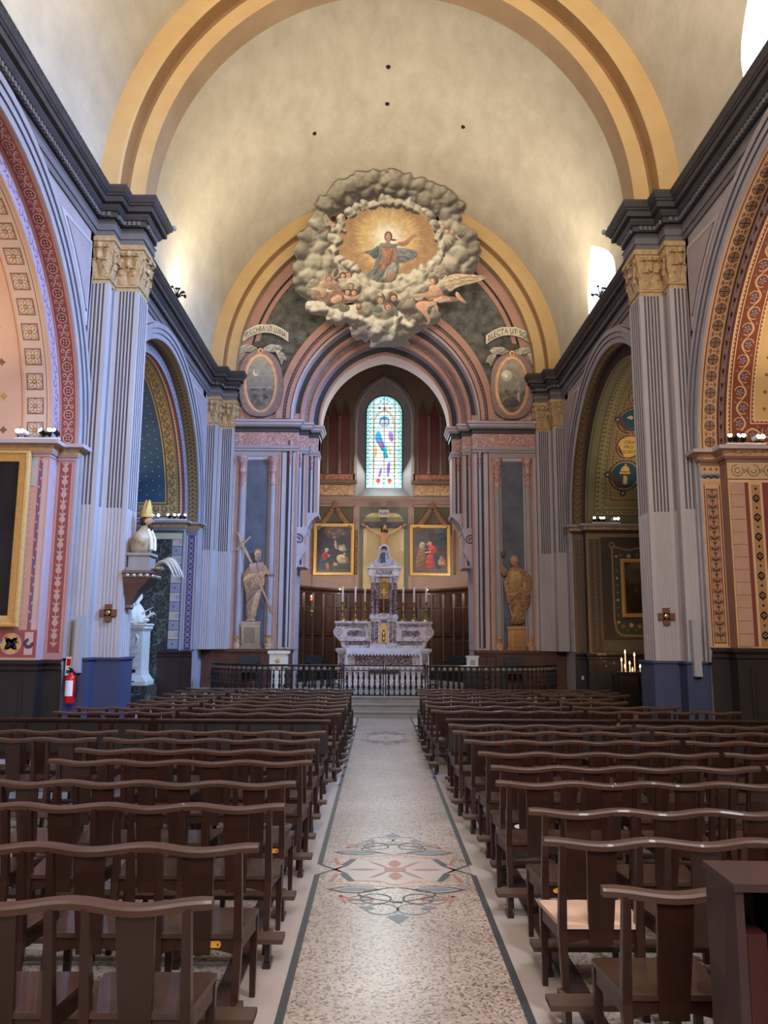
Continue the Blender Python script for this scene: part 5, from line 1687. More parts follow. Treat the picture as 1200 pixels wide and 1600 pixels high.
cv.fill(D((330, 1050), (500, 1040), (500, 1140), (315, 1140)), (138, 100, 76), .5, .15, fold=.2, fang=.1)
cv.blob(760 + 365 / 8.42, 840 + 295 / 8.42, 6.8, 7.6, (176, 136, 94), .5); cv.blob(760 + 362 / 8.42, 840 + 325 / 8.42, 4.6, 5.8, (186, 142, 106), .4); cv.fill(D((325, 345), (420, 345), (440, 390), (360, 410)), (150, 110, 78), .5)
cv.line(D((335, 318), (355, 318)), .9, (84, 56, 44)); cv.line(D((375, 318), (395, 318)), .9, (84, 56, 44)); cv.line(D((350, 362), (380, 362)), .7, (110, 70, 56))
cv.fill(D((185, 190), (250, 150), (270, 190), (230, 260), (200, 260)), (112, 84, 92), .5, .2)
cv.grain(.08, 4, 33)
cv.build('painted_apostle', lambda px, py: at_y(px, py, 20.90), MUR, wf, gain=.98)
# ================================================================== painted ornament of the side chapels
def jamb_fn(s, C, face='reveal'):
    c, r, z0 = C['c'], C['r'], C['z']
    return lambda a, t, h: (s * (WX + t), c + r - h, a)


def intr_fn(s, C, R, x0):
    c, z0 = C['c'], C['z']
    return lambda a, t, h: (s * (x0 + t), c + (R - h) * cos(a / R), z0 + (R - h) * sin(a / R))


def face_fn(s, C, R):
    """ring face |x| = X1 looking to the nave: t grows outwards from radius R"""
    c, z0 = C['c'], C['z']
    return lambda a, t, h: (s * (X1 - h), c + (R + t) * cos(a / R), z0 + (R + t) * sin(a / R))


def side_fn(s, C):
    """chapel side wall facing the camera: a = height, t = |x|"""
    y = C['c'] + C['r'] - STEP
    return lambda a, t, h: (s * t, y - h, a)


pc = {}
def P(*rgb):
    k = rgb
    if k not in pc: pc[k] = mat('paint_%02x%02x%02x' % rgb, S(*rgb), .75, tuple(x * .86 for x in S(*rgb)), 5, .6)
    return pc[k]


L1, L2, R1, R2 = CH[0], CH[1], CH[0], CH[1]
QL = pi / 2 * 1.12      # how far up the vault the ornament runs (past the crown)
# ---------------- left near chapel
wl = WALLS['L']
s, C = -1, CH[0]
w_ = X1 - WX
cols = [P(150, 74, 68), P(206, 150, 128), P(196, 160, 140), P(120, 58, 54), P(222, 176, 120)]
L_ = C['r'] * QL
d = Decal(intr_fn(s, C, C['r'], WX))
d.rect(.02, L_, .03, w_ - .03, 0, 1, 40)
for t in (.03, w_ - .03): d.rect(.02, L_, t - .006, t + .006, 1, 2, 40)
def circ_scroll(d, a, tc, per):
    d.ring(a, tc, .062, .078, 2, 2); d.disc(a, tc, .05, 3, 3, 12)
    for q in (-1, 1):
        for p in (-1, 1): d.disc(a + q * .02, tc + p * .02, .013, 4, 4, 6)
    m = a + per / 2
    for q in (-1, 1):
        for p in (-1, 1):
            d.arc(m + q * .055, tc + p * .045, .026, -pi / 2 * q, pi * 1.1 * q, .013, 2, 2, 6)
            d.stroke([(m + q * .02, tc), (m + q * .05, tc + p * .02), (m + q * .09, tc + p * .055)], .014, 2, 2)
    d.disc(m, tc, .018, 2, 3, 6)
per = .36
for k in range(int(L_ / per)): circ_scroll(d, .14 + k * per, w_ / 2, per)
d.build('painted_band', cols, wl)
# jamb: climbing roses
d = Decal(jamb_fn(s, C))
d.rect(ZS + .08, 4.26, .05, w_ - .05, 0, 1, 1)
d.rect(ZS + .08, 4.26, .035, .05, 1, 2, 1); d.rect(ZS + .08, 4.26, w_ - .05, w_ - .035, 1, 2, 1)
for k in range(15):
    a = ZS + .22 + k * .19; tc = w_ / 2
    d.stroke([(a - .06, tc), (a + .12, tc)], .012, 4, 2)
    d.disc(a + .10, tc, .046, 2, 3, 12); d.disc(a + .10, tc, .018, 1, 4, 8)
    for q in (-1, 1):
        d.leaf(a - .02, tc, q * 1.15, .06, .026, 2, 3); d.leaf(a - .05, tc, q * .8, .045, .016, 2, 3)
d.build('painted_band', cols, wl)
# face of the vault: lilac scroll
colf = [P(186, 160, 168), P(142, 104, 126), P(206, 180, 180)]
R = C['r'] - STEP
d = Decal(face_fn(s, C, R))
L2_ = R * QL
d.rect(0, L2_, .03, STEP - .03, 0, 1, 40)
for t in (.03, STEP - .03): d.rect(0, L2_, t - .008, t + .008, 2, 2, 40)
for k in range(int(L2_ / .2)):
    a = .1 + k * .2; q = 1 if k % 2 else -1
    d.arc(a, STEP / 2 + q * .02, .05, 0, q * 1.5 * pi, .02, 1, 2, 8)
    d.leaf(a + .05, STEP / 2 - q * .03, q * .6, .09, .035, 1, 2)
d.build('painted_band', colf, wl)
# vault: border of square flowers, then scattered crosses
colv = [P(218, 190, 168), P(138, 96, 66), P(226, 206, 186), P(206, 156, 70), P(190, 120, 90)]
d = Decal(intr_fn(s, C, R, X1))
d.rect(.02, L2_, .05, .09, 0, 1, 36); d.rect(.02, L2_, .09, .41, 0, 1, 36)
d.rect(.02, L2_, .075, .085, 1, 2, 36); d.rect(.02, L2_, .44, .455, 4, 1, 36)
for k in range(int(L2_ / .36)):
    a, tc, e = .2 + k * .36, .25, .125
    d.rect(a - e, a + e, tc - e, tc + e, 4, 2, 2); d.rect(a - e * .9, a + e * .9, tc - e * .9, tc + e * .9, 1, 3, 2); d.rect(a - e * .82, a + e * .82, tc - e * .82, tc + e * .82, 0, 4, 2)
    for j in range(8):
        an = j * pi / 4
        d.leaf(a + .028 * cos(an), tc + .028 * sin(an), an, .085 if j % 2 == 0 else .105, .045, 1, 5)
        d.leaf(a + .03 * cos(an), tc + .03 * sin(an), an, .07 if j % 2 == 0 else .09, .03, 2, 6)
    d.disc(a, tc, .034, 1, 7, 10); d.disc(a, tc, .026, 3, 8, 10)
for i in range(5):
    for k in range(12):
        a, tc = .2 + k * .5 + (i % 2) * .25, .72 + i * .36
        for j in range(4): d.poly([(a + .06 * cos(j * pi / 2), tc + .06 * sin(j * pi / 2)), (a + .035 * cos(j * pi / 2 + .75), tc + .035 * sin(j * pi / 2 + .75)), (a, tc), (a + .035 * cos(j * pi / 2 - .75), tc + .035 * sin(j * pi / 2 - .75))], 3 if (i + k) % 2 else 1, 2)
d.build('painted_border', colv, wl)
# side wall below the springing, right of the big picture
d = Decal(side_fn(s, C))
cw = [P(206, 152, 128), P(122, 88, 112), P(206, 172, 160), P(158, 82, 74), P(206, 160, 84), P(104, 96, 150), P(60, 52, 62), P(178, 174, 164)]
d.rect(ZS, 4.3, 5.0, 8.0, 0, 1)
d.rect(ZS + .35, 4.25, 5.03, 5.09, 2, 2); d.rect(ZS + .35, 4.25, 5.10, 5.15, 1, 2)
for k in range(22):
    d.disc(ZS + .45 + k * .13, 5.125, .02, 5 if k % 5 == 2 else 3, 3, 8); d.leaf(ZS + .5 + k * .13, 5.12, .5 if k % 2 else -.5, .06, .02, 2, 3)
d.rect(3.92, 4.3, 5.17, 8, 7, 2)
d.arc(4.0, 5.5, .28, 0, -pi / 2, .05, 2, 3); d.arc(4.0, 5.5, .20, 0, -pi / 2, .02, 1, 3)
d.rect(3.86, 3.92, 5.17, 5.45, 7, 4)
for k in range(24):
    d.leaf(1.95 + k * .085, 5.28, .9, .1, .02, 4, 3); d.leaf(1.95 + k * .085, 5.22, 2.2, .06, .018, 2, 3)
d.rect(ZS + .02, ZS + .40, 5.0, 8.0, 3, 3)
d.rect(ZS + .05, ZS + .37, 5.05, 5.17, 2, 4)
for k in range(5): d.arc(ZS + .21, 5.11, .03 + .01 * k, 0, 5, .008, 6, 5)
for k in range(6):
    a, tc = ZS + .205, 5.36 + k * .34
    for j in range(4): d.disc(a + .06 * cos(j * pi / 2 + pi / 4 * 0), tc + .06 * sin(j * pi / 2), .085, 4 if k % 2 == 0 else 5, 4, 12)
    d.ring(a, tc, .135, .15, 2, 5, 20)
    for j in range(5): d.leaf(a - .04 + .02 * j, tc - .05 + .02 * (j % 3), j * 1.1, .09, .03, 6, 6)
    d.leaf(a, tc + .17, pi / 4, .1, .04, 7, 5); d.leaf(a, tc + .17, -pi / 4, .1, .04, 7, 5); d.leaf(a, tc + .17, pi * .75, .1, .04, 7, 5)
d.build('painted_dado_border', cw, wl)

# ---------------- left far chapel
s, C = -1, CH[1]
L_ = C['r'] * QL
cb = [P(120, 96, 60), P(70, 54, 40), P(176, 144, 92), P(52, 66, 128), P(190, 170, 160), P(150, 100, 90)]
d = Decal(intr_fn(s, C, C['r'], WX))
d.rect(.02, L_, .02, w_ - .02, 0, 1, 40)
for k in range(int(L_ / .11)):
    a = .05 + k * .11
    d.stroke([(a, .05), (a + .05, w_ / 2), (a, w_ - .05)], .02, 1, 2); d.stroke([(a + .04, .05), (a + .09, w_ / 2), (a + .04, w_ - .05)], .016, 2, 2)
    d.disc(a + .02, .09, .016, 2, 3, 6); d.disc(a + .02, w_ - .09, .016, 2, 3, 6)
d.build('painted_band', cb, wl)
d = Decal(jamb_fn(s, C))
d.rect(ZS, 4.2, .02, .05, 4, 1); d.rect(ZS, 4.2, .065, w_ - .065, 3, 1); d.rect(ZS, 4.2, w_ - .05, w_ - .02, 4, 1); d.rect(ZS, 4.2, .05, .056, 5, 2); d.rect(ZS, 4.2, w_ - .056, w_ - .05, 5, 2)
for k in range(21):
    a = ZS + .1 + k * .13
    for j in range(4): d.leaf(a, w_ / 2, pi / 4 + j * pi / 2, .075, .022, 2 if k % 2 else 4, 3)
    d.disc(a + .065, w_ / 2 - .05, .016, 5, 3, 6); d.disc(a + .065, w_ / 2 + .05, .016, 5, 3, 6)
d.build('painted_band', cb, wl)
R = C['r'] - STEP; L2_ = R * QL
d = Decal(face_fn(s, C, R))
cf = [P(142, 130, 138), P(190, 176, 178), P(120, 74, 66), P(96, 84, 96)]
d.rect(0, L2_, .0, STEP, 0, 1, 40); d.rect(0, L2_, .03, .05, 1, 2, 40); d.rect(0, L2_, STEP - .05, STEP - .02, 1, 2, 40)
for k in range(int(L2_ / .14)): d.disc(.07 + k * .14, STEP / 2, .03, 3, 2, 8); d.disc(.14 + k * .14, STEP / 2, .018, 1, 2, 6)
d.build('painted_band', cf, wl)
cvt = [P(190, 160, 100), P(96, 70, 44), P(130, 70, 60), P(206, 180, 160), P(58, 86, 104), P(196, 206, 190), P(166, 132, 76)]
KS = .82
fn_ = intr_fn(s, C, R, X1)
d = Decal(lambda a, t, h: fn_(a * KS, t * KS, h))
L2_ = L2_ / KS
def panel(d, x0, x1, b0, wid, mi, h):
    """an upright band at x0..x0+wid and its return along the bottom from b0"""
    d.rect(b0, L2_, x0, x0 + wid, mi, h, 40); d.rect(b0, b0 + wid, x0, x1, mi, h, 4)
panel(d, .0, 3, .0, .10, 2, 1); panel(d, .10, 3, .10, .04, 3, 1); panel(d, .14, 3, .14, .05, 2, 1)
for k in range(int(L2_ / .1)): d.disc(.2 + k * .1, .115, .035, 3, 2, 8)
for k in range(26): d.disc(.115, .2 + k * .1, .035, 3, 2, 8)
panel(d, .20, 3, .20, .05, 6, 1); panel(d, .26, 3, .26, .26, 0, 1); panel(d, .52, 3, .52, .04, 1, 1); panel(d, .56, 3, .56, .04, 0, 1)
for k in range(int((L2_ - .4) / .26)):
    a, q = .42 + k * .26, (1 if k % 2 else -1)
    d.arc(a, .39 + q * .01, .085, 0, q * 1.8 * pi, .028, 1, 2, 12); d.arc(a, .39 + q * .01, .04, 0, q * 1.5 * pi, .022, 1, 2, 8)
    d.leaf(a + .1, .39 - q * .06, q * .9, .1, .045, 1, 2); d.leaf(a - .1, .39 + q * .07, q * 2.2, .08, .04, 1, 2)
for k in range(9):
    tc, q = .62 + k * .26, (1 if k % 2 else -1)
    d.arc(.39 + q * .01, tc, .085, 0, q * 1.8 * pi, .028, 1, 2, 12); d.arc(.39 + q * .01, tc, .04, 0, q * 1.5 * pi, .022, 1, 2, 8); d.leaf(.39 - q * .06, tc + .1, q * .9, .1, .045, 1, 2)
for i in range(8):
    for k in range(16):
        a, tc = .82 + k * .29 + (i % 2) * .145, .76 + i * .2
        for j in range(3): d.leaf(a - .022 * cos(j * pi / 3), tc - .022 * sin(j * pi / 3), j * pi / 3, .044, .012, 5, 1)
d.build('painted_border', cvt, wl)
# side wall: dark marble slab, striped quoins
M['quoin1'], M['quoin2'] = P(188, 172, 160), P(144, 142, 150)
y = C['c'] + C['r'] - STEP
MB().box(s * 5.29, s * 8.0, y - .03, y + .05, .2, 4.05).build('marble_slab', M['dmar'], wl, smooth=False)
for k in range(12):
    b = MB().box(s * 5.03, s * 5.27, y - .02, y + .05, ZS + .02 + k * .228, ZS + .235 + k * .228)
    o = b.build('stone_block', M['quoin1'] if k % 2 else M['quoin2'], wl, smooth=False)
d = Decal(side_fn(s, C)); d.lay = .024
for k in range(12):
    a = ZS + .13 + k * .228
    if k % 2: d.ring(a, 5.07, .03, .045, 0, 1, 12)
    else: d.disc(a, 5.16, .022, 1, 1, 8)
    d.rect(a - .114, a - .106, 5.03, 5.27, 0, 1)
d.build('painted_rosettes', [P(150, 120, 120), P(70, 74, 110)], wl)
MB().box(s * 5.03, s * 8, y - .03, y + .05, 4.07, 4.22).build('stone_lintel', P(196, 180, 140), wl, smooth=False)

# ---------------- right near chapel
wl = WALLS['R']
s, C = 1, CH[0]
L_ = C['r'] * QL
cb = [P(214, 168, 122), P(112, 52, 40), P(70, 58, 62), P(150, 84, 58), P(96, 84, 70), P(178, 132, 92), P(96, 112, 132)]
d = Decal(intr_fn(s, C, C['r'], WX))
d.rect(0, L_, .0, .03, 0, 1, 40); d.rect(0, L_, .03, .045, 1, 2, 40); d.rect(0, L_, .05, w_ - .02, 0, 1, 40); d.rect(0, L_, w_ - .018, w_, 1, 2, 40)
tc = (w_ + .03) / 2
for k in range(int(L_ / .25)):
    a = .16 + k * .25
    d.ring(a, tc, .068, .08, 2, 2, 16); d.disc(a, tc, .068, 5, 1.5, 14)
    for j in range(4):
        d.stroke([(a, tc), (a + .052 * cos(j * pi / 2), tc + .052 * sin(j * pi / 2))], .013, 2, 3); d.disc(a + .052 * cos(j * pi / 2), tc + .052 * sin(j * pi / 2), .013, 2, 3, 6); d.disc(a + .04 * cos(j * pi / 2 + pi / 4), tc + .04 * sin(j * pi / 2 + pi / 4), .008, 2, 3, 6)
    m = a + .125
    d.disc(m, tc, .014, 3, 3, 6)
    for q in (-1, 1):
        for p in (-1, 0, 1): d.leaf(m + p * .008, tc + q * .03, q * (pi / 2 - p * .6), .06, .016, 3 if p else 4, 3)
d.build('painted_band', cb, wl)
d = Decal(jamb_fn(s, C))
d.rect(1.6, 4.0, .0, w_, 0, 1); d.rect(1.6, 4.0, .02, .035, 1, 2); d.rect(1.6, 4.0, w_ - .03, w_ - .012, 1, 2); d.rect(1.64, 3.94, .05, w_ - .05, 4, 1.5); d.rect(1.66, 3.92, .06, w_ - .06, 5, 1.8)
for k in range(14):
    a, tc = 1.74 + k * .158, w_ / 2
    d.stroke([(a - .06, tc), (a + .1, tc)], .012, 2, 3); d.disc(a + .07, tc, .014, 3, 4, 6)
    for q in (-1, 1):
        d.leaf(a, tc, q * .9, .1, .03, 2, 3); d.leaf(a + .04, tc + q * .02, q * 1.3, .06, .03, 3, 4); d.arc(a + .02, tc + q * .055, .022, 0, 5, .009, 4, 3, 7); d.leaf(a + .09, tc, q * .5, .06, .02, 4, 3)
d.build('painted_band', cb, wl)
# frieze under the impost
y_ = C['c'] + C['r']
d = Decal(jamb_fn(s, C))
d.rect(4.04, 4.3, 0, w_, 0, 1)
for k in range(3):
    tc = .05 + k * .09
    for q in range(5): d.leaf(4.09, tc, -.9 + q * .45, .1, .025, 6, 2)
    d.poly([(4.24, tc - .025), (4.27, tc), (4.24, tc + .025), (4.21, tc)], 3 if k % 2 == 0 else 6, 2)
d.build('painted_frieze', cb, wl)
R = C['r'] - STEP; L2_ = R * QL
d = Decal(face_fn(s, C, R))
d.rect(0, L2_, 0, .02, 1, 2, 40); d.rect(0, L2_, STEP - .02, STEP, 1, 2, 40); d.rect(0, L2_, .03, STEP - .03, 0, 1, 40)
for k in range(int(L2_ / .2)):
    a = .1 + k * .2
    d.leaf(a, STEP / 2, .35, .1, .04, 1, 2); d.leaf(a, STEP / 2, -.35, .1, .04, 1, 2); d.disc(a - .02, STEP / 2, .016, 1, 2, 6); d.arc(a + .1, STEP / 2, .05, pi * .6, pi * 1.4, .012, 1, 2, 6)
cf = [P(166, 134, 122), P(88, 58, 56)]
d.build('painted_band', cf, wl)
cvt = [P(226, 178, 130), P(134, 68, 42), P(112, 54, 40), P(240, 200, 150), P(150, 156, 178), P(120, 120, 150), P(214, 176, 110), P(96, 60, 50)]
KS = .70
fn_ = intr_fn(s, C, R, X1)
d = Decal(lambda a, t, h: fn_(a * KS, t * KS, h))
L2_ = L2_ / KS
panel(d, .0, 4.2, .0, .03, 2, 1); panel(d, .03, 4.2, .03, .03, 3, 1); panel(d, .06, 4.2, .06, .06, 1, 1); panel(d, .12, 4.2, .12, .02, 3, 1)
def wav(d, t, horiz, q):
    n = int((4 if horiz else L2_ - t) / .09)
    for k in range(n):
        a = t + k * .09
        p = [(a, t), (a + .045, t + q * .03), (a + .09, t)]
        d.poly([(b, x) if not horiz else (x, b) for b, x in p], 3, 2)
wav(d, .065, False, 1); wav(d, .065, True, 1)
panel(d, .14, 4.2, .14, .40, 1, 1)
panel(d, .54, 4.2, .54, .02, 3, 1); panel(d, .56, 4.2, .56, .05, 1, 1); panel(d, .61, 4.2, .61, .02, 3, 1)
wav(d, .605, False, -1); wav(d, .605, True, -1)
def vine(d, n, u0, per, swap):
    f = (lambda a, t: (t, a)) if swap else (lambda a, t: (a, t))
    tc = .34
    pts = [f(u0 + per * i / 12, tc + .10 * sin(2 * pi * i / 24)) for i in range(n * 12 + 1)]
    d.stroke(pts, .018, 3, 3)
    for k in range(n):
        q = 1 if k % 2 == 0 else -1
        a = u0 + per * (k + .5)
        cx, ct = a, tc - q * .04
        d.stroke([f(cx + .13 * cos(2.6 - q * 0 + .55 * i) * 1.0, ct + q * (-.115) * sin(2.6 + .55 * i)) for i in range(10)], .015, 3, 3)
        for j in range(5):
            an = j * 2 * pi / 5 + .4
            p = [f(cx + .02 * cos(an), ct + .02 * sin(an)), f(cx + .06 * cos(an + .35), ct + .06 * sin(an + .35)), f(cx + .082 * cos(an), ct + .082 * sin(an)), f(cx + .06 * cos(an - .35), ct + .06 * sin(an - .35))]
            d.poly(p, 4, 3)
        d.poly([f(cx + .026 * cos(i), ct + .026 * sin(i)) for i in range(6)], 5, 4)
        for j in range(3):
            an = j * 2.1
            c2, t2 = a + per * .36, tc + q * .13
            d.poly([f(c2 + .012 * cos(an + 1), t2 + .012 * sin(an + 1)), f(c2 + .05 * cos(an), t2 + .05 * sin(an)), f(c2 + .012 * cos(an - 1), t2 + .012 * sin(an - 1))], 4, 3)
vine(d, 20, .38, .33, False); vine(d, 11, .42, .33, True)
for i in range(9):
    for k in range(20):
        a, tc = .86 + k * .36 + (i % 2) * .18, .84 + i * .3
        for j in range(4): d.disc(a + .024 * cos(j * pi / 2), tc + .024 * sin(j * pi / 2), .017, 7 if (i + k) % 2 else 1, 2, 6)
d.build('painted_border', cvt, wl)
# side wall below: frieze, ashlar strip, maroon and medallion bands
y = C['c'] + C['r'] - STEP
d = Decal(side_fn(s, C))
cw = [P(206, 176, 132), P(128, 66, 60), P(176, 136, 96), P(110, 72, 52), P(220, 180, 140), P(118, 132, 140), P(150, 96, 60)]
d.rect(4.04, 4.32, 5.0, 8, 0, 1); d.rect(3.99, 4.03, 5.0, 8, 4, 2); d.rect(4.03, 4.045, 5, 8, 1, 2)
for k in range(8):
    tc = 5.15 + k * .24; q = 1 if k % 2 else -1
    d.arc(4.17, tc, .085, 0, q * 1.7 * pi, .014, 6, 2, 12); d.arc(4.17, tc, .04, 1, q * 1.5 * pi, .012, 3, 2, 8)
    for j in range(4): d.leaf(4.17, tc + .12, j * pi / 2 + .4, .05, .02, 5, 2)
d.rect(1.6, 3.99, 5.24, 5.30, 1, 1); d.rect(1.6, 3.99, 5.30, 5.50, 4, 1); d.rect(1.6, 3.96, 5.335, 5.465, 2, 2); d.rect(1.6, 3.99, 5.50, 8, 1, 1)
for k in range(8):
    a, tc = 1.76 + k * .285, 5.40
    d.disc(a, tc, .055, 3, 3, 10); d.poly([(a - .085, tc), (a, tc - .05), (a + .07, tc), (a, tc + .05)], 3, 3)
    for j in range(4): d.disc(a + .022 * cos(j * pi / 2), tc + .022 * sin(j * pi / 2), .014, 2, 4, 6)
    d.leaf(a + .12, tc, 0, .05, .03, 3, 3); d.disc(a + .14, tc, .014, 3, 3, 6)
d.build('painted_frieze', cw, wl)
for k in range(13):
    z = 1.6 + k * .184
    xs_ = 5.02 + (.006 if k % 2 else .0)
    MB().box(s * xs_, s * (5.225), y - .018, y + .05, z, z + .178).build('stone_block', P(190, 150, 128), wl, smooth=False)

# ---------------- right far chapel
s, C = 1, CH[1]
L_ = C['r'] * QL
cb = [P(122, 98, 58), P(76, 58, 40), P(160, 130, 80), P(90, 72, 60), P(142, 122, 100)]
d = Decal(intr_fn(s, C, C['r'], WX))
d.rect(0, L_, .03, w_ - .02, 0, 1, 40)
for k in range(int(L_ / .16)):
    a = .06 + k * .16
    for q in (-1, 1): d.leaf(a, w_ / 2 + .01, q * .9, .13, .05, 1, 2); d.leaf(a + .02, w_ / 2 + .01, q * .9, .09, .025, 2, 3)
d.rect(0, L_, .03, .05, 1, 2, 40); d.rect(0, L_, w_ - .04, w_ - .02, 1, 2, 40)
d.build('painted_band', cb, wl)
for fn, x0, x1 in ((jamb_fn(s, C), .08, w_ - .02), (side_fn(s, C), 5.06, 5.34)):
    d = Decal(fn)
    d.rect(ZS, 4.15, x0, x1, 3, 1); d.rect(ZS, 4.15, x0 + .02, x0 + .03, 4, 2); d.rect(ZS, 4.15, x1 - .03, x1 - .02, 4, 2)
    for k in range(22):
        a, tc = ZS + .1 + k * .126, (x0 + x1) / 2
        d.arc(a, tc - .03, .035, 0, 4.5, .014, 4, 2, 8); d.arc(a + .06, tc + .03, .035, pi, pi + 4.5, .014, 4, 2, 8); d.leaf(a, tc, .7, .06, .025, 4, 2)
    d.build('painted_band', cb, wl)
R = C['r'] - STEP; L2_ = R * QL
KS = .85
fn_ = intr_fn(s, C, R, X1)
d = Decal(lambda a, t, h: fn_(a * KS, t * KS, h))
L2_ = L2_ / KS
cvt = [P(124, 114, 82), P(70, 62, 48), P(150, 132, 92), P(134, 76, 52), P(206, 160, 96), P(36, 72, 86), P(226, 180, 92), P(206, 196, 170), P(84, 66, 40), P(96, 60, 48)]
panel(d, .0, 3, .0, .05, 0, 1); panel(d, .05, 3, .05, .02, 1, 2); panel(d, .08, 3, .08, .20, 0, 1); panel(d, .28, 3, .28, .015, 1, 2); panel(d, .31, 3, .31, .26, 2, 1); panel(d, .57, 3, .57, .015, 1, 2)
for k in range(int(L2_ / .14)):
    a = .38 + k * .14
    for q in range(3): d.leaf(a + q * .03, .38 + .1 * (q % 2), q * 2.2, .09, .03, 1, 2)
for k in range(16):
    for q in range(3): d.leaf(.40 + .08 * (q % 2), .42 + k * .14 + q * .03, q * 2.1, .09, .03, 1, 2)
panel(d, .70, 3, .70, .08, 9, 1); panel(d, .70, 3, .70, .012, 4, 2); panel(d, .77, 3, .77, .012, 4, 2)
for k in range(int((L2_ - .7) / .09)): d.disc(.74 + k * .09, .74, .018, 4, 3, 6)
for k in range(18): d.disc(.74, .74 + k * .09, .018, 4, 3, 6)
def med(a, tc, r, mi):
    d.disc(a, tc, r * 1.26, 9, 3, 28); d.ring(a, tc, r * 1.24, r * 1.28, 4, 4, 28); d.disc(a, tc, r, mi, 5, 28); d.ring(a, tc, r, r * 1.04, 7, 6, 28)
    for k in range(26): d.disc(a + r * 1.14 * cos(k * 2 * pi / 26), tc + r * 1.14 * sin(k * 2 * pi / 26), r * .04, 4, 4, 6)
TC = 1.12
med(1.48, TC, .40, 5); med(2.36, TC + .02, .32, 6); med(3.24, TC, .40, 5); med(4.1, TC, .30, 2)
for a, t in ((1.5, .62), (3.25, .66), (.95, 1.1)): d.disc(a, t, .10, 9, 5, 14); d.disc(a, t, .075, 5, 6, 14); d.disc(a, t, .03, 7, 7, 8)
# domed shrine in the lower medallion
_f = d.fn
d.fn = lambda a, t, h: _f((a - 1.16) * 1.1 + 1.48, (t - TC) * 1.1 + TC, h)
d.rect(.92, 1.16, TC - .11, TC + .11, 7, 7); d.rect(.92, 1.16, TC - .03, TC + .03, 6, 8)
for q in (-1, 1): d.rect(.92, 1.2, TC + q * .09 - .015, TC + q * .09 + .015, 8, 8); d.leaf(1.12, TC + q * .05, 0, .1, .05, 9, 8)
d.rect(1.2, 1.26, TC - .14, TC + .14, 6, 8)
d.poly([(1.26, TC - .12), (1.34, TC - .11), (1.41, TC - .06), (1.43, TC), (1.41, TC + .06), (1.34, TC + .11), (1.26, TC + .12)], 6, 8); d.rect(1.25, 1.27, TC - .12, TC + .12, 8, 9); d.disc(1.46, TC, .025, 7, 8, 8)
d.fn = lambda a, t, h: _f(a + .46, t, h)
# rose in the upper medallion
for j in range(5): d.disc(2.84 + .05 * cos(j * 1.257), TC - .12 + .05 * sin(j * 1.257), .042, 7, 7, 8)
d.disc(2.84, TC - .12, .03, 6, 8, 8); d.stroke([(2.8, TC - .1), (2.7, TC + .05), (2.62, TC + .1)], .02, 2, 7)
for a, t, an in ((2.72, TC - .02, 2.4), (2.7, TC + .05, .5), (2.66, TC + .02, 4.2)): d.leaf(a, t, an, .13, .06, 2, 7)
d.fn = _f
d.build('painted_border', cvt, wl)
# three words on the gold medallion
fn = intr_fn(s, C, R, X1)
vsA, fsA = [], []
for word, a in (('ORA', 2.45), ('PRO', 2.30), ('NOBIS', 2.15)):
    vs, fs = text_mesh(word, .15)
    n0 = len(vsA)
    vsA += [fn_((a + v.y) * KS, (TC + .02 + v.x) * KS, .02) for v in vs]; fsA += [tuple(i + n0 for i in f) for f in fs]
me = bpy.data.meshes.new('medallion_lettering'); me.from_pydata(vsA, [], fsA); me.materials.append(P(96, 66, 30))
linkmesh('medallion_lettering', me, wl)
# side wall: painted hanging behind the picture
d = Decal(side_fn(s, C))
cw = [P(74, 60, 52), P(70, 76, 66), P(150, 124, 84), P(160, 84, 54), P(110, 104, 88), P(196, 176, 120), P(100, 92, 82)]
d.rect(ZS, 4.2, 5.36, 8, 0, 1); d.rect(ZS + .35, 3.95, 5.66, 8, 1, 2)
d.stroke([(3.95, 5.64), (2.2, 5.64), (1.9, 5.68), (1.78, 5.8), (1.75, 8)], .05, 2, 3)
d.stroke([(3.98, 5.64), (3.9, 5.9), (3.88, 6.1), (3.97, 6.45), (3.9, 6.8), (3.98, 7.2)], .04, 2, 3)
for t in (5.64, 6.45, 7.2): d.ring(4.0, t, .05, .08, 2, 4, 14)
for k in range(9): d.disc(3.75 - .02 * (k % 2), 5.85 + .2 * k, .05, (3, 5, 4)[k % 3], 3, 8)
for k in range(9): d.disc(2.0 + .03 * (k % 2), 5.85 + .2 * k, .055, (3, 5, 2)[k % 3], 3, 8); d.leaf(1.95, 5.92 + .2 * k, 2.4, .1, .05, 4, 3)
for k in range(10): d.disc(2.1 + .18 * k, 5.74, .035, (5, 3, 4)[k % 3], 3, 8)
d.rect(ZS + .02, ZS + .3, 5.3, 8, 6, 2)
for k in range(10): d.stroke([(ZS + .06, 5.4 + k * .24), (ZS + .26, 5.55 + k * .24)], .02, 4, 3)
d.build('painted_hanging', cw, wl)

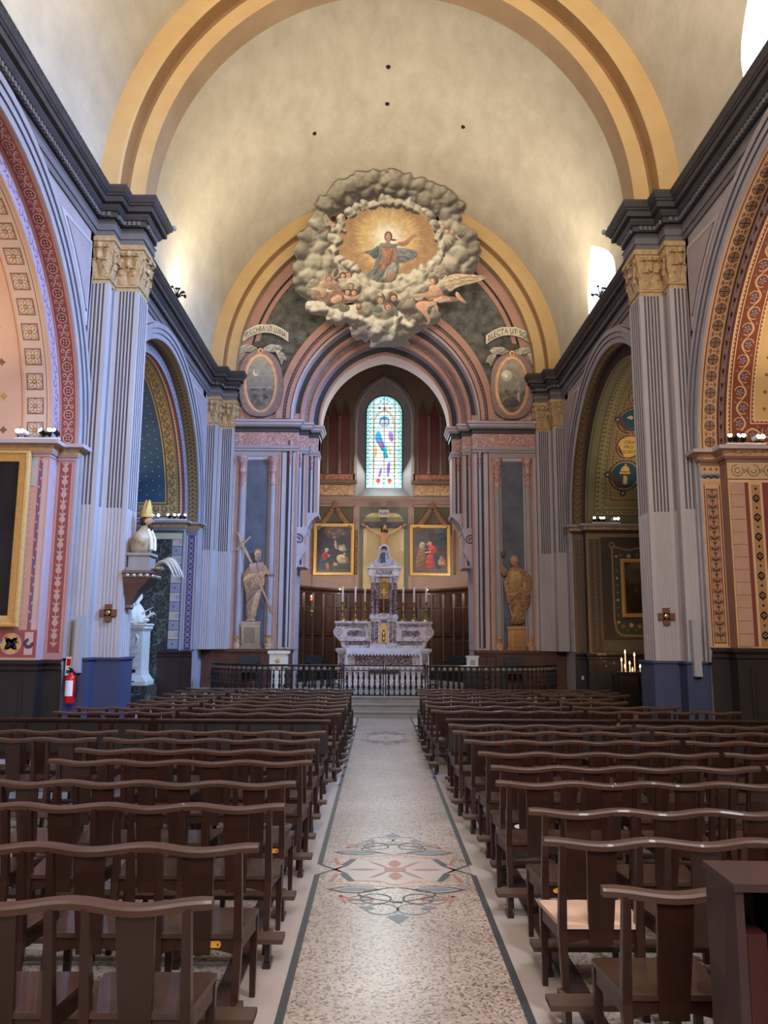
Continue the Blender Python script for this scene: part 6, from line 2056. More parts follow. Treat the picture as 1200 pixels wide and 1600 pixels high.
# ---------------- wooden dado of the chapels
for s, nm, tops in ((-1, 'L', (ZS - .02, ZS - .02)), (1, 'R', (1.58, ZS - .02))):
    for i, C in enumerate(CH):
        yj, y2 = C['c'] + C['r'], C['c'] + C['r'] - STEP
        zt = tops[i]
        mt_ = M['woodb'] if i == 0 else (M['wood'] if s < 0 else M['woodb'])
        m_ = MB()
        path = [(s * (WX - .02), yj - .0), (s * X1, yj), (s * X1, y2), (s * 8.0, y2)]
        d0 = Vector((path[1][0] - path[0][0], path[1][1] - path[0][1]))
        # offset towards -y (into the chapel)
        nrm = Vector((d0.y, -d0.x)); out = 1 if nrm.y < 0 else -1
        x_start = 0
        if not (s < 0 and i == 1):
            sweep_path(m_, path, [(.0, 0), (.06, 0), (.06, .22), (.035, .24), (.035, zt - .16), (.06, zt - .14), (.06, zt - .09), (.10, zt - .05), (.10, zt), (0, zt)], 0, out)
        else:
            sweep_path(m_, [(s * WX, yj), (s * X1, yj), (s * X1, y2), (s * 5.5, y2)], [(.0, 0), (.06, 0), (.06, .22), (.035, .24), (.035, zt - .16), (.06, zt - .14), (.06, zt - .09), (.10, zt - .05), (.10, zt), (0, zt)], 0, out)
        o = m_.build('chapel_dado', mt_, WALLS[nm], recalc=False, angle=20)
        for k in range(5):
            x0 = 5.14 + k * .56
            if s < 0 and i == 1: break
            b = MB()
            b.box(s * x0, s * (x0 + .46), y2 - .055, y2 - .02, .36, zt - .26)
            b.box(s * (x0 + .05), s * (x0 + .41), y2 - .07, y2 - .04, .42, zt - .32)
            b.build('dado_panel', mt_, o, smooth=False)
# ================================================================== the altar group
ALY = 22.5
al = empty('high_altar', (0, ALY, .39), 0, 'white and purple veined marble high altar with scrolled shelf and gilt tabernacle door', 'altar')
def bx(*b): return MB().box(*b)
ab = MB()
ab.box(-1.28, 1.28, .1, .9, 0, .92); ab.box(-1.34, 1.34, -.02, .92, .92, 1.0); ab.box(-1.30, 1.30, .02, .9, .86, .92)
ab.box(-1.32, 1.32, .04, .9, 0, .12)
ab.build('altar_base', M['wmar'], al, smooth=False)
for s in (-1, 1):
    MB().box(s * 1.10, s * 1.24, .06, .11, .16, .82).build('purple_panel', M['pmar'], al, smooth=False)
    MB().box(s * .84, s * 1.02, .05, .11, .14, .84).build('pilaster', M['wmar'], al, smooth=False)
MB().box(-.8, .8, .07, .11, .2, .8).build('purple_panel', M['pmar'], al, smooth=False)
# gradine: two steps with marble inlays, scrolled ends
gb = MB()
gb.box(-1.12, 1.12, .42, .95, 1.0, 1.70); gb.box(-1.16, 1.16, .36, .95, 1.0, 1.08); gb.box(-1.20, 1.20, .34, .95, 1.20, 1.26)
gb.box(-1.40, 1.40, .36, .98, 1.70, 1.76); gb.box(-1.36, 1.36, .40, .96, 1.58, 1.70)
gb.build('gradine', M['wmar'], al, smooth=False)
MB().box(-1.1, 1.1, .385, .42, 1.10, 1.19).build('purple_band', M['pmar'], al, smooth=False)
for s in (-1, 1):
    b = MB()
    b.prism([(s * .52, 1.34), (s * 1.0, 1.34), (s * 1.05, 1.42), (s * 1.0, 1.5), (s * .52, 1.5)], lambda a, z, dd: (a, dd, z), .405, .43)
    b.build('purple_panel', M['pmar'], al, smooth=False)
    MB().box(s * .45, s * 1.33, .385, .42, 1.61, 1.68).build('purple_band', M['pmar'], al, smooth=False)
    m_ = MB()
    pr = [(1.08, 1.58), (1.38, 1.58), (1.44, 1.48), (1.42, 1.36), (1.34, 1.28), (1.24, 1.2), (1.2, 1.05), (1.10, 1.0)]
    m_.prism([(s * a, z) for a, z in pr], lambda a, z, dd: (a, dd, z), .40, .9)
    o = m_.build('scroll_end', M['wmar'], al, smooth=False)
    m_ = MB()
    m_.tube([(s * 1.28 + (.12 - .0065 * q) * cos(q * .62) * s, .395, 1.45 + (.12 - .0065 * q) * sin(q * .62)) for q in range(17)], .016, 6)
    m_.tube([(s * 1.41, .395, 1.40), (s * 1.32, .395, 1.28), (s * 1.22, .395, 1.18), (s * 1.19, .395, 1.03)], .016, 6)
    m_.build('scroll_relief', M['pinkl'], o)
# tabernacle
tb = MB()
tb.box(-.38, .38, .28, .95, 1.0, 1.83); tb.box(-.41, .41, .25, .95, 1.83, 1.88); tb.box(-.40, .40, .26, .95, 1.0, 1.06)
tb.build('tabernacle', M['wmar'], al, smooth=False)
for x in (-.31, -.20, .20, .31):
    MB().box(x - .045, x + .045, .262, .29, 1.16, 1.76).build('purple_panel', M['pmar'], al, smooth=False)
MB().box(-.1, .1, .262, .29, 1.70, 1.80).build('purple_panel', M['pmar'], al, smooth=False)
arch_p = [(.155, 1.14), (.155, 1.56)] + [(.155 * cos(a), 1.56 + .14 * sin(a)) for a in np.linspace(.2, pi - .2, 11)] + [(-.155, 1.56), (-.155, 1.14)]
MB().prism(arch_p, lambda a, z, dd: (a, dd, z), .25, .29).build('door_surround', M['wmar'], al, smooth=False)
dm = MB().prism([(a * .74, 1.16 + (z - 1.14) * .92) for a, z in arch_p], lambda a, z, dd: (a, dd, z), .235, .27).build('tabernacle_door', M['gold'], al, smooth=False)
m_ = MB()
m_.ell((0, .235, 1.5), .035, .015, .04); m_.ell((0, .235, 1.38), .055, .018, .1); m_.ell((0, .235, 1.25), .05, .016, .08)
m_.build('door_relief', M['brass'], dm)
MB().box(-.16, .16, .36, .7, 1.88, 1.98).build('throne_block', M['wmar'], al, smooth=False)
# canopy on four columns
for x, y in ((-.33, .36), (-.20, .42), (.20, .42), (.33, .36), (-.33, .85), (.33, .85)):
    m_ = MB()
    m_.lathe([(.062, 1.96), (.058, 2.0), (.055, 2.3), (.048, 2.86)], (x, y, 0), 14)
    o = m_.build('column', M['pmar'], al)
    m_ = MB()
    m_.lathe([(.085, 1.88), (.085, 1.91), (.07, 1.93), (.075, 1.96)], (x, y, 0), 14)
    m_.lathe([(.05, 2.86), (.06, 2.88), (.055, 2.92), (.085, 3.0), (.09, 3.03)], (x, y, 0), 14)
    m_.build('capital_and_base', M['wmar'], o)
e = MB()
e.box(-.42, .42, .28, .95, 3.03, 3.08); e.box(-.38, .38, .32, .93, 3.08, 3.22); e.box(-.42, .42, .28, .95, 3.22, 3.26); e.box(-.48, .48, .22, .98, 3.26, 3.31)
for s in (-1, 1): e.box(s * .24, s * .44, .26, .5, 3.05, 3.30)
e.build('canopy_entablature', M['wmar'], al, smooth=False)
MB().box(-.24, .24, .30, .33, 3.10, 3.20).build('purple_band', M['pmar'], al, smooth=False)
# bell-shaped cupola with ribs
cp = [(.39, 3.31), (.40, 3.38), (.35, 3.43), (.24, 3.50), (.16, 3.60), (.12, 3.72), (.12, 3.80), (.13, 3.84)]
m_ = MB()
m_.lathe(cp, (0, .62, 0), 20, sy=.75)
m_.build('cupola', M['wmar'], al)
m_ = MB()
for a in (-pi / 2 - .75, -pi / 2 + .75):
    m_.tube([(r * 1.03 * cos(a), .62 + r * .78 * sin(a), z) for r, z in cp[1:]], .022, 6)
m_.tube([(-.41, .42, 3.36), (-.35, .42, 3.43), (-.24, .45, 3.50), (-.16, .48, 3.60), (-.12, .5, 3.74), (-.12, .5, 3.84)], .026, 6)
m_.tube([(.41, .42, 3.36), (.35, .42, 3.43), (.24, .45, 3.50), (.16, .48, 3.60), (.12, .5, 3.74), (.12, .5, 3.84)], .026, 6)
m_.build('cupola_rib', M['wmar'], al)
m_ = MB()
m_.prism([(-.12, 3.36), (.05, 3.36), (.03, 3.74), (-.07, 3.74)], lambda a, z, dd: (a, dd, z), .36, .52)
m_.build('cupola_panel', M['bluem'], al, smooth=False)
m_ = MB()
m_.prism([(.15 * cos(a), 3.82 + .16 * sin(a)) for a in np.linspace(0, pi, 14)], lambda a, z, dd: (a, dd, z), .5, .75)
o = m_.build('cupola_finial', M['wmar'], al, smooth=False)
m_ = MB()
m_.prism([(.10 * cos(a), 3.84 + .10 * sin(a)) for a in np.linspace(0, pi, 14)], lambda a, z, dd: (a, dd, z), .485, .51)
m_.build('dark_lunette', M['socle'], o, smooth=False)

# cloths on the altar
def cloth(name, label, x0, x1, y0, y1, z, hang, side, teeth, depth):
    root = empty(name, (0, ALY, z), 0, label, 'altar cloth')
    m_ = MB()
    n = teeth * 2
    top = [(x0 + (x1 - x0) * i / n) for i in range(n + 1)]
    m_.strip([[(x, y1, .006) for x in top], [(x, y0, .006) for x in top], [(x, y0 - .015, -.01) for x in top],
              [(x, y0 - .02 - .012 * sin(x * 17), -hang) for x in top]])
    for s, xx in ((-1, x0), (1, x1)):
        m_.strip([[(xx, y0 + (y1 - y0) * i / 8, .006) for i in range(9)],
                  [(xx + s * (.04 + .01 * sin(i)), y0 + (y1 - y0) * i / 8, -side * .5) for i in range(9)],
                  [(xx + s * (.06 + .02 * sin(i * 2)), y0 + (y1 - y0) * i / 8 - .01, -side) for i in range(9)]])
        m_.add([(xx, y0, 0), (xx + s * .04, y0, -side * .5), (xx + s * .06, y0 - .01, -side), (xx - s * .06, y0 - .025, -side), (xx - s * .02, y0 - .02, -hang)], [(0, 1, 2, 3, 4)])
    m_.build('cloth_top', M['cloth'], root, angle=60)
    l = MB()
    for i in range(teeth):
        a, b = x0 + (x1 - x0) * i / teeth, x0 + (x1 - x0) * (i + 1) / teeth
        f = lambda x: y0 - .022 - .012 * sin(x * 17)
        l.add([(a, f(a), -hang), (b, f(b), -hang), ((a + b) / 2, f((a + b) / 2), -hang - depth)], [(0, 1, 2)])
    l.build('lace_edge', M['cloth'], root, smooth=False)
    return root


cloth('altar_cloth', 'white linen cloth with pointed lace edge on the high altar table', -1.03, 1.03, -.08, .34, 1.39, .14, .52, 22, .075)
fp = empty('altar_ledge', (0, ALY - .12, .39), 0, 'low white ledge with brown board below the lace altar cloth', 'ledge')
MB().box(-.86, .86, -.12, .1, .42, .52).build('white_ledge', M['cloth'], fp, smooth=False)
MB().box(-.84, .84, -.08, .14, .0, .42).build('ledge_body', M['wmar'], fp, smooth=False)
MB().box(-.42, .42, -.16, -.12, .34, .44).build('brown_board', M['seat'], fp, smooth=False)

# candlesticks and candles
cst = None
for i, (px, nm) in enumerate(((535, 'leftmost'), (555, 'second from the left'), (570, 'third from the left'), (630, 'third from the right'), (647, 'second from the right'), (666, 'rightmost'))):
    p = at_y(px, 968, ALY + .66)
    if cst is None:
        cst = empty('candlestick', (p.x, ALY + .66, .39 + 1.76))
        m_ = MB()
        m_.lathe([(.125, 0), (.125, .02), (.10, .035), (.085, .07), (.05, .10), (.03, .13), (.045, .16), (.03, .19), (.022, .26), (.045, .30), (.05, .33), (.03, .37), (.018, .42), (.022, .50), (.05, .53), (.062, .55), (.03, .56)], seg=16)
        m_.build('stem', M['brass'], cst)
        m_ = MB()
        m_.lathe([(.028, .56), (.028, .985), (.024, .995), (.006, 1.0)], seg=12)
        c_ = m_.build('candle', M['wax'], cst)
        m_ = MB(); m_.tube([(0, 0, .99), (.002, 0, 1.015)], .003, 5)
        m_.build('wick', M['black'], c_)
        o = cst
    else:
        o = copy_tree(cst)
        o.location = (p.x, ALY + .66, .39 + 1.76)
    tag(o, 'brass candlestick with white candle, %s of the six on the altar' % nm, 'candlestick', 'six tall candlesticks on the altar shelf')
cs = empty('altar_cross', (0, ALY + .5, .39 + 1.98), 0, 'slender brass altar cross standing under the marble canopy', 'cross')
m_ = MB(); m_.lathe([(.09, 0), (.09, .015), (.05, .05), (.02, .08), (.035, .12), (.015, .16), (.014, .5)], seg=14); m_.build('foot', M['brass'], cs)
m_ = MB(); m_.box(-.012, .012, -.012, .012, .48, .72); m_.box(-.09, .09, -.012, .012, .60, .625); m_.build('cross_arms', M['brass'], cs, smooth=False)
gp = empty('gilt_panel', (0, ALY + .84, .39 + 2.42), 0, 'small gilded square panel set behind the columns of the altar canopy', 'panel')
MB().box(-.2, .2, 0, .03, 0, .48).build('panel', M['goldp'], gp, smooth=False)
m_ = MB(); m_.box(-.19, .0, -.012, .0, .0, .12); m_.box(-.17, -.03, -.012, 0, .12, .3); m_.box(-.13, -.08, -.012, 0, .3, .36)
m_.build('panel_relief', M['tan'], gp, smooth=False)

# ------------------------------------------------------------------ skinned bodies
def skin_body(name, pts, edges, radii, material, parent, root=0, levels=2, scale=1.0, loc=(0, 0, 0)):
    me = bpy.data.meshes.new(name)
    me.from_pydata([tuple(Vector(p) * scale) for p in pts], edges, [])
    o = linkmesh(name, me, parent, loc)
    o.modifiers.new('skin', 'SKIN').use_smooth_shade = True
    sv = me.skin_vertices[0].data
    for i, r in enumerate(radii):
        r = r if isinstance(r, tuple) else (r, r)
        sv[i].radius = (r[0] * scale, r[1] * scale)
        sv[i].use_root = (i == root)
    s_ = o.modifiers.new('sub', 'SUBSURF'); s_.levels = levels; s_.render_levels = levels
    me.materials.append(material)
    dg = bpy.context.evaluated_depsgraph_get()
    m2 = bpy.data.meshes.new_from_object(o.evaluated_get(dg))
    m2.name = name
    o.modifiers.clear()
    o.data = m2
    if not m2.materials: m2.materials.append(material)
    m2.polygons.foreach_set('use_smooth', [True] * len(m2.polygons))
    return o


def fingers(pl, wrist, dirv, side, size):
    """five tapered fingers fanning from a palm: added as tubes to builder pl"""
    w_, d_, s_ = Vector(wrist), Vector(dirv).normalized(), Vector(side).normalized()
    n_ = d_.cross(s_)
    palm = w_ + d_ * size * .5
    pl.ell(palm, size * .28, size * .28, size * .38, 8, 6)
    for k, L in enumerate((.85, 1.0, .95, .75)):
        b = w_ + d_ * size * .75 + s_ * size * (-.24 + .16 * k)
        pl.tube([b, b + d_ * size * L * .35 + n_ * size * .05, b + d_ * size * L * .6 + n_ * size * .18], [size * .085, size * .075, size * .05], 6)
    b = w_ + d_ * size * .3 + s_ * size * -.28
    pl.tube([b, b + d_ * size * .25 - s_ * size * .25, b + d_ * size * .5 - s_ * size * .3], [size * .1, size * .085, size * .06], 6)


# ------------------------------------------------------------------ crucifix
cy_ = YB - .30
cx = empty('crucifix', (0, cy_, 3.6), 0, 'carved figure nailed to a grey wooden cross in front of the cream choir niche', 'crucifix')
m_ = MB(); m_.box(-.085, .085, .0, .12, -.28, 2.42); m_.build('upright', M['crossw'], cx, smooth=False)
m_ = MB(); m_.box(-.78, .78, -.02, .10, 1.70, 1.90); m_.build('cross_beam', M['crossw'], cx, smooth=False)
tb_ = MB().box(-.17, .17, -.05, .0, 2.06, 2.30).build('title_board', M['pinkl'], cx, smooth=False)
vs, fs = text_mesh('INRI', .16)
me = bpy.data.meshes.new('title_lettering'); me.from_pydata([(v.x, -.055, 2.125 + v.y) for v in vs], [], fs); me.materials.append(M['line'])
linkmesh('title_lettering', me, tb_)
pts = [(0, -.12, .72), (0, -.14, .95), (0, -.15, 1.22), (0, -.12, 1.45), (0, -.15, 1.56),
       (-.17, -.11, 1.46), (-.42, -.09, 1.60), (-.62, -.07, 1.76), (.17, -.11, 1.46), (.42, -.09, 1.60), (.62, -.07, 1.76),
       (-.09, -.13, .70), (-.08, -.24, .36), (-.03, -.13, -.02), (-.03, -.2, -.12), (.09, -.13, .70), (.09, -.23, .38), (.04, -.12, .0), (.03, -.2, -.10)]
eds = [(0, 1), (1, 2), (2, 3), (3, 4), (3, 5), (5, 6), (6, 7), (3, 8), (8, 9), (9, 10), (0, 11), (11, 12), (12, 13), (13, 14), (0, 15), (15, 16), (16, 17), (17, 18)]
rad_ = [(.13, .10), (.115, .085), (.15, .10), (.12, .08), .05, .065, .047, .032, .065, .047, .032, .085, .062, .04, .035, .085, .062, .04, .035]
skin_body('body', pts, eds, rad_, M['skin'], cx)
m_ = MB(); m_.ell((.03, -.19, 1.66), .082, .095, .115, 14, 10); m_.ell((.045, -.285, 1.645), .014, .02, .025, 6, 5)
for q in (-1, 1): m_.ell((.035 + q * .03, -.275, 1.672), .012, .008, .008, 6, 4)
fingers(m_, (-.62, -.07, 1.76), (-.9, 0, .4), (0, 0, 1), .11); fingers(m_, (.62, -.07, 1.76), (.9, 0, .4), (0, 0, 1), .11)
m_.build('head_and_hands', M['skin'], cx)
m_ = MB(); m_.ell((.02, -.165, 1.69), .098, .10, .115, 12, 8); m_.ell((.035, -.25, 1.57), .055, .05, .06, 10, 6); m_.ell((-.06, -.14, 1.58), .04, .05, .10, 8, 6); m_.ell((.10, -.14, 1.58), .04, .05, .10, 8, 6)
m_.build('hair_and_beard', M['hair'], cx)
m_ = MB()
m_.lathe([(.12, .60), (.15, .66), (.155, .74), (.15, .80), (.14, .82)], (0, -.13, 0), 16, sy=.8)
m_.tube([(.14, -.17, .78), (.2, -.18, .68), (.19, -.18, .54)], [.03, .045, .02], 6)
m_.build('loincloth', M['statue'], cx)

# ------------------------------------------------------------------ framed pictures
def picture(name, label, p, wdt, hgt, paint, fw=.11, facing=-1, bulge=.05, frame_mat=None):
    root = empty(name, p, 0, label, 'painting')
    fr = MB()
    prof = [(0, .0), (0, -.04), (.02, -.075), (.05, -.08), (.07, -.06), (.09, -.055), (fw, -.03), (fw, -.01)]
    rows = []
    for o, y in prof:
        rows.append([(-wdt / 2 + o, y, o), (wdt / 2 - o, y, o), (wdt / 2 - o, y, hgt - o), (-wdt / 2 + o, y, hgt - o)])
    fr.strip(rows, closed=True)
    fr.build('gilt_frame', frame_mat or M['gold'], root, angle=20)
    MB().box(-wdt / 2 + .02, wdt / 2 - .02, -.012, .0, .02, hgt - .02).build('backing', M['woodb'], root, smooth=False)
    iw, ih = wdt - 2 * fw, hgt - 2 * fw
    paint.soften(1)
    paint.c *= .82
    paint.build('canvas', lambda px, py: (-iw / 2 + iw * (px - paint.x0) / ((paint.w - 1) / paint.k), -.016, fw + ih * (1 - (py - paint.y0) / ((paint.h - 1) / paint.k))), OIL, root)
    return root


def face(c, x, y, r, hair, skin=(214, 168, 132), look=1):
    c.blob(x, y, r, r * 1.15, hair, .4); c.blob(x + look * r * .2, y + r * .2, r * .66, r * .85, skin, .4)
    c.line([(x + look * r * .5, y + r * .05), (x + look * r * .2, y + r * .05)], r * .16, (70, 46, 38)); c.line([(x + look * r * .45, y + r * .62), (x + look * r * .2, y + r * .62)], r * .12, (150, 74, 66))


# adoration of the child: units 50 x 74
c = Canvas(0, 0, 50, 74, 3.0, (44, 40, 46))
n = vnoise(c.h, c.w, 30, 2)[..., None]; c.c = c.c * (.7 + .7 * n)
for x, y, r in ((16, 8, 7), (25, 6, 8), (34, 8, 7), (41, 12, 5), (20, 14, 6), (30, 14, 6)): c.puff(x, y, r, (128, 92, 74), (70, 54, 52), a=.75)
for x, y in ((17, 8), (24, 11), (33, 7), (38, 11)): face(c, x, y, 2.0, (110, 74, 54), (188, 136, 108))
c.fill([(22, 16), (27, 14), (29, 18), (25, 22)], (150, 108, 84), .5); c.fill([(25, 22), (27, 34), (30, 33), (28, 22)], (190, 176, 150), .5)
c.fill([(3, 70), (4, 56), (8, 44), (13, 40), (18, 44), (19, 56), (20, 70)], (40, 66, 104), .5, .3, fold=.2); c.fill([(6, 46), (12, 40), (17, 44), (16, 54), (9, 56)], (176, 52, 52), .5, .25, fold=.15); c.fill([(14, 58), (18, 60), (20, 70), (13, 70)], (200, 104, 84), .5, .2)
c.fill([(11, 36), (16, 34), (18, 39), (13, 43)], (214, 200, 180), .4); face(c, 15, 38, 2.6, (214, 200, 180)); c.fill([(16, 47), (20, 45), (20, 48), (16, 50)], (214, 168, 132), .4)
c.fill([(24, 26), (27, 34), (28, 37), (31, 37), (28, 32)], (226, 210, 186), .4)
c.fill([(30, 32), (38, 31), (44, 36), (43, 40), (33, 40)], (206, 196, 180), .5, .25, fold=.15); face(c, 33, 32, 2.6, (120, 84, 60)); c.fill([(34, 30), (40, 28), (43, 34), (38, 34)], (170, 140, 120), .5)
c.fill([(28, 50), (33, 45), (42, 46), (45, 54), (42, 62), (32, 60)], (206, 184, 140), .5, .25, fold=.2); c.fill([(40, 46), (46, 50), (47, 60), (43, 60)], (160, 90, 66), .5, .2); face(c, 41, 44, 2.4, (90, 62, 50), look=-1)
c.fill([(22, 60), (30, 58), (44, 62), (44, 72), (22, 72)], (70, 66, 52), .6, .2); c.fill([(24, 60), (30, 59), (31, 63), (25, 64)], (226, 186, 150), .4); face(c, 26, 59, 1.6, (176, 120, 80))
c.line([(4, 72), (46, 71)], 1.2, (120, 112, 100)); c.grain(.12, 3, 3)
pl_ = at_y(521, 899, YB - .06); tp = at_y(521, 818, YB - .06)
picture('religious_painting', 'gilt framed dark nativity painting with kneeling woman in red and blue, left of the crucifix', (pl_.x, YB - .05, pl_.z), 1.36, tp.z - pl_.z, c)
# embrace of two women
c = Canvas(0, 0, 50, 74, 3.0, (96, 70, 56))
c.fill([(0, 0), (50, 0), (50, 40), (26, 36), (0, 30)], (70, 62, 62), 1.5); c.fill([(28, 0), (50, 0), (50, 30), (36, 26)], (70, 88, 96), 2); n = vnoise(c.h, c.w, 24, 8)[..., None]; c.c = c.c * (.75 + .5 * n)
for x, y in ((36, 12), (41, 10), (38, 20), (43, 18)): c.blob(x, y, 5, 2.4, (52, 56, 48), .8)
c.fill([(18, 4), (23, 4), (23, 26), (18, 26)], (88, 74, 68), .5, .1, rnd=False)
c.fill([(3, 70), (5, 46), (9, 34), (16, 32), (19, 40), (18, 56), (20, 70)], (140, 94, 58), .6, .25, fold=.2); c.fill([(9, 26), (14, 22), (18, 26), (17, 34), (9, 35)], (200, 176, 146), .5, .2); face(c, 15, 27, 2.6, (206, 190, 160)); c.fill([(10, 34), (18, 33), (24, 38), (20, 42), (11, 41)], (166, 110, 66), .5, .2)
c.fill([(18, 70), (20, 46), (24, 36), (30, 42), (34, 56), (36, 70)], (206, 56, 48), .6, .3, fold=.18); c.fill([(22, 30), (29, 28), (35, 34), (36, 44), (28, 46), (22, 42)], (206, 60, 52), .5, .3, fold=.15); c.fill([(29, 44), (36, 40), (40, 56), (41, 70), (35, 70), (31, 56)], (36, 44, 84), .6, .3, fold=.18); c.fill([(16, 36), (24, 36), (24, 44), (17, 46)], (34, 32, 48), .5)
c.fill([(21, 24), (25, 22), (28, 26), (26, 31)], (226, 206, 190), .4); face(c, 22.5, 27, 2.5, (170, 120, 90), look=-1); c.fill([(16, 40), (26, 38), (27, 40.5), (17, 42.5)], (226, 190, 160), .4)
c.fill([(36, 62), (38, 50), (43, 46), (48, 54), (48, 64)], (150, 110, 76), .6, .3, fold=.2); face(c, 42, 48, 2.2, (96, 66, 50), look=-1); c.fill([(36, 54), (41, 52), (42, 60), (38, 62)], (206, 160, 126), .5); c.blob(44, 58, 2.4, 3, (200, 150, 120), .5)
c.line([(4, 70), (46, 69)], 1.6, (110, 96, 84)); c.grain(.12, 3, 4)
pl_ = at_y(672, 900, YB - .06); tp = at_y(672, 820, YB - .06)
picture('religious_painting', 'gilt framed painting of two embracing women, one in bright red, right of the crucifix', (pl_.x, YB - .05, pl_.z), 1.36, tp.z - pl_.z, c)
# side wall frames of the choir, seen edge on
for s, t in ((-1, 'left'), (1, 'right')):
    c = Canvas(0, 0, 30, 44, .6, (56, 48, 46)); c.puff(12, 20, 9, (130, 96, 76), (70, 54, 50)); c.puff(20, 30, 7, (120, 60, 50), (60, 44, 44))
    o = picture('edge_on_painting', 'narrow gilt frame seen edge on, on the choir wall behind the %s scroll console' % t, (s * 2.98, 24.0, 3.62), 1.2, 1.5, c)
    o.rotation_euler.z = -s * pi / 2
# large dark altarpiece of the left chapel
yl = CH[0]['c'] + CH[0]['r'] - STEP
c = Canvas(0, 0, 76, 90, 1.7, (38, 35, 36))
n = vnoise(c.h, c.w, 30, 12)[..., None]; c.c = c.c * (.75 + .5 * n)
c.fill([(40, 46), (56, 42), (58, 76), (44, 78)], (62, 56, 48), 1.2); c.fill([(46, 50), (52, 49), (53, 66), (47, 66)], (70, 66, 52), 1)
c.fill([(48, 70), (56, 68), (60, 74), (52, 78)], (110, 96, 44), .8); c.fill([(44, 80), (60, 78), (70, 84), (58, 87), (44, 86)], (106, 78, 58), .8, .3); c.fill([(56, 80), (68, 78), (72, 82), (62, 84)], (120, 64, 52), .8)
c.fill([(10, 30), (24, 24), (30, 60), (12, 70)], (54, 46, 46), 1.6); face(c, 18, 22, 4, (50, 40, 36), (110, 84, 68)); c.grain(.15, 4, 13)
picture('altarpiece_painting', 'large dark painting in a wide gilt frame in the near left chapel', (-6.27, yl - .03, 1.80), 2.04, 2.58, c, fw=.17)
# right far chapel
yr = CH[1]['c'] + CH[1]['r'] - STEP
c = Canvas(0, 0, 56, 70, 2.0, (72, 58, 48))
c.fill([(0, 0), (30, 0), (26, 26), (0, 30)], (104, 96, 84), 2); n = vnoise(c.h, c.w, 26, 19)[..., None]; c.c = c.c * (.7 + .6 * n)
c.fill([(26, 6), (56, 0), (56, 70), (38, 60), (30, 30)], (92, 66, 52), 1.2, .2); c.fill([(2, 66), (6, 44), (16, 38), (20, 60), (16, 68)], (62, 48, 40), .8, .25); face(c, 12, 38, 3, (50, 38, 32), (150, 112, 88))
c.fill([(30, 24), (38, 20), (46, 30), (46, 52), (34, 50)], (150, 104, 84), .7, .25, fold=.15); face(c, 36, 19, 3, (80, 56, 44)); c.fill([(22, 46), (26, 36), (30, 40), (30, 54), (24, 58)], (206, 190, 166), .6, .25); face(c, 26, 34, 2.4, (96, 70, 54))
c.fill([(20, 60), (44, 56), (46, 66), (22, 66)], (70, 62, 48), .8); c.fill([(18, 34), (24, 30), (26, 44), (20, 50)], (80, 64, 52), .8); c.grain(.14, 4, 23)
picture('religious_painting', 'dim framed painting on the painted hanging of the far right chapel', (6.50, yr - .03, 2.22), 1.36, 1.44, c, fw=.10)
# gilded frame at the right edge
c = Canvas(0, 0, 60, 110, .8, (34, 40, 58)); c.puff(20, 40, 14, (70, 80, 120), (30, 34, 50)); c.puff(26, 70, 12, (190, 160, 70), (110, 84, 40)); c.grain(.15, 5, 29)
o = picture('altarpiece_painting', 'carved gilt frame with a deep blue picture at the right edge, near right chapel', (6.42, CH[0]['c'] + CH[0]['r'] - STEP - .03, 1.62), 1.72, 2.04, c, fw=.13)
m_ = MB()
for k in range(9): m_.ell((-.8 + .05 * (k % 2), -.07, 1.95 - .21 * k), .035, .03, .06, 8, 6)
for k in range(5): m_.ell((-.72 + .06 * k, -.07, 2.0 + .03 * sin(k)), .05, .03, .04, 8, 6)
m_.ell((-.66, -.08, 1.06), .09, .04, .08); m_.ell((-.60, -.08, .98), .06, .04, .06)
m_.build('frame_carving', M['gold'], o)

# ------------------------------------------------------------------ sanctuary lamp
sl = empty('sanctuary_lamp', (-2.08, 22.9, 2.62), 0, 'hanging sanctuary lamp with a small red flame in front of the left choir stalls', 'lamp')
m_ = MB(); m_.tube([(0, 0, .62), (0, 0, 6.5)], .008, 5)
for k in range(3):
    a = k * 2.1
    m_.tube([(.0, 0, .62), (.10 * cos(a), .10 * sin(a), .14)], .005, 5)
m_.build('chain', M['iron'], sl)
m_ = MB(); m_.lathe([(.02, -.42), (.05, -.38), (.03, -.33), (.16, -.29), (.17, -.26), (.06, -.22), (.05, -.05), (.11, .04), (.12, .13), (.10, .14)], seg=14); m_.build('brass_body', M['brass'], sl)
m_ = MB(); m_.lathe([(.05, .12), (.065, .18), (.05, .27)], seg=12); gl2 = m_.build('red_glass', M['rflame'], sl)
m_ = MB(); m_.ell((0, 0, .26), .03, .03, .06, 8, 6); m_.build('flame', M['flame'], gl2)

sl.scale = (.5, .5, .8)
# ------------------------------------------------------------------ communion rail
def rail_path(s):
    p = [(s * .96, 18.36), (s * 2.3, 18.36)]
    c0 = (s * 2.5, 20.2)
    for k in range(15):
        a = -pi / 2 + (pi / 2 - .12) * k / 14
        p.append((s * (2.5 + 1.75 * cos(a)), 20.2 + 1.84 * sin(a)))
    return p


def along(path, step):
    P_ = [Vector(p) for p in path]
    out, acc, nxt = [], 0, step / 2
    for a, b in zip(P_, P_[1:]):
        L = (b - a).length
        while nxt <= acc + L:
            out.append(a + (b - a) * ((nxt - acc) / L)); nxt += step
        acc += L
    return out


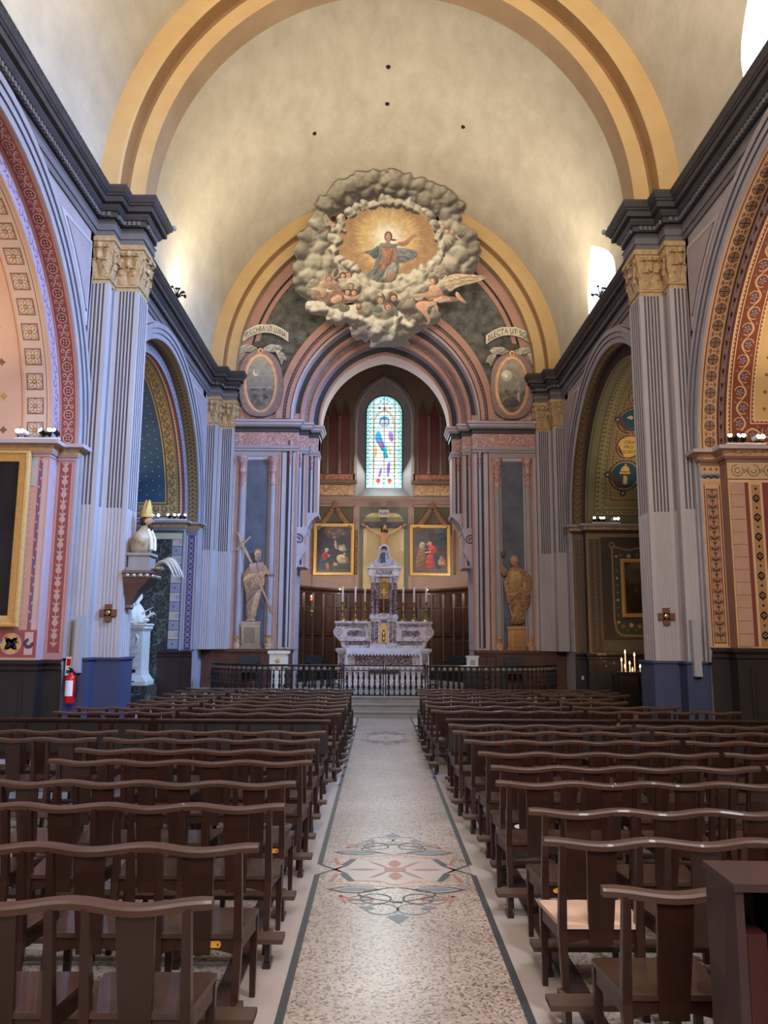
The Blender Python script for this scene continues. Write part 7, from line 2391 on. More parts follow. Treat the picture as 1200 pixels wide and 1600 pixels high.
BAL = MB().lathe([(.026, .05), (.026, .08), (.014, .09), (.012, .14), (.03, .19), (.034, .23), (.014, .29), (.024, .31), (.024, .33), (.014, .35), (.03, .42), (.02, .49), (.012, .52), (.024, .535), (.012, .55)], seg=10).mesh('baluster', M['iron'])
ROS = MB()
ROS.lathe([(.036, -.012), (.042, -.008), (.042, .008), (.036, .012)], seg=14); ROS.lathe([(.014, -.02), (.018, 0), (.014, .02)], seg=8)
ROSM = ROS.mesh('rosette', M['bead'])
def rail(name, label, path, step=.135, post_at=()):
    root = empty(name, (path[0][0], path[0][1], .39), 0, label, 'railing')
    o0 = Vector((path[0][0], path[0][1]))
    loc = [(p[0] - o0.x, p[1] - o0.y) for p in path]
    m_ = MB(); sweep_path(m_, loc, [(-.045, .655), (.045, .655), (.05, .67), (.045, .69), (-.045, .69), (-.05, .67), (-.045, .655)], 0, 1); m_.build('hand_rail', M['woodb'], root, recalc=False, angle=20)
    m_ = MB()
    for za, zb in ((.02, .05), (.55, .565), (.64, .655)): sweep_path(m_, loc, [(-.02, za), (.02, za), (.02, zb), (-.02, zb), (-.02, za)], 0, 1)
    m_.build('iron_bars', M['iron'], root, recalc=False, smooth=False)
    for p in along(loc, step):
        linkmesh('baluster', BAL, root, (p.x, p.y, 0))
    for p, q in zip(along(loc, step), along(loc, step)[1:] + [None]):
        if q is None: break
        r_ = linkmesh('rosette', ROSM, root, ((p.x + q.x) / 2, (p.y + q.y) / 2, .60))
        dv = q - p
        r_.rotation_euler = (pi / 2, 0, atan2(dv.y, dv.x))
    for u in post_at:
        p = Vector(loc[0]) + (Vector(loc[1]) - Vector(loc[0])) * u
        m_ = MB()
        for sg in (-1, 1): m_.box(p.x + sg * .12 - .014, p.x + sg * .12 + .014, p.y - .02, p.y + .02, 0, .65)
        m_.tube([(p.x + .085 * cos(a), p.y, .18 + .085 * sin(a)) for a in np.linspace(0, 2 * pi, 17)[:-1]], .014, 6, closed=True)
        m_.tube([(p.x + .06 * cos(a), p.y, .44 + .075 * sin(a)) for a in np.linspace(0, 2 * pi, 13)[:-1]], .012, 6, closed=True)
        m_.lathe([(.02, -.02), (.035, 0), (.02, .02)], (p.x, p.y, .18), 10)
        m_.build('panel_post', M['iron'], root)
    return root


rail('communion_rail', 'curved black iron communion rail with rosettes, left of the gate', rail_path(-1), post_at=(.10, .93))
rail('communion_rail', 'curved black iron communion rail with rosettes, right of the gate', rail_path(1), post_at=(.10, 1.0))
for s, t in ((-1, 'left'), (1, 'right')):
    x0 = .94
    rt_ = empty('rail_gate', (s * x0, 18.36, .39), 0, '%s leaf of the low black iron gate at the end of the aisle' % t, 'gate')
    m_ = MB()
    m_.box(0, -s * .925, -.018, .018, .655, .685); m_.box(0, -s * .925, -.012, .012, .0, .03); m_.box(0, -s * .925, -.012, .012, .55, .565)
    m_.box(0, -s * .03, -.018, .018, -.0, .70); m_.box(-s * .90, -s * .925, -.018, .018, -.02, .69)
    m_.build('gate_frame', M['iron'], rt_, smooth=False)
    for k in range(7):
        linkmesh('baluster', BAL, rt_, (-s * (.095 + k * .125), 0, -.02))
        r_ = linkmesh('rosette', ROSM, rt_, (-s * (.095 + k * .125), 0, .605)); r_.rotation_euler = (pi / 2, 0, 0)
# marble dado seen through the gate is the altar's own foot: a low marble step
fs_ = empty('altar_step', (0, 21.6, .39), 0, 'pale marble step block before the altar, seen through the iron gate', 'step')
MB().box(-1.15, 1.15, 0, .55, 0, .10).build('step_block', M['wmar'], fs_, smooth=False)
MB().box(-1.0, 1.0, .3, .55, .10, .28).build('step_block', M['wmar'], fs_, smooth=False)
# ambo
am = empty('ambo', (-2.55, 19.55, .39), 0, 'white marble lectern post with gold boss behind the left rail', 'lectern')
m_ = MB(); m_.box(-.15, .15, -.12, .12, 0, .58); m_.box(-.19, .19, -.15, .15, 0, .06); m_.build('post', M['statue'], am, smooth=False)
m_ = MB(); m_.box(-.21, .21, -.16, .16, .58, .90); m_.box(-.25, .25, -.19, .19, .90, .97); m_.build('head_block', M['statue'], am, smooth=False)
m_ = MB(); m_.lathe([(.055, 0), (.06, .01), (.03, .022)], seg=16); o = m_.build('gold_boss', M['goldp'], am, (0, -.16, .74)); o.rotation_euler = (pi / 2, 0, 0)
# choir chairs in the dark behind the rail
ch0 = None
for x, y, rz, lab in ((-1.75, 21.5, .5, 'dark choir armchair behind the left rail, beside the altar'), (-3.4, 20.5, .2, 'dark choir armchair before the left wooden dado'), (1.85, 21.5, -.5, 'dark choir armchair behind the right rail, beside the altar'), (3.3, 20.5, -.2, 'dark choir armchair before the right wooden dado')):
    if ch0 is None:
        ch0 = empty('choir_chair', (x, y, .39), rz)
        MB().box(-.25, .25, -.24, .24, .42, .48).build('seat', M['cabr'], ch0, smooth=False)
        m_ = MB(); m_.box(-.25, .25, .20, .25, .48, .82); m_.box(-.20, .20, .19, .20, .52, .78); m_.build('backrest', M['woodb'], ch0, smooth=False)
        for sx in (-1, 1):
            for sy in (-1, 1): MB().box(sx * .25 - .025, sx * .25 + .025, sy * .22 - .025, sy * .22 + .025, 0, .44 if sy > 0 else .66).build('leg', M['woodb'], ch0, smooth=False)
            MB().box(sx * .25 - .03, sx * .25 + .03, -.25, .25, .64, .68).build('armrest', M['woodb'], ch0, smooth=False)
        o = ch0
    else:
        o = copy_tree(ch0); o.location = (x, y, .39); o.rotation_euler.z = rz
    tag(o, lab, 'chair', 'dark chairs in the choir')
wb = empty('credence_box', (2.22, 20.3, .39), 0, 'small white box on a dark stand behind the right rail', 'box')
m_ = MB(); m_.box(-.22, .22, -.16, .16, 0, .56); m_.box(-.25, .25, -.18, .18, .54, .58); m_.build('stand', M['woodb'], wb, smooth=False)
m_ = MB(); m_.box(-.14, .14, -.1, .1, .58, .84); m_.box(-.16, .16, -.12, .12, .82, .86); m_.build('box', M['white'], wb, smooth=False)
m_ = MB(); m_.box(-.06, .06, -.105, -.1, .62, .76); m_.build('box_door', M['speak'], wb, smooth=False)
al_ = empty('framed_notice', (2.66, YF - .10, .95), 0, 'small grey notice in a dark frame on the right wooden dado', 'notice')
MB().box(-.26, .26, -.02, .0, 0, .30).build('frame', M['woodb'], al_, smooth=False)
MB().box(-.22, -.02, -.026, -.015, .04, .26).build('pane', M['maroon'], al_, smooth=False); MB().box(.02, .22, -.026, -.015, .04, .26).build('pane', M['maroon'], al_, smooth=False)
# floodlights on the ledge of the stalls, hidden from the nave behind the consoles
for s, t in ((-1, 'left'), (1, 'right')):
    fl = empty('floodlight', (s * 2.72, 23.2, 3.27), 0, 'black floodlight on top of the choir stalls beside the %s scroll console' % t, 'floodlight')
    m_ = MB(); m_.box(-.13, .13, -.10, .10, .06, .34); m_.build('housing', M['black'], fl, smooth=False)
    m_ = MB(); m_.box(-.11, .11, .10, .11, .08, .32); m_.build('lens', M['bulb'], fl, smooth=False)
    m_ = MB(); m_.box(-.15, -.13, -.02, .02, 0, .2); m_.box(.13, .15, -.02, .02, 0, .2); m_.box(-.15, .15, -.03, .03, 0, .015); m_.build('yoke', M['black'], fl, smooth=False)
    area('choir_floodlight', (s * 2.66, 23.36, 3.48), (-s * .2, 26.5, 5.2), .22, .22, 24, (1, .86, .72), 140)
# ================================================================== left pier: bishop bust on its bracket
bk = empty('wall_bracket', (-P2, 12.46, 2.55), 0, 'carved brown and grey bracket on the inner side of the near left pier', 'bracket')
m_ = MB()
rows = []
for o, w_, z in ((.08, .04, -.45), (.10, .07, -.42), (.07, .06, -.38), (.12, .10, -.30), (.20, .16, -.18), (.34, .24, -.05), (.40, .27, .02), (.42, .28, .03), (.42, .28, .08), (.46, .30, .10), (.46, .30, .14)):
    rows.append([(0, -w_, z), (o, -w_, z), (o, w_, z), (0, w_, z)])
m_.strip(rows, closed=True)
m_.add(rows[0], [(3, 2, 1, 0)]); m_.add(rows[-1], [(0, 1, 2, 3)])
m_.build('corbel', M['brk'], bk, smooth=False)
m_ = MB()
for k in range(5): m_.ell((.44, -.2 + .1 * k, .06), .03, .035, .03, 8, 5)
for k in range(4): m_.ell((.08 + .1 * k, -.29, .06), .035, .03, .03, 8, 5)
m_.build('carved_beads', M['silver'], bk)
bu = empty('bishop_bust', (-P2 + .20, 12.46, 2.69), 0, 'painted wooden bust of a bearded bishop with tall gold mitre on the left pier bracket', 'bust')
m_ = MB(); m_.box(-.17, .20, -.21, .21, 0, .05); m_.box(-.15, .17, -.18, .18, .05, .24); m_.box(-.17, .20, -.20, .20, .24, .28); m_.build('base_block', M['bustb'], bu, smooth=False)
tr = MB()
rows = []
for rx, ry, z, dx in ((.13, .19, .28, -.02), (.16, .23, .34, -.02), (.17, .25, .44, -.01), (.165, .245, .52, 0), (.13, .19, .60, .01), (.08, .10, .66, .02), (.065, .075, .72, .03)):
    rows.append([(dx + rx * cos(2 * pi * k / 18) * (1 + .04 * sin(5 * 2 * pi * k / 18)), ry * sin(2 * pi * k / 18), z) for k in range(18)])
tr.strip(rows, closed=True)
tr.build('robed_torso', mat('bust_robe_gold_brown', S(134, 100, 60), .5, S(190, 172, 142), 6, .3), bu, recalc=True, angle=60)
m_ = MB()
for q in (-1, 1): m_.tube([(.10, q * .09, .66), (.155, q * .10, .52), (.17, q * .09, .34)], [.03, .035, .03], 8)
m_.build('white_stole', M['statue'], bu)
m_ = MB(); m_.ell((.06, 0, .80), .082, .075, .105, 14, 10); m_.ell((.145, 0, .79), .018, .014, .026, 6, 5); m_.lathe([(.055, .68), (.05, .76)], (.03, 0, 0), 12)
for q in (-1, 1): m_.ell((.128, q * .03, .815), .01, .014, .008, 6, 4); m_.ell((.05, q * .076, .79), .02, .01, .03, 6, 5)
m_.build('face', M['skin'], bu)
m_ = MB(); m_.ell((.10, 0, .72), .05, .055, .09, 10, 8); m_.ell((.02, 0, .80), .08, .085, .10, 12, 8); m_.tube([(.138, -.03, .765), (.15, 0, .77), (.138, .03, .765)], .012, 6)
m_.build('beard_and_hair', M['hair'], bu)
m_ = MB()
for q in (-1, 1):
    rows = []
    for r, z, o in ((1.0, .86, 0), (1.08, .91, .0), (1.05, .96, .01), (.78, 1.02, .025), (.4, 1.08, .035), (.03, 1.14, .04)):
        rows.append([(.05 + q * (.08 * (.35 + .65 * r) * 1) * sin(pi * k / 8) * .9 + q * o * .3, .09 * r * cos(pi * k / 8), z) for k in range(9)])
    m_.strip(rows)
m_.lathe([(.092, .855), (.097, .87), (.097, .895), (.092, .905)], (.05, 0, 0), 16, sy=1.02)
m_.build('mitre', M['goldp'], bu, recalc=False)
# silvery palm leaves in front of the bust
pm = empty('palm_spray', (-P2 + .56, 12.46, 2.70), 0, 'spray of silvery curled palm leaves lying before the bishop bust', 'ornament')
for k in range(7):
    a = -1.1 + k * .36
    lf = MB()
    ctr = [(0 - .1 + .10 * u * 3.2 * cos(a * .5), .055 * (k - 3) + .10 * sin(a) * u, .05 + .20 * sin(u * 2.2) * (1 - .35 * abs(k - 3) / 3) - .14 * u * u) for u in np.linspace(0, 1.25, 9)]
    lf.tube(ctr, [.012, .024, .03, .032, .03, .026, .02, .014, .006], 6)
    lf.build('palm_leaf', M['silver'], pm)
m_ = MB(); m_.ell((-.08, 0, .04), .07, .17, .045, 12, 8); m_.build('knot', M['pedes'], pm)

# ------------------------------------------------------------------ monument in the far left chapel
mo_ = empty('funeral_monument', (-6.06, 19.0, 0), 0, 'white marble monument with seated draped figure on an inscribed pedestal, far left chapel', 'monument')
m_ = MB(); m_.box(-.62, .62, -.35, .5, 0, .62); m_.build('plinth', M['dmar'], mo_, smooth=False)
m_ = MB()
rows = []
for w_, d_, z in ((.56, .32, .62), (.56, .32, .72), (.50, .28, .80), (.44, .24, .88), (.42, .23, 1.0), (.42, .23, 1.98), (.44, .25, 2.0), (.46, .27, 2.05)):
    rows.append([(-w_, -d_, z), (w_, -d_, z), (w_, .42, z), (-w_, .42, z)])
m_.strip(rows, closed=True); m_.add(rows[-1], [(0, 1, 2, 3)])
pd_ = m_.build('pedestal', M['pedes'], mo_, smooth=False)
m_ = MB(); m_.box(-.50, .50, -.31, .45, 2.13, 2.18); m_.box(-.48, .48, -.28, .44, 2.05, 2.07)
for k in range(17): m_.box(-.46 + k * .055, -.43 + k * .055, -.30, -.27, 2.07, 2.13)
m_.box(-.47, .47, -.27, .44, 2.05, 2.13)
m_.build('dentilled_cap', M['statue'], mo_, smooth=False)
m_ = MB()
for k in range(13): m_.box(-.34, .34 - .05 * ((k * 7) % 4), -.236, -.228, 1.06 + k * .045, 1.066 + k * .045)
m_.build('engraved_lines', M['quoin2'], pd_, smooth=False)
m_ = MB()
m_.tube([(.24 * cos(a), -.24, 1.86 + .2 * sin(a)) for a in np.linspace(pi, 2 * pi, 14)], [.02 + .02 * sin(u * pi) for u in np.linspace(0, 1, 14)], 8)
m_.ell((0, -.24, 1.86), .12, .03, .11, 12, 8)
for q in (-1, 1): m_.tube([(q * .26, -.24, 1.9), (q * .32, -.24, 1.78), (q * .28, -.24, 1.66)], [.03, .035, .01], 7)
m_.build('carved_wreath', M['pedes'], pd_)
pts = [(.0, -.05, 2.48), (.0, -.03, 2.70), (0, -.02, 2.98), (0, -.04, 3.16), (0, -.06, 3.24), (-.16, -.04, 3.08), (-.26, -.10, 2.84), (-.14, -.26, 2.70), (.17, -.04, 3.08), (.30, -.08, 2.86), (.22, -.26, 2.66),
       (-.12, -.10, 2.46), (-.14, -.32, 2.50), (-.13, -.34, 2.22), (.12, -.10, 2.46), (.16, -.32, 2.54), (.18, -.34, 2.22)]
eds = [(0, 1), (1, 2), (2, 3), (3, 4), (2, 5), (5, 6), (6, 7), (2, 8), (8, 9), (9, 10), (0, 11), (11, 12), (12, 13), (0, 14), (14, 15), (15, 16)]
rd = [(.19, .15), (.15, .11), (.17, .11), .06, .055, .075, .055, .04, .075, .055, .04, .14, .12, .075, .14, .12, .075]
skin_body('seated_figure', pts, eds, rd, M['statue'], mo_)
m_ = MB(); m_.ell((0, -.09, 3.38), .088, .10, .12, 14, 10); m_.ell((0, -.19, 3.37), .014, .02, .025, 6, 5); m_.ell((0, -.05, 3.42), .10, .10, .11, 12, 8)
fingers(m_, (-.14, -.26, 2.70), (.3, -.9, -.2), (1, 0, 0), .10); fingers(m_, (.22, -.26, 2.66), (-.3, -.9, -.2), (1, 0, 0), .10)
m_.build('veiled_head', M['statue'], mo_)
m_ = MB()
rows = []
for rx, ry, z, dy in ((.40, .32, 2.18, -.06), (.42, .34, 2.24, -.08), (.40, .32, 2.36, -.10), (.37, .31, 2.50, -.10), (.30, .23, 2.62, -.05), (.20, .14, 2.74, -.03)):
    rows.append([((rx * (1 + .07 * sin(9 * 2 * pi * k / 36))) * cos(2 * pi * k / 36), dy + (ry * (1 + .07 * sin(9 * 2 * pi * k / 36))) * sin(2 * pi * k / 36), z) for k in range(36)])
m_.strip(rows, closed=True)
m_.build('draped_robe', M['statue'], mo_, recalc=True, angle=70)
m_ = MB()
for x, y, z, r, R_ in ((.42, -.16, 2.26, .10, 0), (-.38, -.16, 2.25, .09, 0), (.36, -.24, 2.22, .06, 0)): m_.ell((x, y, z), r * 1.3, r, r * .6, 10, 6)
for k in range(6): m_.tube([(.34, -.14, 2.26), (.44 + .03 * k, -.18 + .04 * k, 2.3 + .03 * k), (.52 + .05 * (k % 3), -.22 + .06 * k, 2.34 + .06 * (k % 4))], [.03, .035, .008], 6)
m_.tube([(.14, -.22, 2.32), (.4, -.2, 2.46), (.62, -.16, 2.60)], [.02, .02, .006], 6)
m_.build('carved_emblems', M['statue'], mo_)
mo_.scale = (.98, .98, .91)
ms = empty('music_stand', (-4.5, 14.0, 0), 0, 'thin black music stand beside the blue socle of the left pier', 'stand')
m_ = MB(); m_.tube([(0, 0, .35), (0, 0, 1.12)], .014, 8); m_.build('pole', M['black'], ms)
for k in range(3):
    a = k * 2.1 + .4
    m_ = MB(); m_.tube([(0, 0, .36), (.16 * cos(a), .16 * sin(a), .16), (.28 * cos(a), .28 * sin(a), .012)], .011, 6); m_.build('leg', M['black'], ms)
m_ = MB(); m_.beam((-.05, -.05, 1.06), (.17, -.05, 1.10), .04, .06); m_.tube([(0, 0, 1.1), (.09, -.03, 1.13), (.18, -.05, 1.10)], .012, 6); m_.tube([(0, 0, .90), (.15, 0, .92)], .01, 6)
m_.build('desk_arms', M['black'], ms)

# ------------------------------------------------------------------ things fixed to the near piers
for s, t in ((-1, 'left'), (1, 'right')):
    cr = empty('consecration_cross', (s * 4.25, NP[2] - .012, 2.04), 0, 'small square-armed brown wooden cross on the near %s pier' % t, 'cross')
    m_ = MB(); m_.box(-.13, .13, -.03, .0, -.05, .05); m_.box(-.05, .05, -.03, .0, -.13, .13); m_.build('arms', M['plaq'], cr, smooth=False)
    m_ = MB(); m_.lathe([(.035, 0), (.04, .012), (.02, .02)], seg=12); o = m_.build('centre_boss', M['brass'], cr, (0, -.03, 0)); o.rotation_euler = (pi / 2, 0, 0)
    sp = empty('column_loudspeaker', (s * 4.53, NP[0] - .09, 1.16), 0, 'slim pale grey column loudspeaker on the near %s pier' % t, 'loudspeaker')
    sp.rotation_euler = (radians(-2), 0, 0)
    m_ = MB(); m_.box(-.055, .055, -.06, .06, 0, .82); m_.build('case', M['speak'], sp, smooth=False)
    m_ = MB(); m_.box(-.045, .045, -.066, -.058, .03, .79); m_.build('grille', M['speak'], sp, smooth=False)
    m_ = MB(); m_.box(-.02, .02, .05, .10, .70, .76); m_.box(-.02, .02, .05, .10, .06, .12); m_.build('bracket', M['speak'], sp, smooth=False)
fe = empty('fire_extinguisher', (-4.565, NP[0] - .20, .74), 0, 'red fire extinguisher with white label hanging beside the near left pier', 'fire extinguisher')
m_ = MB(); m_.lathe([(.07, 0), (.078, .02), (.078, .33), (.065, .38), (.03, .41), (.026, .43)], seg=18); m_.build('cylinder', M['red'], fe)
m_ = MB()
rows = [[(.0795 * cos(a), .0795 * sin(a), z) for a in np.linspace(-pi / 2 - .75, -pi / 2 + .75, 10)] for z in (.10, .32)]
m_.strip(rows); m_.build('label', M['paper'], fe, recalc=False)
m_ = MB(); m_.box(-.02, .02, -.02, .02, .42, .48); m_.beam((0, 0, .47), (.0, -.10, .50), .025, .014); m_.beam((0, 0, .455), (0, -.09, .45), .022, .012); m_.build('valve_handle', M['black'], fe, smooth=False)
m_ = MB(); m_.tube([(.02, -.01, .45), (.09, -.02, .40), (.095, -.02, .2), (.085, -.03, .08)], .011, 7); m_.build('hose', M['black'], fe)
m_ = MB(); m_.box(-.03, .03, .06, .10, .30, .36); m_.build('wall_hook', M['black'], fe, smooth=False)
sg = empty('extinguisher_sign', (-4.655, NP[0] - .086, 1.12), 0, 'small white sign with red pictogram above the fire extinguisher', 'sign')
MB().box(-.045, .045, -.004, 0, 0, .27).build('plate', M['paper'], sg, smooth=False)
m_ = MB(); m_.box(-.03, .03, -.007, -.003, .14, .24); m_.build('pictogram', M['red'], sg, smooth=False)
m_ = MB(); m_.box(-.03, .03, -.007, -.003, .03, .08); m_.build('blue_strip', M['socle'], sg, smooth=False)

# ------------------------------------------------------------------ lamps on the imposts
def spot_cluster(name, loc, label, xs, warm_xs, aim, power):
    root = empty(name, loc, 0, label, 'spotlights')
    MB().box(min(xs + warm_xs) - .05, max(xs + warm_xs) + .05, -.03, .03, 0, .025).build('base_bar', M['white'], root, smooth=False)
    for i, x in enumerate(xs + warm_xs):
        warm = x in warm_xs
        hd = MB()
        hd.lathe([(.024, -.06), (.036, -.05), (.040, .05), (.034, .055)], seg=14)
        o = hd.build('lamp_head', M['black'] if not warm else M['white'], root, (x, -.02, .10))
        o.rotation_euler = (radians(62 if not warm else 80), 0, radians(-20 + 40 * (i % 2)))
        le = MB(); le.lathe([(.031, .052), (.031, .06), (.014, .064)], seg=14)
        linkmesh('lens', le.mesh('lens', M['bulb'] if warm else M['bulbc']), o)
        st2 = MB().box(x - .008, x + .008, -.008, .008, .02, .09)
        st2.build('stem', M['black'], root, smooth=False)
    l = bpy.data.lights.new('chapel_spot', 'AREA'); l.shape = 'DISK'; l.size = .5
    l.energy = power; l.color = (1, .86, .68)
    lo = bpy.data.objects.new('chapel_spot_light', l); COL.objects.link(lo)
    p = Vector(loc) + Vector((aim[0] * .9, -1.1, .30)); lo.location = p
    lo.rotation_euler = (Vector((aim[1], aim[2], aim[3])) - p).to_track_quat('-Z', 'Y').to_euler()
    return root


ZI = CH[0]['z'] + .03
yj1, yj2 = CH[0]['c'] + CH[0]['r'] - STEP - .12, CH[1]['c'] + CH[1]['r'] - STEP - .12
spot_cluster('spotlight_row', (-5.22, yj1, ZI), 'row of five small spotlights on the ledge of the near left chapel', [.14, .24, .34], [-.22, -.12], (-1, -6.6, 8.4, 8.2), 13)
spot_cluster('spotlight_row', (5.25, yj1, ZI), 'row of five small spotlights on the ledge of the near right chapel', [-.24, -.14, -.04], [.14, .24], (1, 6.6, 8.4, 8.2), 22)
spot_cluster('spotlight_row', (-5.40, yj2, ZI), 'row of small spotlights on the ledge of the far left chapel', [.05, .18, .32, .44], [-.34, -.22], (-1, -6.6, 16.5, 8.0), 14)
spot_cluster('spotlight_row', (5.45, yj2, ZI), 'row of small spotlights on the ledge of the far right chapel', [-.25, -.13, -.02], [.22, .34], (1, 6.6, 16.5, 8.0), 13)
# twig-like lamps on the cornice
cl = empty('cornice_lamp', (-4.45, 15.9, ZT), 0, 'dark branching cornice lamp on the left cornice beyond the near pier', 'lamp')
m_ = MB()
for k in range(12):
    a = k * 2.4
    e = Vector((.16 * cos(a), .16 * sin(a), .05 + .045 * (k % 4)))
    m_.tube([(0, 0, 0), e * .6 + Vector((0, 0, .04)), e], [.014, .012, .009], 5); m_.ell(e, .032, .032, .028, 7, 5)
m_.build('branches', M['iron'], cl)
o = copy_tree(cl); o.location = (4.45, 15.7, ZT); tag(o, 'dark branching cornice lamp below the right clerestory window', 'lamp')
for s, t in ((-1, 'left'), (1, 'right')):
    o = empty('clip_lamp', (s * 3.86, 12.95, ZT), 0, 'pair of tiny round lamps on the cornice of the near %s pier' % t, 'lamp')
    m_ = MB(); m_.ell((0, 0, .05), .045, .045, .05, 10, 8); m_.ell((-s * .06, .14, .05), .045, .045, .05, 10, 8); m_.build('lamp_heads', M['speak'], o)
    MB().box(-.02, .02, -.05, .2, 0, .015).build('clip', M['black'], o, smooth=False)

# ------------------------------------------------------------------ votive candles in the far right chapel
vs_ = empty('votive_stand', (5.62, 18.6, 0), 0, 'black iron votive candle stand in the far right chapel', 'candle stand')
m_ = MB(); m_.box(-.34, .34, -.22, .22, .86, .89); m_.box(-.34, .34, -.22, -.20, .89, .95); m_.box(-.34, .34, .20, .22, .89, .95); m_.build('tray', M['iron'], vs_, smooth=False)
for sx in (-1, 1):
    for sy in (-1, 1): MB().box(sx * .3 - .018, sx * .3 + .018, sy * .19 - .018, sy * .19 + .018, 0, .87).build('leg', M['iron'], vs_, smooth=False)
MB().box(-.32, .32, -.2, .2, .3, .33).build('shelf', M['iron'], vs_, smooth=False)
pk = MB().lathe([(.006, .95), (.014, .965), (.006, .97)], (0, 0, 0), 8).mesh('pricket', M['brass'])
for k in range(13): linkmesh('pricket', pk, vs_, (-.3 + k * .05, -.21, 0))
for i, (x, y, h) in enumerate(((-.06, 0, .42), (.17, .05, .36), (-.13, .06, .24), (.02, -.06, .17), (-.10, -.08, .10), (.06, -.12, .03), (.26, -.05, .10))):
    c_ = empty('votive_candle', (5.62 + x, 18.6 + y, .89), 0, ('lit candle on the votive stand, ' + ['tallest', 'second tallest, right side', 'middle height, at the left', 'middle height, at the centre', 'short, at the left', 'shortest, low at the front', 'short, at the right'][i]), 'candle', 'lit candles on the votive stand')
    m_ = MB(); m_.lathe([(.013, 0), (.013, h + .05), (.004, h + .06)], seg=8); m_.build('wax', M['wax'], c_)
    m_ = MB(); m_.lathe([(.003, h + .055), (.016, h + .075), (.012, h + .10), (.002, h + .135)], seg=8); m_.build('flame', M['flame'], c_)
l = bpy.data.lights.new('votive_glow', 'POINT'); l.energy = 5; l.color = (1, .55, .25); l.shadow_soft_size = .12
lo = bpy.data.objects.new('votive_glow', l); COL.objects.link(lo); lo.location = (5.6, 18.3, 1.35)
wp = empty('white_notice', (4.42, 13.55, 0), 0, 'small white notice on a short post beside the blue socle of the right pier', 'notice')
MB().box(-.02, .02, -.02, .02, 0, .62).build('post', M['black'], wp, smooth=False); MB().box(-.06, .06, -.03, .0, .50, .74).build('sheet', M['pil2'], wp, smooth=False)
sw = empty('wall_switch', (4.95, 19.6, .78), 0, 'tiny pale switch plate on the dado near the far right chapel', 'switch')
sw.location = (4.86, CH[1]['c'] + CH[1]['r'] - .07, .70)
MB().box(-.03, .03, -.015, .0, 0, .10).build('plate', M['speak'], sw, smooth=False); MB().box(-.012, .012, -.025, -.015, .03, .07).build('rocker', M['white'], sw, smooth=False)
# ================================================================== rows of linked chairs
PITCH = .485
_cache = {}


def rail_mesh(n, straight):
    k = ('rail', n, straight)
    if k in _cache: return _cache[k]
    L = n * PITCH + .04
    m_ = MB()
    rows = []
    N = n * 10
    for i in range(N + 1):
        x = L * i / N
        ph = 2 * pi * (x - .02 - PITCH / 2) / PITCH
        yo = 0 if straight else -.016 * cos(ph)
        zo = 0 if straight else -.007 * cos(ph)
        e = min(1, .75 + min(x, L - x) * 5)
        rows.append([(x, yo - .031 * e, .738 + zo), (x, yo - .034 * e, .760 + zo), (x, yo - .026 * e, .770 + zo), (x, yo + .022 * e, .772 + zo), (x, yo + .028 * e, .762 + zo), (x, yo + .024 * e, .736 + zo)])
    m_.strip(rows, closed=True)
    m_.add(rows[0], [(0, 1, 2, 3, 4, 5)]); m_.add(rows[-1], [(5, 4, 3, 2, 1, 0)])
    _cache[k] = m_.mesh('top_rail', M['rail'] if not straight else M['chair'], angle=30)
    return _cache[k]


def part_meshes():
    if 'seat' in _cache: return _cache
    m_ = MB()
    pl = [(-.185, .03), (.185, .03), (.222, .365), (.20, .38), (-.20, .38), (-.222, .365)]
    plan_prism(m_, pl, .372, .392)
    _cache['seat'] = m_.mesh('seat', M['seat'], smooth=False)
    _cache['pale'] = m_.mesh('seat', M['pale'], smooth=False)
    m_ = MB()
    m_.beam((-.175, .05, .343), (-.208, .355, .343), .022, .062); m_.beam((.175, .05, .343), (.208, .355, .343), .022, .062)
    m_.box(-.20, .20, .34, .362, .312, .374)
    arc = [(-.175, .374), (.175, .374), (.175, .30)] + [(.175 - .35 * i / 8, .30 + .028 * sin(pi * i / 8)) for i in range(1, 8)] + [(-.175, .30)]
    m_.prism(arc, lambda a, b, dd: (a, dd, b), .042, .064)
    _cache['apron'] = m_.mesh('seat_frame', M['chair'], smooth=False)
    m_ = MB()
    rows = []
    for z, w_, y in ((.30, .056, .045), (.36, .058, .04), (.52, .064, .015), (.66, .068, -.010), (.75, .07, -.018)):
        rows.append([(-w_, y - .009, z), (w_, y - .009, z), (w_, y + .009, z), (-w_, y + .009, z)])
    m_.strip(rows, closed=True)
    _cache['splat'] = m_.mesh('back_splat', M['chair'], smooth=False)
    m_ = MB()
    rows = []
    for z, a, y in ((0, .014, -.015), (.20, .017, .022), (.36, .019, .048), (.55, .017, .022), (.75, .015, -.006)):
        rows.append([(-a, y - a * 1.1, z), (a, y - a * 1.1, z), (a, y + a * 1.1, z), (-a, y + a * 1.1, z)])
    m_.strip(rows, closed=True); m_.add(rows[0], [(3, 2, 1, 0)])
    _cache['rear'] = m_.mesh('rear_leg', M['chair'], smooth=False)
    m_ = MB()
    rows = [[(-a, -a, z), (a, -a, z), (a, a, z), (-a, a, z)] for z, a in ((0, .013), (.37, .019))]
    m_.strip(rows, closed=True); m_.add(rows[0], [(3, 2, 1, 0)])
    _cache['front'] = m_.mesh('front_leg', M['chair'], smooth=False)
    m_ = MB(); m_.box(-.014, .014, -.04, .04, 0, .125); m_.box(-.02, .02, -.055, .055, 0, .03)
    _cache['foot'] = m_.mesh('kneeler_foot', M['chair'], smooth=False)
    return _cache


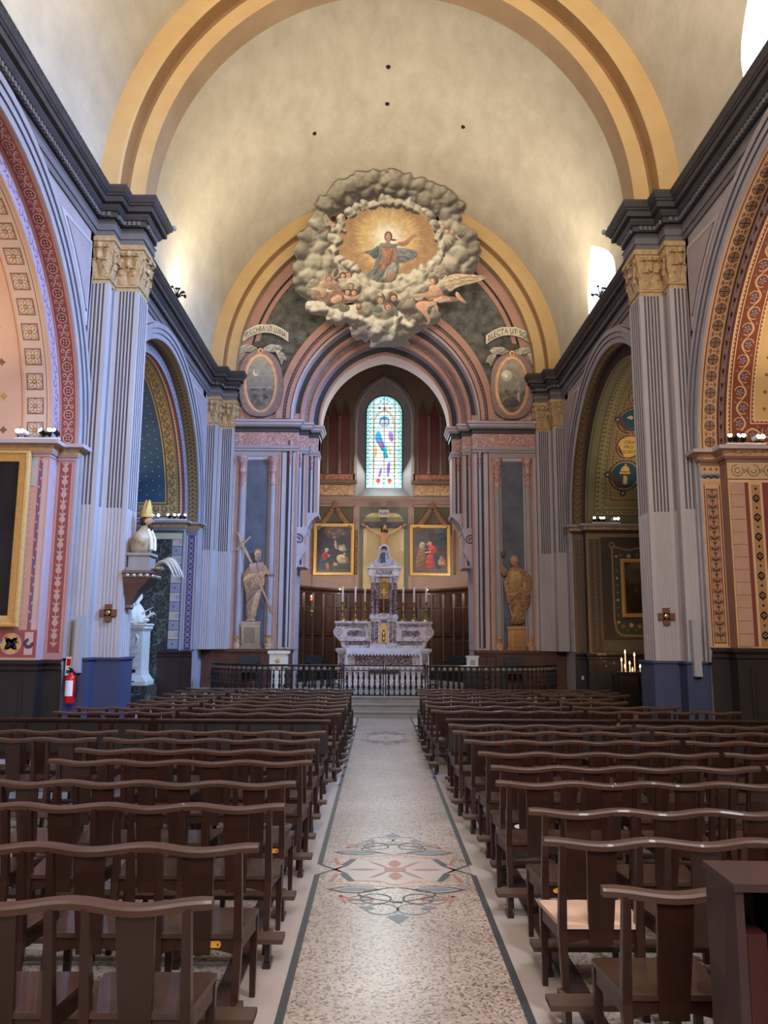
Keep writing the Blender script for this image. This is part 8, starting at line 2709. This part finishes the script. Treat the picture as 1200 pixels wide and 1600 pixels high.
def kneeler_mesh(n):
    k = ('kneel', n)
    if k not in _cache:
        m_ = MB(); m_.box(-.03, n * PITCH + .07, -.215, -.095, .125, .148)
        for i in range(n + 1):
            x = .06 + i * (n * PITCH - .08) / n
            m_.box(x - .012, x + .012, -.11, .02, .10, .125)
        _cache[k] = m_.mesh('kneeler', M['kneel'], smooth=False)
    return _cache[k]


def make_row(n, straight=False, kneel=True, pale=()):
    c = part_meshes()
    root = empty('chair_row' if n > 1 else 'church_chair')
    linkmesh('top_rail', rail_mesh(n, straight), root)
    if straight:
        MB().box(.03, n * PITCH + .01, -.005, .012, .40, .738).build('back_board', M['woodb'], root, smooth=False)
    for i in range(n):
        xc = .02 + PITCH * (i + .5)
        linkmesh('seat', c['pale'] if i in pale else c['seat'], root, (xc, 0, 0))
        linkmesh('seat_frame', c['apron'], root, (xc, 0, 0))
        if not straight: linkmesh('back_splat', c['splat'], root, (xc, 0, 0))
        for q in (-1, 1):
            linkmesh('rear_leg', c['rear'], root, (xc + q * .178, 0, 0))
            linkmesh('front_leg', c['front'], root, (xc + q * .203, .35, 0))
    if kneel:
        linkmesh('kneeler', kneeler_mesh(n), root)
        for i in range(n + 1 if n > 2 else 2):
            linkmesh('kneeler_foot', c['foot'], root, (.05 + i * (n * PITCH - .06) / max(1, n if n > 2 else 1), -.155, 0))
    return root


ORDW = ['first', 'second', 'third', 'fourth', 'fifth', 'sixth', 'seventh', 'eighth', 'ninth', 'tenth', 'eleventh', 'twelfth', 'thirteenth', 'fourteenth', 'fifteenth', 'sixteenth', 'seventeenth', 'eighteenth']
LEFT = [(3.00, .715), (3.76, .665), (4.62, .65), (5.33, .66), (6.20, .632), (6.79, .654), (7.49, .663), (8.10, .65), (9.25, .669), (10.0, .589), (10.63, .577), (11.25, .57), (11.85, .56), (12.5, .575), (13.2, .58), (13.95, .56), (14.6, .55)]
RIGHT = [(3.89, .645), (4.54, .698), (5.39, .64), (6.02, .694), (6.73, .688), (7.50, .655), (8.20, .613), (8.82, .625), (9.47, .655), (10.52, .544), (11.2, .517), (11.97, .515), (12.72, .505), (13.45, .53), (14.1, .53), (14.75, .548)]
protos = {}


def place(n, straight, x, y, label, rz=0.0, pale=()):
    key = (n, straight, pale)
    if key not in protos:
        o = protos[key] = make_row(n, straight, True, pale)
    else:
        o = copy_tree(protos[key])
    o.location = (x, y, 0)
    o.rotation_euler.z = rz
    return tag(o, label, 'chairs', 'rows of linked wooden church chairs')


NUM = {2: 'two', 3: 'three', 4: 'four'}
for s, rows, side in ((-1, LEFT, 'left'), (1, RIGHT, 'right')):
    for i, (y, xe) in enumerate(rows):
        straight = (s < 0 and i == 8) or (s > 0 and i == 8)
        pale = (0,) if (s > 0 and i == 0) else ()
        L4 = 4 * PITCH + .04
        rz = random.uniform(-.006, .006)
        what = 'dark straight bench' if straight else 'wooden row of four linked chairs'
        if pale: what = 'chair row with one pale seat'
        lab = '%s, %s row from the camera, %s of the aisle' % (what, ORDW[i], side)
        x = -xe - L4 if s < 0 else xe
        place(4, straight, x, y, lab, rz, pale)
        # outer block
        if i < (6 if s < 0 else 3): continue
        n2 = 4
        if y > 10.8: n2 = 2 if s < 0 else 3
        if s < 0 and 9.9 < y <= 10.8: n2 = 3
        if 11.3 < y < 13.2: n2 = 2
        L2x = n2 * PITCH + .04
        x = -xe - L4 - .06 - L2x if s < 0 else xe + L4 + .05
        what = 'dark straight bench' if straight else 'wooden row of %s chairs' % NUM[n2]
        place(n2, straight, x, y + random.uniform(-.03, .05), '%s beyond the end of the %s row %s of the aisle' % (what, ORDW[i], side), random.uniform(-.008, .008))

sc = make_row(1, False, False)
sc.location = (.715, 3.157, 0)
tag(sc, 'single wooden chair nearest the camera, right of the aisle, left of the dark cabinet', 'chair')
# small number plates on the chair frames
for x, y, z, m_k, lab in ((-.86, 3.795, .345, 'orange', 'small orange hand-shaped tag on the second chair row left of the aisle'), (-.80, 5.365, .345, 'orange', 'small orange tag on the fourth chair row left of the aisle'),
                          (.86, 4.575, .345, 'orange', 'small brown-orange tag on the second chair row right of the aisle'), (.90, 6.06, .345, 'paper', 'small white tag on the fourth chair row right of the aisle')):
    o = empty('chair_tag', (x, y, z), 0, lab, 'tag')
    m_ = MB(); m_.prism([(-.03, -.008), (-.008, -.014), (.03, -.014), (.036, 0), (.03, .014), (-.008, .014), (-.03, .008), (-.036, 0)], lambda a, b, dd: (a, dd, b), -.004, .001)
    m_.build('plate', M[m_k], o, smooth=False)
    m_ = MB(); m_.lathe([(.004, 0), (.004, .003)], seg=8); q = m_.build('rivet', M['black'], o, (.022, -.004, 0)); q.rotation_euler = (pi / 2, 0, 0)

# wooden floor battens under the ends of the rows
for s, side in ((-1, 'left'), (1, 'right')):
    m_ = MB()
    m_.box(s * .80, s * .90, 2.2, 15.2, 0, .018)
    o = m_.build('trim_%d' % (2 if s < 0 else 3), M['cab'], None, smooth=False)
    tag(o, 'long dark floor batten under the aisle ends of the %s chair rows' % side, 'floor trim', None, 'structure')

# ------------------------------------------------------------------ open cabinet at the right edge
cb = empty('open_cabinet', (.975, 2.60, 0), radians(-2), 'dark purple-brown open cabinet with red-brown inner panel at the lower right edge', 'cabinet')
W_, D_, H_ = .62, .25, .955
MB().box(0, .026, 0, D_, 0, H_ - .024).build('side_panel', M['cab'], cb, smooth=False)
MB().box(W_ - .026, W_, 0, D_, 0, H_ - .024).build('side_panel', M['cab'], cb, smooth=False)
MB().box(-.006, W_ + .006, -.01, D_ + .005, H_ - .024, H_).build('top', M['cab'], cb, smooth=False)
MB().box(.026, W_ - .026, D_ - .02, D_, .04, H_ - .024).build('back_panel', M['cabr'], cb, smooth=False)
MB().box(.026, W_ - .026, 0, D_ - .02, .04, .065).build('bottom_board', M['cab'], cb, smooth=False)
MB().box(.15, .17, .01, D_ - .02, .065, H_ - .024).build('divider', M['woodb'], cb, smooth=False)
bk_ = empty('red_hymnal', (.975 + .05, 2.665, .066), 0, 'red-brown book standing inside the dark open cabinet', 'book')
m_ = MB(); m_.box(0, .07, 0, .15, 0, .72); m_.build('cover', M['cabr'], bk_, smooth=False)
m_ = MB(); m_.box(.008, .062, -.002, .14, .01, .715); m_.build('pages', M['cabr'], bk_, smooth=False)

bpy.context.view_layer.update()
